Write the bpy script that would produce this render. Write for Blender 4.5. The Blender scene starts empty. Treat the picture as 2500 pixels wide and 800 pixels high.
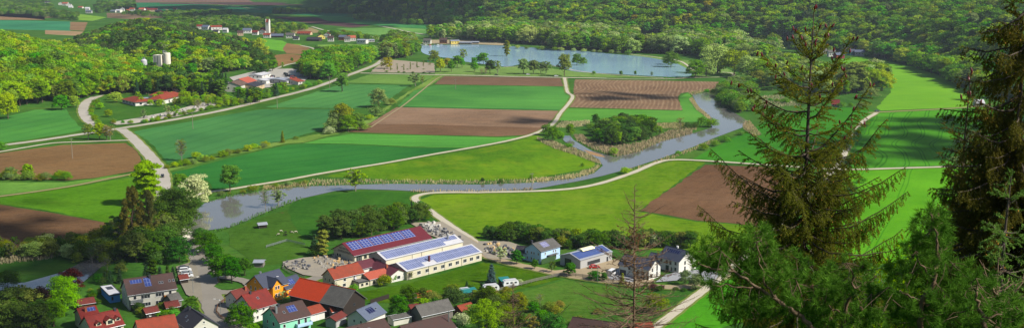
import bpy, math, random
import numpy as np
from mathutils import Vector, noise
R=math.radians
SC=bpy.context.scene
USE_HAZE=True; HAZE=.000045
COL=SC.collection
# ---------------------------------------------------------------- camera
F=2700.0; HC=120.0; YH=-90.0
TH=math.atan((400-YH)/F); CT,ST=math.cos(TH),math.sin(TH)
def ray(px,py):
    u=(px-1250)/F; v=(400-py)/F
    return u, CT+v*ST, -ST+v*CT
def G(px,py):
    x,y,z=ray(px,py); s=HC/(-z)
    return (x*s,y*s)
def at(px,py,Y):
    x,y,z=ray(px,py); s=Y/y
    return np.array((x*s,Y,HC+z*s))
def hgt(px,base,top):
    g=G(px,base); return max(.5,float(at(px,top,g[1])[2]))
def PD(px,d):
    return ((px-1250)/F*d,d)
cam=bpy.data.cameras.new('camera'); camo=bpy.data.objects.new('camera',cam); COL.objects.link(camo)
camo.location=(0,0,HC); camo.rotation_euler=(math.pi/2-TH,0,0)
cam.sensor_width=36; cam.sensor_fit='HORIZONTAL'; cam.lens=F/2500*36; cam.clip_start=.3; cam.clip_end=60000
SC.camera=camo
# ---------------------------------------------------------------- light
SUN_EL=42; SUN_AZ=110   # azimuth clockwise from +Y
sd=np.array((math.sin(R(SUN_AZ))*math.cos(R(SUN_EL)), math.cos(R(SUN_AZ))*math.cos(R(SUN_EL)), math.sin(R(SUN_EL))))
w=bpy.data.worlds.new('World'); SC.world=w; w.use_nodes=True
nt=w.node_tree; nt.nodes.clear()
sky=nt.nodes.new('ShaderNodeTexSky'); sky.sky_type='NISHITA'; sky.sun_disc=False
sky.sun_elevation=R(SUN_EL); sky.sun_rotation=R(SUN_AZ); sky.air_density=1; sky.dust_density=1.5; sky.altitude=400
bg=nt.nodes.new('ShaderNodeBackground'); bg.inputs[1].default_value=.074
wo=nt.nodes.new('ShaderNodeOutputWorld'); nt.links.new(sky.outputs[0],bg.inputs[0]); nt.links.new(bg.outputs[0],wo.inputs[0])
sl=bpy.data.lights.new('sun','SUN'); sl.energy=4.95; sl.angle=R(.55); sl.color=(1,.94,.84)
so=bpy.data.objects.new('sun',sl); COL.objects.link(so); so.rotation_euler=Vector(sd).to_track_quat('Z','Y').to_euler()
vs=SC.view_settings; vs.view_transform='Standard'; vs.look='None'; vs.exposure=0.7; vs.gamma=1
SC.cycles.max_bounces=6; SC.cycles.diffuse_bounces=2; SC.cycles.glossy_bounces=2; SC.cycles.transmission_bounces=3
SC.cycles.volume_bounces=0; SC.cycles.transparent_max_bounces=8; SC.cycles.caustics_reflective=False; SC.cycles.caustics_refractive=False
# ---------------------------------------------------------------- materials
MATS={}
def lin(h):
    if isinstance(h,str):
        r=[int(h[i:i+2],16)/255 for i in (0,2,4)]
        return tuple((c/12.92 if c<.04045 else ((c+.055)/1.055)**2.4) for c in r)
    return tuple(h)
class NB:
    def __init__(s,m): s.t=m.node_tree; s.N=s.t.nodes; s.L=s.t.links
    def n(s,typ,**k):
        o=s.N.new('ShaderNode'+typ)
        for a,b in k.items():
            if isinstance(b,(int,float,str,bool,tuple)) and hasattr(o,a): setattr(o,a,b)
        return o
    def mix(s,f,a,b,blend='MIX'):
        o=s.N.new('ShaderNodeMix'); o.data_type='RGBA'; o.blend_type=blend
        for i,v in ((0,f),(6,a),(7,b)):
            if isinstance(v,bpy.types.NodeSocket): s.L.new(v,o.inputs[i])
            elif isinstance(v,(int,float)): o.inputs[i].default_value=v
            else: o.inputs[i].default_value=(*v[:3],1)
        return o.outputs[2]
    def math(s,op,a,b=None,c=None):
        o=s.N.new('ShaderNodeMath'); o.operation=op
        for i,v in enumerate((a,b,c)):
            if v is None: continue
            if isinstance(v,bpy.types.NodeSocket): s.L.new(v,o.inputs[i])
            else: o.inputs[i].default_value=v
        return o.outputs[0]
    def noise(s,vec,scale,detail=3,rough=.55,dist=0):
        o=s.N.new('ShaderNodeTexNoise'); o.inputs['Scale'].default_value=scale; o.inputs['Detail'].default_value=detail
        o.inputs['Roughness'].default_value=rough; o.inputs['Distortion'].default_value=dist
        s.L.new(vec,o.inputs['Vector']); return o.outputs['Fac']
    def ramp(s,f,lo,hi):
        o=s.N.new('ShaderNodeMapRange'); s.L.new(f,o.inputs[0]); o.inputs[1].default_value=lo; o.inputs[2].default_value=hi; return o.outputs[0]
    def mapv(s,vec,rot=0,scale=(1,1,1)):
        o=s.N.new('ShaderNodeMapping'); s.L.new(vec,o.inputs[0]); o.inputs['Rotation'].default_value=(0,0,rot); o.inputs['Scale'].default_value=scale
        return o.outputs[0]
def newmat(name):
    m=bpy.data.materials.new(name); m.use_nodes=True; m.node_tree.nodes.clear(); return m
def out(b,sh):
    o=b.N.new('ShaderNodeOutputMaterial'); b.L.new(sh,o.inputs[0])
def mat(name,c,rough=.7,var=.12,scale=2.,metal=0,spec=.3,dirt=None,bump=0):
    """painted / plastered surface with soft wear"""
    if name in MATS: return MATS[name]
    c=lin(c); m=newmat(name); b=NB(m)
    tc=b.N.new('ShaderNodeTexCoord').outputs['Object']
    f=b.noise(tc,scale,4); g=b.noise(tc,scale*.15,3)
    k=b.mix(f,tuple(x*(1-var) for x in c),tuple(min(1,x*(1+var)) for x in c))
    d=lin(dirt) if dirt else tuple(x*.6 for x in c)
    k=b.mix(b.math('MULTIPLY',b.ramp(g,.45,.8),.5 if dirt else .25),k,d)
    p=b.N.new('ShaderNodeBsdfPrincipled'); b.L.new(k,p.inputs['Base Color']); p.inputs['Roughness'].default_value=rough
    p.inputs['Metallic'].default_value=metal; p.inputs['Specular IOR Level'].default_value=spec
    if bump:
        bm=b.N.new('ShaderNodeBump'); bm.inputs['Strength'].default_value=bump; b.L.new(f,bm.inputs['Height']); b.L.new(bm.outputs[0],p.inputs['Normal'])
    out(b,p.outputs[0]); MATS[name]=m; return m
def roofmat(name,c,c2=None,tile=.35,rough=.75):
    if name in MATS: return MATS[name]
    c=lin(c); c2=lin(c2) if c2 else tuple(x*.55 for x in c)
    m=newmat(name); b=NB(m); tc=b.N.new('ShaderNodeTexCoord').outputs['Object']
    br=b.N.new('ShaderNodeTexBrick'); b.L.new(tc,br.inputs['Vector']); br.inputs['Scale'].default_value=1
    br.inputs['Brick Width'].default_value=tile; br.inputs['Row Height'].default_value=tile; br.inputs['Mortar Size'].default_value=.03
    br.inputs['Color1'].default_value=(*c,1); br.inputs['Color2'].default_value=(*[x*.8 for x in c],1); br.inputs['Mortar'].default_value=(*[x*.5 for x in c],1)
    f=b.noise(tc,.5,5,.65); k=b.mix(b.ramp(f,.42,.75),br.outputs[0],c2)
    g=b.noise(tc,6,2); k=b.mix(b.math('MULTIPLY',g,.35),k,tuple(x*.6 for x in c))
    p=b.N.new('ShaderNodeBsdfPrincipled'); b.L.new(k,p.inputs['Base Color']); p.inputs['Roughness'].default_value=rough
    p.inputs['Specular IOR Level'].default_value=.25
    out(b,p.outputs[0]); MATS[name]=m; return m
def glassmat():
    if 'glass' in MATS: return MATS['glass']
    m=newmat('glass'); b=NB(m); p=b.N.new('ShaderNodeBsdfPrincipled'); p.inputs['Base Color'].default_value=(.02,.025,.03,1)
    p.inputs['Roughness'].default_value=.08; p.inputs['Specular IOR Level'].default_value=.6; out(b,p.outputs[0]); MATS['glass']=m; return m
def pvmat(name,c,cw=1.0,ch=1.6,line='9aa0b4',lw=.05):
    if name in MATS: return MATS[name]
    c=lin(c); m=newmat(name); b=NB(m); uv=b.N.new('ShaderNodeTexCoord').outputs['UV']
    br=b.N.new('ShaderNodeTexBrick'); b.L.new(uv,br.inputs['Vector']); br.offset=0; br.inputs['Scale'].default_value=1
    br.inputs['Brick Width'].default_value=cw; br.inputs['Row Height'].default_value=ch; br.inputs['Mortar Size'].default_value=lw
    br.inputs['Color1'].default_value=(*c,1); br.inputs['Color2'].default_value=(*[x*.75 for x in c],1); br.inputs['Mortar'].default_value=(*lin(line),1)
    p=b.N.new('ShaderNodeBsdfPrincipled'); b.L.new(br.outputs[0],p.inputs['Base Color']); p.inputs['Roughness'].default_value=.18
    p.inputs['Specular IOR Level'].default_value=.5; out(b,p.outputs[0]); MATS[name]=m; return m
def fieldmat(name,c1,c2,rot=0,tram=None,rows=None,patch=None,big=.012,fine=.5,wob=0.,wscale=.01,strength=.5,contrast=1.):
    """ground cover. tram=(spacing,colour) wheel tracks; rows=(spacing,colour,strength) drill rows/furrows; patch=(colour,scale,lo,hi)"""
    if name in MATS: return MATS[name]
    c1,c2=lin(c1),lin(c2); m=newmat(name); b=NB(m)
    pos=b.N.new('ShaderNodeNewGeometry').outputs['Position']
    rv=b.mapv(pos,rot)
    f=b.noise(pos,big,6,.6); k=b.mix(b.ramp(f,.35,.65),tuple(x*.82 for x in c1),tuple(x*1.12 for x in c2))
    f2=b.noise(b.mapv(pos,.3,(.6,1.3,1)),big*6,4,.65); k=b.mix(b.math('MULTIPLY',b.ramp(f2,.45,.7),.3),k,(c2[0]*1.45,c2[1]*1.15,c2[2]*.9))
    g=b.noise(b.mapv(rv,0,(1,.12,1)),fine*.35,4,.6)
    k=b.mix(b.math('MULTIPLY',b.ramp(g,.3,.75),.45*contrast),k,tuple(x*.55 for x in c1))
    h=b.noise(pos,fine,5,.7); k=b.mix(b.math('MULTIPLY',b.ramp(h,.4,.8),.45*contrast),k,tuple(min(1,x*1.7) for x in c2))
    if contrast>=1: q=b.noise(b.mapv(pos,.2,(.5,1.2,1)),.22,4,.7); k=b.mix(b.math('MULTIPLY',b.ramp(q,.54,.66),.5),k,tuple(x*.42 for x in c1))
    sx=b.N.new('ShaderNodeSeparateXYZ'); b.L.new(rv,sx.inputs[0]); u=sx.outputs[0]
    if wob:
        u=b.math('ADD',u,b.math('MULTIPLY',b.math('SUBTRACT',b.noise(rv,wscale,1,.4),.5),wob))
    if patch:
        q=b.noise(pos,patch[1],5,.65); k=b.mix(b.math('MULTIPLY',b.ramp(q,patch[2],patch[3]),patch[4] if len(patch)>4 else .8),k,lin(patch[0]))
    if rows:
        s=b.math('SINE',b.math('MULTIPLY',u,2*math.pi/rows[0]))
        br=b.noise(b.mapv(rv,0,(.25,.03,1)),1,3,.6)
        s=b.math('MULTIPLY',b.ramp(s,-.2,.9),b.math('MULTIPLY',b.ramp(br,.3,.7),rows[2])); k=b.mix(s,k,lin(rows[1]))
    if tram:
        md=b.math('FLOORED_MODULO',u,tram[0]); w=tram[2] if len(tram)>2 else .7
        a=b.math('LESS_THAN',md,w); c=b.math('MULTIPLY',b.math('GREATER_THAN',md,w+1.6),b.math('LESS_THAN',md,2*w+1.6))
        k=b.mix(b.math('MULTIPLY',b.math('ADD',a,c),tram[3] if len(tram)>3 else .6),k,lin(tram[1]))
    p=b.N.new('ShaderNodeBsdfDiffuse'); b.L.new(k,p.inputs[0]); 
    bm=b.N.new('ShaderNodeBump'); bm.inputs['Strength'].default_value=strength; bm.inputs['Distance'].default_value=.4; b.L.new(b.noise(pos,fine*1.5,4,.7),bm.inputs['Height']); b.L.new(bm.outputs[0],p.inputs['Normal'])
    out(b,p.outputs[0]); MATS[name]=m; return m
def watermat(name,c,rough=.06,wave=.5,bs=.06,spec=.5):
    m=newmat(name); b=NB(m); pos=b.N.new('ShaderNodeNewGeometry').outputs['Position']
    f=b.noise(pos,.01,4); k=b.mix(f,tuple(x*.8 for x in lin(c)),tuple(x*1.25 for x in lin(c)))
    p=b.N.new('ShaderNodeBsdfPrincipled'); b.L.new(k,p.inputs['Base Color']); p.inputs['Roughness'].default_value=rough; p.inputs['IOR'].default_value=1.33
    p.inputs['Specular IOR Level'].default_value=spec
    bm=b.N.new('ShaderNodeBump'); bm.inputs['Strength'].default_value=bs; b.L.new(b.noise(b.mapv(pos,.4,(1,.35,1)),wave,4,.6),bm.inputs['Height']); b.L.new(bm.outputs[0],p.inputs['Normal'])
    out(b,p.outputs[0]); return m
def leafmat(name,c,var=.26,trans=.32):
    """foliage: tone differs from tree to tree (random per object) and from leaf clump to leaf clump"""
    if name in MATS: return MATS[name]
    c=lin(c); m=newmat(name); b=NB(m)
    oi=b.N.new('ShaderNodeObjectInfo').outputs['Random']
    tc=b.N.new('ShaderNodeTexCoord').outputs['Object']
    hs=b.N.new('ShaderNodeHueSaturation'); hs.inputs['Color'].default_value=(*c,1)
    b.L.new(b.math('MULTIPLY_ADD',oi,.04,.485),hs.inputs['Hue']); 
    r2=b.math('FRACT',b.math('MULTIPLY',oi,37.7)); b.L.new(b.math('MULTIPLY_ADD',r2,var*1.6,1-var*.8),hs.inputs['Value'])
    r3=b.math('FRACT',b.math('MULTIPLY',oi,91.3)); b.L.new(b.math('MULTIPLY_ADD',r3,.25,.92),hs.inputs['Saturation'])
    f=b.noise(tc,9,3,.7)
    k=b.mix(b.math('MULTIPLY',b.ramp(f,.35,.7),.4),hs.outputs[0],b.mix(1.,hs.outputs[0],(1.35,1.4,.9),'MULTIPLY'))
    d=b.N.new('ShaderNodeBsdfDiffuse'); b.L.new(k,d.inputs[0]); t=b.N.new('ShaderNodeBsdfTranslucent'); b.L.new(k,t.inputs[0])
    mx=b.N.new('ShaderNodeMixShader'); mx.inputs[0].default_value=trans; b.L.new(d.outputs[0],mx.inputs[1]); b.L.new(t.outputs[0],mx.inputs[2])
    out(b,mx.outputs[0]); MATS[name]=m; return m
# ---------------------------------------------------------------- mesh helpers
def mesh_np(name,V,Fq,mats=(),matidx=None,smooth=False,uv=None):
    V=np.asarray(V,dtype=np.float32).reshape(-1,3); Fq=np.asarray(Fq,dtype=np.int32)
    me=bpy.data.meshes.new(name); n,k=Fq.shape
    me.vertices.add(len(V)); me.vertices.foreach_set('co',V.ravel())
    me.loops.add(n*k); me.loops.foreach_set('vertex_index',Fq.ravel())
    me.polygons.add(n); me.polygons.foreach_set('loop_start',np.arange(0,n*k,k,dtype=np.int32)); me.polygons.foreach_set('loop_total',np.full(n,k,dtype=np.int32))
    if matidx is not None: me.polygons.foreach_set('material_index',np.asarray(matidx,dtype=np.int32))
    me.polygons.foreach_set('use_smooth',np.full(n,smooth))
    for m in mats: me.materials.append(m)
    me.update(calc_edges=True); return me
def link(name,me,parent=None,loc=None,rz=None):
    o=bpy.data.objects.new(name,me); COL.objects.link(o)
    if parent: o.parent=parent
    if loc is not None: o.location=loc
    if rz is not None: o.rotation_euler=(0,0,rz)
    return o
def tag(o,label=None,cat=None,group=None,kind=None):
    if label: o['label']=label
    if cat: o['category']=cat
    if group: o['group']=group
    if kind: o['kind']=kind
    return o
def empty(name,loc,rz=0,**k):
    o=bpy.data.objects.new(name,None); COL.objects.link(o); o.location=loc; o.rotation_euler=(0,0,rz); o.empty_display_size=.5
    return tag(o,**k)
class MB:
    def __init__(s): s.v=[]; s.f=[]
    def add(s,v,f):
        b=len(s.v); s.v+= [tuple(p) for p in v]; s.f+=[tuple(i+b for i in q) for q in f]; return s
    def box(s,x0,x1,y0,y1,z0,z1):
        v=[(x0,y0,z0),(x1,y0,z0),(x1,y1,z0),(x0,y1,z0),(x0,y0,z1),(x1,y0,z1),(x1,y1,z1),(x0,y1,z1)]
        return s.add(v,[(0,3,2,1),(4,5,6,7),(0,1,5,4),(1,2,6,5),(2,3,7,6),(3,0,4,7)])
    def slab(s,p,n,t):
        """quad/ngon p thickened by t along -n"""
        k=len(p); q=[tuple(np.array(a)-np.array(n)*t) for a in p]
        s.add(list(p)+q,[tuple(range(k)),tuple(range(2*k-1,k-1,-1))]+[(i,i+k,(i+1)%k+k,(i+1)%k) for i in range(k)]); return s
    def tube(s,pts,r0,r1=None,n=8,cap=True):
        r1=r0 if r1 is None else r1; P=[Vector(p) for p in pts]; m=len(P); rings=[]
        for i,p in enumerate(P):
            d=(P[min(i+1,m-1)]-P[max(i-1,0)]).normalized(); a=d.orthogonal().normalized(); c=d.cross(a)
            if i and a.dot(pa)<0.99: a=(pa-d*pa.dot(d)).normalized(); c=d.cross(a)
            pa=a; r=r0+(r1-r0)*i/(m-1)
            rings.append([p+(a*math.cos(2*math.pi*j/n)+c*math.sin(2*math.pi*j/n))*r for j in range(n)])
        f=[]
        for i in range(m-1):
            for j in range(n): f.append((i*n+j,i*n+(j+1)%n,(i+1)*n+(j+1)%n,(i+1)*n+j))
        if cap: f.append(tuple(range(n-1,-1,-1))); f.append(tuple((m-1)*n+j for j in range(n)))
        return s.add([q for r in rings for q in r],f)
    def lathe(s,prof,n=16,c=(0,0)):
        v=[(c[0]+r*math.cos(2*math.pi*j/n),c[1]+r*math.sin(2*math.pi*j/n),z) for r,z in prof for j in range(n)]
        f=[(i*n+j,i*n+(j+1)%n,(i+1)*n+(j+1)%n,(i+1)*n+j) for i in range(len(prof)-1) for j in range(n)]
        f.append(tuple(range(n-1,-1,-1))); f.append(tuple((len(prof)-1)*n+j for j in range(n)))
        return s.add(v,f)
    def mesh(s,name,m):
        me=bpy.data.meshes.new(name); me.from_pydata(s.v,[],s.f); 
        if m: me.materials.append(m)
        me.update(); return me
    def build(s,name,m,parent=None,**k):
        return link(name,s.mesh(name,m),parent,**k)
def tube_np(P,r0,r1,n=5):
    P=np.asarray(P,float); m=len(P); T=np.gradient(P,axis=0); T/=np.linalg.norm(T,axis=1)[:,None]+1e-9
    up=np.array((0.13,.21,.97)); A=np.cross(T,up); nn=np.linalg.norm(A,axis=1)[:,None]; A=np.where(nn<.05,np.array((1.,0,0)),A/(nn+1e-9)); B=np.cross(T,A)
    r=np.linspace(r0,r1,m)[:,None,None]; a=np.arange(n)*2*np.pi/n
    V=P[:,None,:]+r*(A[:,None,:]*np.cos(a)[None,:,None]+B[:,None,:]*np.sin(a)[None,:,None])
    i=np.arange(m-1)[:,None]*n; j=np.arange(n)[None,:]; j2=(j+1)%n
    Fq=np.stack([i+j,i+j2,i+n+j2,i+n+j],-1).reshape(-1,4)
    return V.reshape(-1,3),Fq
class NM:
    def __init__(s): s.V=[];s.F=[];s.M=[];s.n=0
    def add(s,V,Fq,mi=0):
        s.V.append(V); s.F.append(Fq+s.n); s.M.append(np.full(len(Fq),mi)); s.n+=len(V)
    def mesh(s,name,mats,smooth=False):
        return mesh_np(name,np.concatenate(s.V),np.concatenate(s.F),mats,np.concatenate(s.M) if len(mats)>1 else None,smooth)
# ---------------------------------------------------------------- terrain
def inside(P,X,Y):
    r=np.zeros(X.shape,bool); n=len(P)
    for i in range(n):
        x1,y1=P[i]; x2,y2=P[(i+1)%n]
        if y1==y2: continue
        c=((y1>Y)!=(y2>Y))&(X<(x2-x1)*(Y-y1)/(y2-y1)+x1); r^=c
    return r
def distpoly(P,X,Y):
    D=np.full(X.shape,1e9); n=len(P)
    for i in range(n):
        x1,y1=P[i]; x2,y2=P[(i+1)%n]; dx,dy=x2-x1,y2-y1; t=np.clip(((X-x1)*dx+(Y-y1)*dy)/(dx*dx+dy*dy+1e-9),0,1)
        D=np.minimum(D,np.hypot(X-x1-t*dx,Y-y1-t*dy))
    return D
HL1=[PD(*p) for p in [(-260,830),(-100,880),(0,915),(60,935),(150,960),(235,1010),(330,1030),(352,1075),(345,1160),(300,1260),(200,1400),(60,1520),(-200,1560),(-500,1500)]]
HL2=[PD(*p) for p in [(180,1330),(300,1230),(345,1170),(430,1185),(520,1210),(590,1240),(635,1330),(640,1450),(560,1650),(400,1760),(230,1700),(170,1550)]]
HR=[PD(*p) for p in [(700,3500),(830,2900),(880,2560),(1000,2270),(1150,2130),(1300,1980),(1400,1860),(1560,1760),(1750,1700),(1950,1560),(2080,1470),(2130,1440),(2200,1350),(2290,1200),(2340,1090),(2400,1020),(2500,960),(2700,880),(3200,700),(4500,900),(4500,4500),(2500,8000),(600,8000)]]
# (polygon, height, ramp width)
HILLS=[(HL1,46,300,((-300,0,100,200,330,400),(1,1,.85,.62,.3,.2))),(HL2,35,170,((200,280,440,560,640),(.85,1,.75,.45,.25)))]
def sstep(t): t=np.clip(t,0,1); return t*t*(3-2*t)
def nz(X,Y,s,seed):
    return (np.sin(X*s+seed)+np.sin(Y*s*1.13+seed*2.1)+np.sin((X+Y)*s*.71+seed*3.3)+np.sin((X-Y)*s*1.41+seed*.7))/4
def height(X,Y):
    X=np.asarray(X,float); Y=np.asarray(Y,float); Z=np.zeros(X.shape)
    for P,H,Wd,tp in HILLS:
        i=inside(P,X,Y); d=distpoly(P,X,Y); z=H*np.interp(1250+X/np.maximum(Y,1)*F,*tp)*np.sin(np.clip(d/Wd,0,1)*np.pi/2)**1.1*(1+.12*nz(X,Y,.02,1)); Z=np.maximum(Z,np.where(i,z,0))
    i=inside(HR,X,Y); d=distpoly(HR,X,Y)
    dd=d*(1+.28*nz(X,Y,.011,2)+.12*nz(X,Y,.03,5)); z=190*(1-np.exp(-(dd/420)))*sstep(d/60)
    Z=np.maximum(Z,np.where(i,z,0))
    # the slope the photograph is taken from
    t=np.clip((205-Y)/205,0,1); s=118.2*np.where(t<.12,t*t/.24,(t-.06)/.94); s=np.minimum(s,118.2)
    Z=np.maximum(Z,np.where(Y<205,s,0)); return Z
def hz(x,y): return float(height(np.array([x]),np.array([y]))[0])
def pc(h,k=2.2): return tuple(x/k for x in lin(h))
xs=np.concatenate([-np.geomspace(12000,1300,18)[:-1],np.arange(-1300,1301,14),np.geomspace(1300,12000,18)[1:]])
ys=np.concatenate([np.arange(-400,201,10),np.arange(205,2600,14),np.geomspace(2600,16000,40)])
X,Y=np.meshgrid(xs,ys); Z=height(X,Y); n=len(xs); i=np.arange(len(ys)-1)[:,None]*n; j=np.arange(n-1)[None,:]
Fg=np.stack([i+j,i+j+1,i+j+1+n,i+j+n],-1).reshape(-1,4)
gm=fieldmat('meadow_grass',pc('3c7426'),pc('548532'),big=.02,patch=(pc('7d9a3c'),.03,.5,.75,.5))
g=link('ground',mesh_np('ground',np.stack([X,Y,Z],-1),Fg,[gm],smooth=True)); tag(g,kind='structure')

# ---------------------------------------------------------------- flat sheets (fields, roads, water)
def catmull(P,sub=6):
    P=[np.array(p,float) for p in P]; Q=[2*P[0]-P[1]]+P+[2*P[-1]-P[-2]]; o=[]
    for i in range(1,len(Q)-2):
        for k in range(sub):
            t=k/sub; a,b,c,d=Q[i-1:i+3]
            o.append(.5*((2*b)+(-a+c)*t+(2*a-5*b+4*c-d)*t*t+(-a+3*b-3*c+d)*t**3))
    o.append(P[-1]); return o
def sheet(name,px,z,m,kind='structure',smooth=False):
    P=[G(*p) for p in px]
    if smooth:
        Q=catmull(P+[P[0]],5)[:-1]; P=[tuple(q) for q in Q]
    if name in('field','meadow'):
        rj=random.Random(len(P)*31+int(abs(P[0][0]))); Q=[]
        for i in range(len(P)):
            a,b=np.array(P[i]),np.array(P[(i+1)%len(P)]); d=b-a; L=float(np.linalg.norm(d)); n_=max(1,min(60,int(L/7))); nn=np.array((-d[1],d[0]))/(L+1e-6)
            for k in range(n_): Q.append(tuple(a+d*k/n_+(nn*rj.gauss(0,.45) if k else 0)))
        P=Q
    me=bpy.data.meshes.new(name); me.from_pydata([(x,y,z) for x,y in P],[],[tuple(range(len(P)))]); me.materials.append(m)
    if me.polygons[0].normal.z<0: me.flip_normals()
    return tag(link(name,me),kind=kind)
def strip(name,px,wd,z,m,kind='structure',world=False,taper=None):
    P=[G(*p) for p in px] if not world else px
    P=catmull(P,8); V=[]; k=len(P)
    for i,p in enumerate(P):
        d=P[min(i+1,k-1)]-P[max(i-1,0)]; d/=np.linalg.norm(d); nn=np.array((-d[1],d[0]))
        ww=(wd if taper is None else wd+(taper-wd)*i/(k-1))*(1+.06*math.sin(i*1.7))/2
        V+=[(*(p+nn*ww),z),(*(p-nn*ww),z)]
    Fq=[(2*i,2*i+1,2*i+3,2*i+2) for i in range(k-1)]
    me=mesh_np(name,V,Fq,[m]);
    return tag(link(name,me),kind=kind)
wheat=lambda nm,rot,tr=17.,c='35844c',c2='3f9a54',t=.6: fieldmat(nm,pc(c),pc(c2),rot=rot,tram=(tr,pc('1d5a30'),.5,t),big=.008,contrast=.6)
def wdir(a,b):
    """rotation that makes tracks run from pixel a to pixel b"""
    A,B=G(*a),G(*b); return math.pi/2-math.atan2(B[1]-A[1],B[0]-A[0])
brown=lambda nm,rot,c='77583f',c2='8c6c50',rows=(2.4,'9c8264',.3),**k: fieldmat(nm,pc(c),pc(c2),rot=rot,rows=(rows[0],pc(rows[1]),rows[2]),fine=.6,big=.01,strength=.8,**k)
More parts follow.
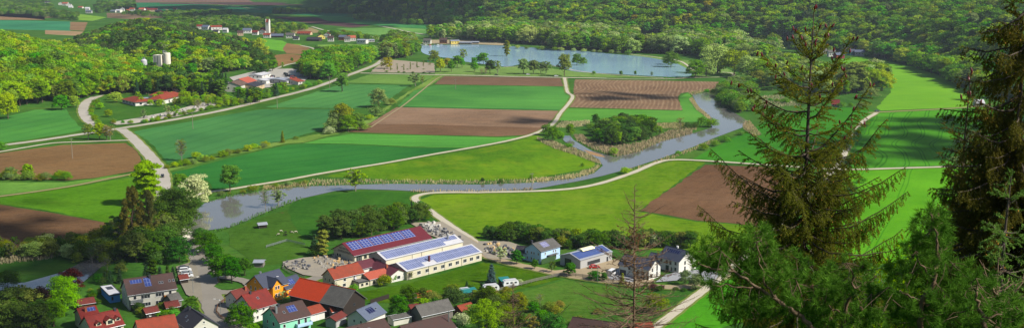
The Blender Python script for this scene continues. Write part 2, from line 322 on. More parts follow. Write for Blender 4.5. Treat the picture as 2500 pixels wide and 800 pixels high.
F_=[
 # left
 ('field',[(-80,290),(0,289),(85,268),(160,266),(172,285),(202,316),(160,326),(60,342),(0,350),(-80,360)],wheat('crop_a',wdir((0,330),(190,290)),c='4c9648',c2='5ea648'),0.06),
 ('field',[(-80,385),(0,374),(150,354),(308,349),(338,368),(346,406),(335,416),(230,434),(160,441),(60,436),(-80,440)],brown('soil_a',wdir((0,400),(300,360)),c='8a6c48',c2='9a7a52',rows=(2.4,'a88c64',.25)),0.06),
 ('meadow',[(-80,445),(160,445),(335,420),(352,414),(200,452),(0,476),(-80,484)],fieldmat('meadow_a',pc('6aa040'),pc('7aae48')),0.05),
 ('meadow',[(-80,492),(0,482),(180,456),(340,430),(368,420),(385,450),(380,540),(288,548),(200,530),(100,510),(0,497),(-80,492)],fieldmat('meadow_b',pc('50901a'),pc('689e22'),rot=.3,patch=(pc('8aa040'),.05,.6,.8,.5)),0.06),
 ('field',[(-80,490),(0,499),(140,521),(283,548),(276,556),(150,588),(0,610),(-80,625)],brown('soil_b',wdir((0,600),(280,550)),c='7c6048',c2='907050',rows=(2.4,'6e5442',.3)),0.07),
 # centre left crops
 ('field',[(322,322),(400,307),(470,296),(560,279),(640,267),(812,266),(835,268),(800,290),(785,318),(742,328),(690,343),(560,368),(470,383),(428,392),(408,397),(380,360),(350,335)],wheat('crop_b',wdir((350,380),(640,300)),15,c='4c8f52',c2='5a9e54'),0.06),
 ('field',[(648,262),(700,247),(800,216),(836,206),(1000,208),(965,232),(940,248),(880,264),(812,264)],wheat('crop_c',wdir((650,262),(900,210)),15,c='4f9450',c2='62a554'),0.06),
 ('meadow',[(843,202),(905,181),(960,181),(1062,184),(1050,192),(1008,206)],fieldmat('meadow_c',pc('6c9c44'),pc('80ac4e'),rot=1.5),0.06),
 ('meadow',[(1062,186),(1084,186),(1055,206),(1010,222),(960,255),(905,300),(850,322),(800,332),(740,348),(700,350),(660,360),(560,380),(410,418),(405,410),(560,372),(745,333),(850,312),(900,290),(940,262),(1000,222)],fieldmat('margin',pc('74a03c'),pc('8cae50')),0.05),
 ('field',[(968,262),(1368,271),(1350,290),(1312,328),(1215,333),(1010,328),(850,322),(910,297)],brown('soil_c',wdir((900,310),(1340,290)),c='80624a',c2='927258',rows=(1.6,'b09870',.35)),0.07),
 ('field',[(968,262),(1368,271),(1350,290),(1330,312),(1200,309),(1010,303),(905,303),(910,297)],brown('soil_q',wdir((900,290),(1340,285)),c='9a7c62',c2='ac8e74',rows=(1.8,'c4a688',.5)),0.07),
 ('field',[(980,250),(1386,258),(1370,269),(972,260)],wheat('crop_q',wdir((1000,255),(1380,262)),30,c='3f8a50',c2='4a9656',t=.2),0.07),
 ('field',[(1012,221),(1062,208),(1378,212),(1391,236),(1370,268),(972,259)],wheat('crop_d',wdir((1000,240),(1380,245)),30,c='509848',c2='66ae4c',t=.3),0.07),
 ('field',[(1085,186),(1368,191),(1376,211),(1060,206)],brown('soil_d',wdir((1080,200),(1370,200)),c='856a52',c2='967860',rows=(2,'8c6e56',.3)),0.07),
 ('field',[(1403,194),(1600,197),(1755,200),(1750,214),(1705,222),(1662,228),(1655,238),(1668,269),(1500,265),(1391,262),(1400,225)],brown('soil_e',wdir((1490,262),(1525,196)),c='8c6e56',c2='a08468',rows=(3.9,'dcc09a',.5),wob=22,wscale=.012),0.07),
 ('field',[(1383,265),(1500,267),(1668,271),(1657,238),(1680,226),(1698,246),(1722,272),(1738,290),(1730,297),(1590,299),(1366,294)],wheat('crop_e',wdir((1370,280),(1700,285)),30,c='5aa43c',c2='72b84a',t=.2),0.07),
 ('field',[(740,350),(800,336),(860,327),(1010,330),(1215,336),(1300,333),(1250,345),(1190,355),(1142,361),(1000,358),(860,351)],wheat('crop_f',wdir((740,350),(1200,345)),12,c='5cae44',c2='6cbc4c',t=.5),0.065),
 ('field',[(412,424),(560,386),(700,354),(740,351),(860,353),(1000,360),(1135,362),(1060,377),(950,396),(840,414),(700,437),(600,452),(520,462),(505,440),(440,432)],wheat('crop_g',wdir((450,440),(1000,372)),16,c='2f7e34',c2='45923e',t=.5),0.065),
 ('meadow',[(790,432),(870,413),(950,400),(1060,381),(1180,361),(1250,347),(1312,330),(1340,345),(1400,365),(1455,390),(1450,408),(1400,418),(1300,436),(1180,441),(1000,440),(900,436)],fieldmat('meadow_d',pc('528e1a'),pc('78a61c'),rot=-.2,patch=(pc('a0b028'),.04,.5,.72,.6)),0.05),
 # south of the river
 ('meadow',[(1025,488),(1060,474),(1180,472),(1350,467),(1450,454),(1540,427),(1605,402),(1645,393),(1722,396),(1700,412),(1556,516),(1700,541),(1920,556),(1900,620),(1750,625),(1500,600),(1300,565),(1200,560),(1190,575),(1150,580),(1100,552),(1060,520)],fieldmat('meadow_e',pc('5c9418'),pc('80a61e'),rot=.1,fine=.35,patch=(pc('9cae3c'),.05,.5,.72,.55)),0.05),
 ('meadow',[(700,520),(715,495),(760,480),(900,466),(1020,470),(1050,474),(1018,484),(1016,494),(1055,526),(1100,558),(1040,560),(900,540),(790,560),(760,585),(730,570)],fieldmat('meadow_f',pc('387026'),pc('4c8228'),rot=.1,patch=(pc('2c6a20'),.02,.45,.7,.7)),0.055),
 ('field',[(1722,402),(1910,410),(1975,500),(1915,556),(1700,538),(1562,514)],brown('soil_f',wdir((1600,500),(1780,410)),c='78583e',c2='8c6c50',rows=(3,'8c6c54',.45)),0.07),
 # right
 ('field',[(1690,388),(1740,362),(1830,316),(1900,285),(2000,262),(2110,262),(2140,276),(2080,370),(2050,398),(2000,404),(1900,403),(1730,391)],wheat('crop_h',wdir((1750,390),(2050,300)),20,c='3c8c22',c2='4c9a28',t=.3),0.06),
 ('field',[(2150,272),(2260,268),(2365,263),(2450,262),(2470,300),(2440,360),(2410,404),(2350,402),(2075,412),(2090,360),(2130,290)],fieldmat('crop_i',pc('50a022'),pc('62b02c'),rot=wdir((2230,400),(2250,290)),tram=(13,pc('1e6e12'),.8,.6),rows=(3.2,pc('5cbc34'),.35),wob=30,wscale=.012,contrast=.6),0.06),
 ('field',[(2075,416),(2345,408),(2410,408),(2400,440),(2350,500),(2300,560),(2250,640),(1950,640),(1935,560),(1990,500),(2060,430)],fieldmat('crop_j',pc('5cb018'),pc('70bc22'),rot=wdir((2190,530),(2240,430)),tram=(26,pc('2c8614'),.7,.5),wob=8,contrast=.5),0.06),
 ('field',[(2040,148),(2100,138),(2150,146),(2200,158),(2270,170),(2330,200),(2372,222),(2390,262),(2360,261),(2260,266),(2150,270),(2140,262),(2175,225),(2178,195),(2140,165),(2060,160)],fieldmat('crop_k',pc('72b830'),pc('86c434'),rot=1,rows=(8,pc('66c438'),.2),contrast=.5,big=.006),0.06),
 ('meadow',[(1900,560),(1960,640),(1900,760),(1760,800),(1640,830),(1560,830),(1620,790),(1700,715),(1770,680),(1880,590)],fieldmat('meadow_g',pc('48a01a'),pc('5aae22')),0.05),
 # village meadows, thin cloud shade put into their darker greens
 ('meadow',[(1000,690),(1080,668),(1180,640),(1235,650),(1300,662),(1370,680),(1290,700),(1200,722),(1100,735),(960,740),(860,730),(880,712)],fieldmat('meadow_h',pc('427006'),pc('588214'),patch=(pc('8aa82c'),.08,.5,.75,.5)),0.05),
 ('meadow',[(1380,682),(1500,700),(1540,740),(1420,790),(1230,790),(1200,730),(1300,706)],fieldmat('meadow_i',pc('4c7a22'),pc('648e34'),patch=(pc('7f9040'),.1,.5,.75,.7)),0.05),
 ('meadow',[(560,560),(640,530),(700,512),(740,590),(760,610),(700,640),(640,650),(560,600)],fieldmat('meadow_j',pc('3f7020'),pc('567f2a'),patch=(pc('75603c'),.12,.66,.72,.8)),0.052),
 # far valley
 ('field',[(-200,50),(0,50),(175,53),(172,76),(0,72),(-200,72)],wheat('crop_l',.2,30,c='3f946a',c2='4ca070'),0.3),
 ('field',[(-200,50),(0,49),(110,49),(0,38),(0,28),(60,22),(120,30),(190,33),(180,40),(90,46),(-200,30)],brown('soil_g',1,c='a08060',c2='b89a70'),0.25),
 ('field',[(172,54),(214,55),(205,76),(170,74)],brown('soil_h',1,c='9a7a5a',c2='a98c66'),0.3),
 ('meadow',[(70,22),(140,28),(260,43),(225,52),(150,46)],fieldmat('meadow_k',pc('82b040'),pc('9ad040')),0.25),
 ('field',[(110,74),(170,76),(205,78),(190,88),(110,84)],brown('soil_i',1,c='b89a72',c2='c4a880'),0.3),
 ('field',[(260,32),(390,34),(400,44),(330,48),(262,44)],brown('soil_j',1,c='8a7458',c2='9a8468'),0.25),
 ('field',[(240,6),(480,8),(560,20),(480,30),(380,26),(240,14)],wheat('crop_m',.2,60,c='2f8050',c2='388a58'),0.2),
 ('field',[(320,-2),(600,-2),(620,6),(320,7)],brown('soil_k',1,c='8a6a60',c2='9a7a6a'),0.25),
 ('field',[(390,8),(640,6),(900,12),(860,15),(620,13),(390,10)],brown('soil_l',1,c='5c4650',c2='6c5258'),0.26),
 ('field',[(480,14),(700,16),(880,34),(830,42),(620,32),(480,24)],wheat('crop_n',.2,60,c='308556',c2='3d945c'),0.25),
 ('field',[(665,42),(790,44),(905,63),(860,68),(730,54)],brown('soil_m',1,c='5c4248',c2='6a4c50'),0.26),
 ('field',[(760,38),(900,44),(1180,66),(1150,76),(980,68),(800,52)],wheat('crop_o',.2,60,c='3a8f50',c2='54a454'),0.25),
 ('meadow',[(820,70),(980,68),(1140,78),(1060,90),(940,88),(880,82)],fieldmat('meadow_l',pc('66a850'),pc('86ba5a')),0.26),
 ('field',[(640,70),(760,68),(790,80),(640,86)],brown('soil_n',1,c='a89468',c2='b8a878'),0.26),
 ('meadow',[(775,110),(850,108),(930,112),(925,122),(850,132),(780,125)],fieldmat('meadow_m',pc('7cb044'),pc('92c050')),0.26),
 ('field',[(640,94),(690,100),(705,107),(735,108),(745,120),(690,126),(640,118)],fieldmat('crop_p',pc('6cba38'),pc('84cc44'),rot=1.4,tram=(12,pc('3c8820'),.8,.6)),0.26),
 ('field',[(700,106),(745,112),(762,125),(752,134),(700,131),(690,120)],brown('soil_o',1.2,c='8a6a4a',c2='b08a60',rows=(5,'c8a878',.6)),0.27),
 ('field',[(640,138),(700,132),(752,136),(735,148),(700,158),(660,166),(636,160)],brown('soil_p',1.2,c='a07c50',c2='b08c5c'),0.27),
 # lake shore lawns
 ('meadow',[(1060,186),(1070,150),(1200,165),(1300,163),(1380,172),(1500,184),(1620,191),(1500,190),(1380,187)],fieldmat('meadow_n',pc('7aa450'),pc('90b45c')),0.055),
 ('meadow',[(1520,132),(1640,142),(1760,160),(1800,180),(1700,188),(1690,176),(1640,152),(1560,139)],fieldmat('meadow_o',pc('74a04c'),pc('8cb25a')),0.055),
 ('field',[(940,145),(1060,155),(1062,178),(960,178),(905,176)],mat('parking_gravel',pc('c2b298'),scale=.3,var=.15),0.1),
]
for i_,(nm,px,m,z) in enumerate(F_): sheet(nm,px,.02+.003*i_,m)
# ---- water
rivm=watermat('river_water','5c5b58',bs=.045,wave=.8,spec=1.); lakm=watermat('lake_water','7f9fb4',rough=.12,bs=.08,wave=.5,spec=.9)  # lake base colour lightened to stand in for reflected bright clouds
sheet('river',[(1690,232),(1720,226),(1757,228),(1768,262),(1800,280),(1826,296),(1812,312),(1742,338),(1690,360),(1620,385),(1530,414),(1470,430),(1420,441),(1300,463),(1180,469),(1060,469),(950,464),(880,462),(820,466),(740,484),(700,499),(655,516),(600,540),(560,556),(510,562),(480,575),(440,590),(380,600),(300,630),(250,650),(190,700),(70,738),(-80,775),(-80,690),(60,690),(150,665),(200,640),(290,610),(330,600),(400,570),(455,545),(470,520),(500,496),(560,478),(640,466),(750,455),(860,452),(950,449),(1180,451),(1300,446),(1400,436),(1450,423),(1472,405),(1462,390),(1430,372),(1392,356),(1374,342),(1378,332),(1392,332),(1400,342),(1440,366),(1500,384),(1560,371),(1610,347),(1690,326),(1738,312),(1730,285),(1705,262)],0.212,rivm)
lakem=sheet('lake',[(1030,112),(1100,110),(1170,110),(1240,113),(1330,119),(1440,127),(1500,133),(1570,139),(1640,152),(1680,170),(1688,183),(1672,189),(1600,187),(1500,181),(1420,177),(1385,171),(1345,159),(1300,151),(1240,163),(1180,157),(1130,150),(1110,144),(1060,138),(1030,128)],0.216,lakm,smooth=True)
# ---- roads and paths
gravel=mat('path_gravel',pc('ece2c8'),scale=.8,var=.1); road=mat('pale_asphalt',pc('dcd4c4'),scale=.25,var=.1,dirt=pc('a89f8c')); asph=mat('grey_asphalt',pc('aaa396'),scale=.25,var=.14,dirt=pc('7f786c')); track=mat('dirt_track',pc('b8a274'),scale=.6,var=.2)
verge=fieldmat('verge_grass',pc('7fa040'),pc('98a858'),fine=.8)
ZK=[0]
def rd(name,px,w,z,m,v=0,**k):
    ZK[0]+=1
    if v: strip('verge',px,w+v,.22+.003*ZK[0],verge)
    return strip(name,px,w,.31+.003*ZK[0],m,**k)
rd('road',[(-90,366),(0,356),(100,343),(200,328),(300,313),(400,297),(530,273),(640,247),(760,217),(840,188),(900,166),(925,154),(945,135),(955,118),(945,108),(920,104)],6.3,.2,road,4)
rd('road',[(296,316),(318,332),(348,362),(375,392),(394,420),(399,445),(400,480),(412,530),(440,572),(465,598),(482,620),(494,650),(506,690),(516,730),(532,770),(562,800),(620,840)],7.2,.21,road,3,taper=8.5)
rd('road',[(262,320),(240,308),(218,296),(206,280),(204,263),(215,247),(243,233)],8,.215,road,3)
rd('path',[(-90,384),(0,371),(60,361),(130,350),(200,347),(280,344),(318,343)],3.2,.18,gravel,1)
rd('road',[(880,179),(960,181),(1050,183),(1150,185),(1260,188),(1376,190),(1480,192)],5.2,.22,gravel,2)
rd('path',[(1470,192),(1560,194),(1640,193),(1700,190),(1755,189),(1788,186),(1785,179),(1745,176),(1700,174),(1660,150),(1600,140),(1540,133)],3,.22,gravel,1.5)
rd('path',[(1230,164),(1300,162),(1360,163),(1400,172),(1450,179),(1540,186),(1620,191)],2.6,.21,gravel)
rd('path',[(1378,190),(1382,210),(1386,226),(1398,236),(1388,254),(1368,277),(1350,303),(1310,325),(1250,342),(1180,356),(1060,377),(950,397),(870,410),(780,425),(700,440),(620,453),(560,463),(500,471),(470,480)],3.2,.19,gravel,2.4)
rd('path',[(1170,600),(1145,580),(1110,558),(1065,526),(1028,499),(1014,488),(1018,479),(1050,472),(1110,470),(1180,470),(1350,465),(1450,452),(1540,424),(1600,399),(1640,391),(1720,393),(1900,405),(2060,414),(2200,411),(2400,405)],3.6,.19,gravel,2)
rd('road',[(1120,575),(1150,592),(1180,620),(1230,639),(1300,655),(1360,668),(1430,680),(1500,689),(1600,700),(1680,700),(1745,684),(1790,660)],5,.2,mat('yard_dirt',pc('cdb893'),scale=.5,var=.12,dirt=pc('a89878')),2)
rd('path',[(1560,830),(1620,785),(1680,738),(1730,700),(1790,650),(1860,590),(1920,540),(1960,495),(2010,440),(2050,398),(2075,350),(2105,300),(2140,276)],3.6,.19,gravel,2)
rd('path',[(2120,276),(2200,272),(2280,268),(2370,262),(2420,255)],2.6,.19,track,3)
rd('path',[(-90,492),(0,480),(90,468),(180,454),(260,438),(345,421)],2.4,.18,track,1.5)
rd('road',[(508,712),(560,714),(610,706),(660,700),(720,694),(770,680),(800,665)],5,.205,asph,1)
strip('road',[G(530,676),G(565,680),G(600,688),G(615,700)],4.5,.400,asph,world=True)
strip('road',[(400,480),(412,530),(440,572),(465,598),(482,620),(494,650),(506,690),(516,730),(532,770),(562,800),(620,840)],7,.404,asph,taper=8.6)
rd('path',[(640,186),(675,168),(705,158),(745,150),(772,138),(778,128),(762,118),(735,112)],4,.28,road,3)
rd('path',[(762,66),(800,76),(850,80),(905,90),(935,98)],5,.3,road,3)
rd('path',[(925,64),(960,70),(1000,79),(1060,88),(1120,96)],5,.3,road,3)
rd('path',[(780,22),(850,26),(900,30),(990,36)],5,.3,road,2)
rd('path',[(460,8),(540,12),(600,20),(640,24)],5,.3,track,2)
rd('path',[(640,55),(560,52),(520,46),(430,30),(400,22)],5,.3,track,2)
rd('path',[(1150,96),(1250,100),(1330,104),(1420,108)],5,.3,gravel,2)
rd('path',[(905,312),(945,285),(985,258),(1030,222),(1062,196),(1078,187)],1.6,.17,track)
sheet('yard',[(690,640),(740,630),(800,626),(880,640),(930,650),(935,668),(880,690),(800,680),(740,672),(700,655)],0.413,mat('stone_yard',pc('b8ae9c'),scale=.5,var=.2,dirt=pc('d8c8a0')))
sheet('yard',[(1000,545),(1080,542),(1130,572),(1175,602),(1170,635),(1120,600),(1050,575)],0.416,MATS['stone_yard'])
sheet('yard',[(1168,590),(1240,590),(1275,602),(1265,635),(1190,632),(1168,612)],0.419,MATS['stone_yard'])
sheet('yard',[(1330,664),(1425,655),(1500,634),(1560,640),(1600,690),(1500,692),(1420,680)],0.422,MATS['yard_dirt'])
sheet('yard',[(1478,668),(1520,655),(1560,672),(1545,690),(1490,684)],0.425,mat('paved_yard',pc('b9bbc0'),scale=.8))
sheet('yard',[(1600,690),(1625,672),(1660,664),(1700,660),(1760,668),(1740,690),(1680,684)],0.428,MATS['paved_yard'])
sheet('yard',[(430,652),(470,640),(482,655),(490,690),(496,740),(455,720),(440,690)],0.431,mat('gravel_yard',pc('a9a08c'),scale=.6,var=.2))
sheet('yard',[(560,190),(640,170),(740,168),(760,185),(735,205),(650,215),(590,215)],0.434,mat('pale_yard',pc('d6d0c4'),scale=.3))
sheet('yard',[(270,300),(330,290),(420,272),(500,250),(560,246),(540,258),(440,284),(330,302),(285,306)],0.437,mat('pale_court',pc('e2d9c8'),scale=.3,dirt=pc('8a9a50')))
sheet('traffic_island',[(522,700),(535,692),(560,693),(578,700),(570,707),(540,708)],.45,MATS['meadow_grass'],smooth=True)
sheet('bank',[(1030,106),(1040,98),(1150,98),(1240,104),(1240,112),(1170,109),(1100,109)],.3,mat('sand_bank',pc('c9b88e'),scale=.3))
# ---------------------------------------------------------------- trees
def trunk_np(nm,rng,H=1.,base=.02,top=.75,limbs=7,spread=.25,lean=.02,z0=.2):
    P=np.array([(rng.normal()*lean*i/5,rng.normal()*lean*i/5,top*H*i/5-(.02 if i==0 else 0)) for i in range(6)])
    V,Fq=tube_np(P,base,base*.25,6); nm.add(V,Fq,0)
    ends=[]
    for k in range(limbs):
        t=z0+(top*.9-z0)*k/max(1,limbs-1); a=k*2.4+rng.random(); s=np.array((np.interp(t,P[:,2],P[:,0]),np.interp(t,P[:,2],P[:,1]),t))
        L=spread*(1.1-.5*t)*(.8+.4*rng.random()); e=s+np.array((math.cos(a)*L,math.sin(a)*L,L*(.5+.5*rng.random())))
        m=(s+e)/2+np.array((0,0,-.1*L)); V,Fq=tube_np([s,m,e],base*.4,base*.1,4); nm.add(V,Fq,0); ends.append(e)
    return ends
def leaves_np(C,N,s,rng,asp=1.):
    """quads centred C with normals N"""
    n=len(C); N=N/(np.linalg.norm(N,axis=1)[:,None]+1e-9); r=rng.normal(size=(n,3)); A=np.cross(N,r); A/=np.linalg.norm(A,axis=1)[:,None]+1e-9; B=np.cross(N,A)
    s=(s*(.6+.8*rng.random(n)))[:,None]; j=lambda:(.75+.5*rng.random((n,1)))
    V=np.stack([C-A*s*j()*asp,C-B*s*j(),C+A*s*j()*asp,C+B*s*j()],1).reshape(-1,3)
    return V,np.arange(n*4).reshape(-1,4)
def crown_np(rng,shape,n,leaf):
    """unit-height tree crown: lobes of leaf clumps"""
    Cs=[];Ns=[]
    if shape=='round': z0,z1,W,nl,lr=.18,1.,.38,26,(.10,.17)
    elif shape=='tall': z0,z1,W,nl,lr=.12,1.,.2,24,(.07,.12)
    elif shape=='dome': z0,z1,W,nl,lr=.05,1.,.5,30,(.13,.2)
    elif shape=='bush': z0,z1,W,nl,lr=.0,.95,.6,20,(.2,.3)
    elif shape=='open': z0,z1,W,nl,lr=.2,1.,.4,22,(.05,.11)
    elif shape=='column': z0,z1,W,nl,lr=.03,1.,.14,22,(.06,.1)
    elif shape=='plume': z0,z1,W,nl,lr=.14,1.,.27,54,(.028,.05)
    elif shape=='willow': z0,z1,W,nl,lr=.05,.98,.45,28,(.1,.18)
    cs=[]
    for k in range(nl):
        t=(k+.5)/nl; z=z0+lr[1]*.6+(z1-z0-lr[1]*1.5)*t
        u=(z-z0)/(z1-z0); prof={'round':math.sin(math.pi*min(1,max(.08,u**.8)))**.6,'tall':math.sin(math.pi*(.12+.8*u))**.7,'dome':(1-u**2.2)**.5,'bush':(1-u**2.5)**.5,
            'open':math.sin(math.pi*min(.97,max(.1,u)))**.55,'column':math.sin(math.pi*(.15+.75*u))**.6,'willow':(1-u**2.4)**.5,'plume':(1-u**1.6)**.8*min(1,.4+u*2)}[shape]
        rad=W*prof*rng.uniform(.35,.95); a=k*2.39996+rng.uniform(-.4,.4)
        cs.append((rad*math.cos(a),rad*math.sin(a),z,rng.uniform(*lr)))
    for k in range(6):
        cs.append((rng.normal()*W*.15,rng.normal()*W*.15,z0+(z1-z0)*(.3+.1*k),lr[1]))
    per=n//len(cs)
    for (x,y,z,r) in cs:
        m=max(4,int(per*(r/((lr[0]+lr[1])/2))**2)); D=rng.normal(size=(m,3)); D/=np.linalg.norm(D,axis=1)[:,None]; D[:,2]=np.abs(D[:,2])*.9-.25*rng.random(m)
        q=rng.random((m,1))**.35*(.85+.3*rng.random((m,1))); P=np.array((x,y,z))+D*r*q*np.array((1,1,.85))
        if shape=='willow': P[:,2]-=rng.random(m)*.12
        if shape=='plume': P[:,2]=z+(P[:,2]-z)*2.6
        Cs.append(P); Ns.append(D+rng.normal(size=(m,3))*.45+np.array((0,0,.3)))
    C=np.concatenate(Cs);N=np.concatenate(Ns); C[:,2]=np.clip(C[:,2],.01,1.); return leaves_np(C,N,leaf,rng)
def spruce_np(rng,n,W=.2,z0=.06,leaf=.02,dens=1.):
    """conifer: tiers of drooping boughs"""
    Cs=[];Ns=[]; tiers=26
    for k in range(tiers):
        t=k/tiers; z=z0+(.985-z0)*t; r=W*(1-t)**.8*rng.uniform(.8,1.15)+.008; nb=max(4,int(11*(1-t)+3)); a0=rng.random()*6
        m=max(3,int(n/tiers*(1-t*.75)*1.5/nb))
        for b in range(nb):
            a=a0+b*2*math.pi/nb+rng.normal()*.15; L=r*rng.uniform(.75,1.15); q=rng.random(m)**.7
            x=np.cos(a)*L*q+rng.normal(size=m)*.014; y=np.sin(a)*L*q+rng.normal(size=m)*.014; zz=z-.35*L*q+.1*L*q*q-np.abs(rng.normal(size=m))*.012
            Cs.append(np.stack([x,y,zz],1)); Ns.append(np.stack([np.cos(a)*.4+rng.normal(size=m)*.4,np.sin(a)*.4+rng.normal(size=m)*.4,np.full(m,.8)],1))
    return leaves_np(np.concatenate(Cs),np.concatenate(Ns),leaf,rng)
def pine_np(rng,n,leaf):
    Cs=[];Ns=[]
    for k in range(26):
        t=k/26; z=.35+.62*t; W=.24*math.sin(math.pi*(.2+.75*t))**.7; a=k*2.4; rad=W*rng.uniform(.3,1); c=np.array((rad*math.cos(a),rad*math.sin(a),z)); r=rng.uniform(.06,.1)
        m=n//26; D=rng.normal(size=(m,3)); D/=np.linalg.norm(D,axis=1)[:,None]; D[:,2]=np.abs(D[:,2])-.2
        Cs.append(c+D*r*np.array((1.1,1.1,.6))*rng.random((m,1))**.4); Ns.append(D+rng.normal(size=(m,3))*.5)
    return leaves_np(np.concatenate(Cs),np.concatenate(Ns),leaf,rng)
def twigs_np(nm,rng,n=220,W=.33,z0=.2,base=.004):
    """bare or just-leafing crown: fans of thin twigs"""
    for k in range(n):
        t=rng.random(); z=z0+(.8-z0)*t; a=rng.random()*6.28; r0=.08*rng.random(); s=np.array((r0*math.cos(a),r0*math.sin(a),z)); L=W*math.sin(math.pi*(.15+.7*t))*rng.uniform(.5,1)
        e=s+np.array((math.cos(a)*L,math.sin(a)*L,L*rng.uniform(.3,1.1))); e[2]=min(e[2],1.)
        V,Fq=tube_np([s,(s+e)/2+rng.normal(size=3)*.015,e],base,base*.4,3); nm.add(V,Fq,0)
bark=mat('bark','5a4a3a',scale=8,var=.3); barkg=mat('grey_bark','7a7468',scale=8,var=.3)
LM={'light':leafmat('leaf_light',(.21,.34,.008)),'mid':leafmat('leaf_mid',(.12,.23,.012)),'fresh':leafmat('leaf_fresh',(.10,.27,.008)),'dark':leafmat('leaf_dark',(.055,.115,.016)),
 'yellow':leafmat('leaf_yellow',(.28,.36,.008)),'orange':leafmat('leaf_orange',(.30,.26,.012)),'olive':leafmat('leaf_olive',(.17,.21,.025)),'willow':leafmat('leaf_willow',(.30,.38,.12)),
 'brown':leafmat('leaf_brown',(.25,.23,.05),.15,.45),'purple':leafmat('leaf_purple',(.07,.018,.022)),'blossom':leafmat('blossom',(.45,.50,.27),.15),'fir':leafmat('needles_fir',(.03,.07,.026),.3,.15),
 'bluefir':leafmat('needles_blue',(.06,.11,.11),.2,.15),'pine':leafmat('needles_pine',(.07,.11,.03),.3,.15),'lime':leafmat('leaf_lime',(.17,.30,.008),.1),'deep':leafmat('leaf_fresh_shade',(.045,.135,.008)),'shade':leafmat('leaf_shade',(.07,.125,.016)),'grey':leafmat('leaf_grey',(.17,.24,.07)),'blackred':leafmat('leaf_black',(.022,.012,.01))}  # deep and shade: greens darkened to carry shade in the leaf colour
DESC={'lime':'lime green','deep':'deep green','shade':'dull green','light':'light green','mid':'mid green','fresh':'fresh green','dark':'dark green','yellow':'yellow green','orange':'orange tinged','olive':'olive green','willow':'pale silvery green','brown':'brownish barely leafing',
 'purple':'purple leaved','blossom':'white blossoming','fir':'dark green','bluefir':'blue green','pine':'grey green','grey':'grey green','blackred':'almost black leaved'}
NV={'round':4,'tall':3,'dome':3,'bush':4,'open':3,'column':2,'willow':2,'plume':2,'spruce':3,'pine':3,'bare':2}
SH={}; 
def shape_data(shape,v,lod):
    k=(shape,v,lod)
    if k in SH: return SH[k]
    rng=np.random.default_rng(hash_(shape)+v*17); n={0:1500,1:4200,2:11000}[lod]; leaf={0:.030,1:.019,2:.0115}[lod]
    tr=NM()
    if shape in('spruce',): 
        trunk_np(tr,rng,base=.012,top=.97,limbs=0); V,Fq=spruce_np(rng,n,W=.17+.02*v,leaf=leaf*.8)
    elif shape=='pine':
        trunk_np(tr,rng,base=.013,top=.93,limbs=8,spread=.16,z0=.4); V,Fq=pine_np(rng,n,leaf*.9)
    elif shape=='bare':
        trunk_np(tr,rng,base=.02,top=.85,limbs=10,spread=.35); twigs_np(tr,rng,200 if lod else 90); V,Fq=crown_np(rng,'open',n//5,leaf*.7)
    else:
        trunk_np(tr,rng,base=.022 if shape!='bush' else .015,top=.8 if shape!='bush' else .5,limbs=9,spread=.3 if shape not in('tall','column') else .14,z0=.15 if shape!='bush' else .05)
        if shape=='open': twigs_np(tr,rng,120 if lod else 50)
        V,Fq=crown_np(rng,shape,n if shape not in('open','plume') else int(n*.75),leaf if shape not in('open','plume') else leaf*.8)
    SH[k]=(tr,V,Fq); return SH[k]
def hash_(s): return sum(ord(c)*(i+3) for i,c in enumerate(s))
MC={}
def crown_mesh(shape,v,lod,tint):
    k=('c',shape,v,lod,tint)
    if k not in MC: tr,V,Fq=shape_data(shape,v,lod); MC[k]=mesh_np('crown',V,Fq,[LM[tint]])
    return MC[k]
def trunk_mesh(shape,v,lod,tint):
    k=('t',shape,v,lod)
    if k not in MC: tr,V,Fq=shape_data(shape,v,lod); MC[k]=tr.mesh('trunk',[barkg if shape in('bare','open') else bark],True)
    return MC[k]
def both_mesh(shape,v,lod,tint):
    k=('b',shape,v,lod,tint)
    if k not in MC:
        tr,V,Fq=shape_data(shape,v,lod); nm=NM(); nm.add(np.concatenate(tr.V),np.concatenate(tr.F),0); nm.add(V,Fq,1); MC[k]=nm.mesh('tree',[bark,LM[tint]])
    return MC[k]
rnd=random.Random(5)
NAMES={'spruce':'spruce_tree','pine':'pine_tree','bush':'bush'}
CATS={'spruce_tree':'conifer','pine_tree':'pine','bush':'bush','broadleaf_tree':'tree'}
def put_tree(x,y,z,h,shape,tint,label,group=None,w=1.,name=None,lod=None):
    d=math.hypot(x,y); ap=h/d*F*.41  # size in the picture
    if lod is None: lod=2 if ap>38 else 1 if ap>17 else 0
    v=rnd.randrange(NV[shape]); nmn=name or NAMES.get(shape,'broadleaf_tree')
    t=empty(nmn,(x,y,z-.05),rnd.random()*6.28,label=label,cat=CATS.get(nmn,'tree'),group=group)
    ww=w*rnd.uniform(.93,1.07)
    t.scale=(h*ww,h*ww,h)
    if shape!='bush' : link('trunk',trunk_mesh(shape,v,lod,tint),t); link('crown',crown_mesh(shape,v,lod,tint),t)
    else: link('stem',trunk_mesh(shape,v,lod,tint),t); link('foliage',crown_mesh(shape,v,lod,tint),t)
    return t
SHADE_TINT={'fresh':'deep','mid':'shade','light':'fresh','grey':'shade','yellow':'light'}  # darker tints put shade into the tree colours of the lower village
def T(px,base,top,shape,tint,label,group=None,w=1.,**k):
    if base>520 and tint in SHADE_TINT and px<1500: tint=SHADE_TINT[tint]
    g=G(px,base); return put_tree(g[0],g[1],0,hgt(px,base,top),shape,tint,label,group,w,**k)
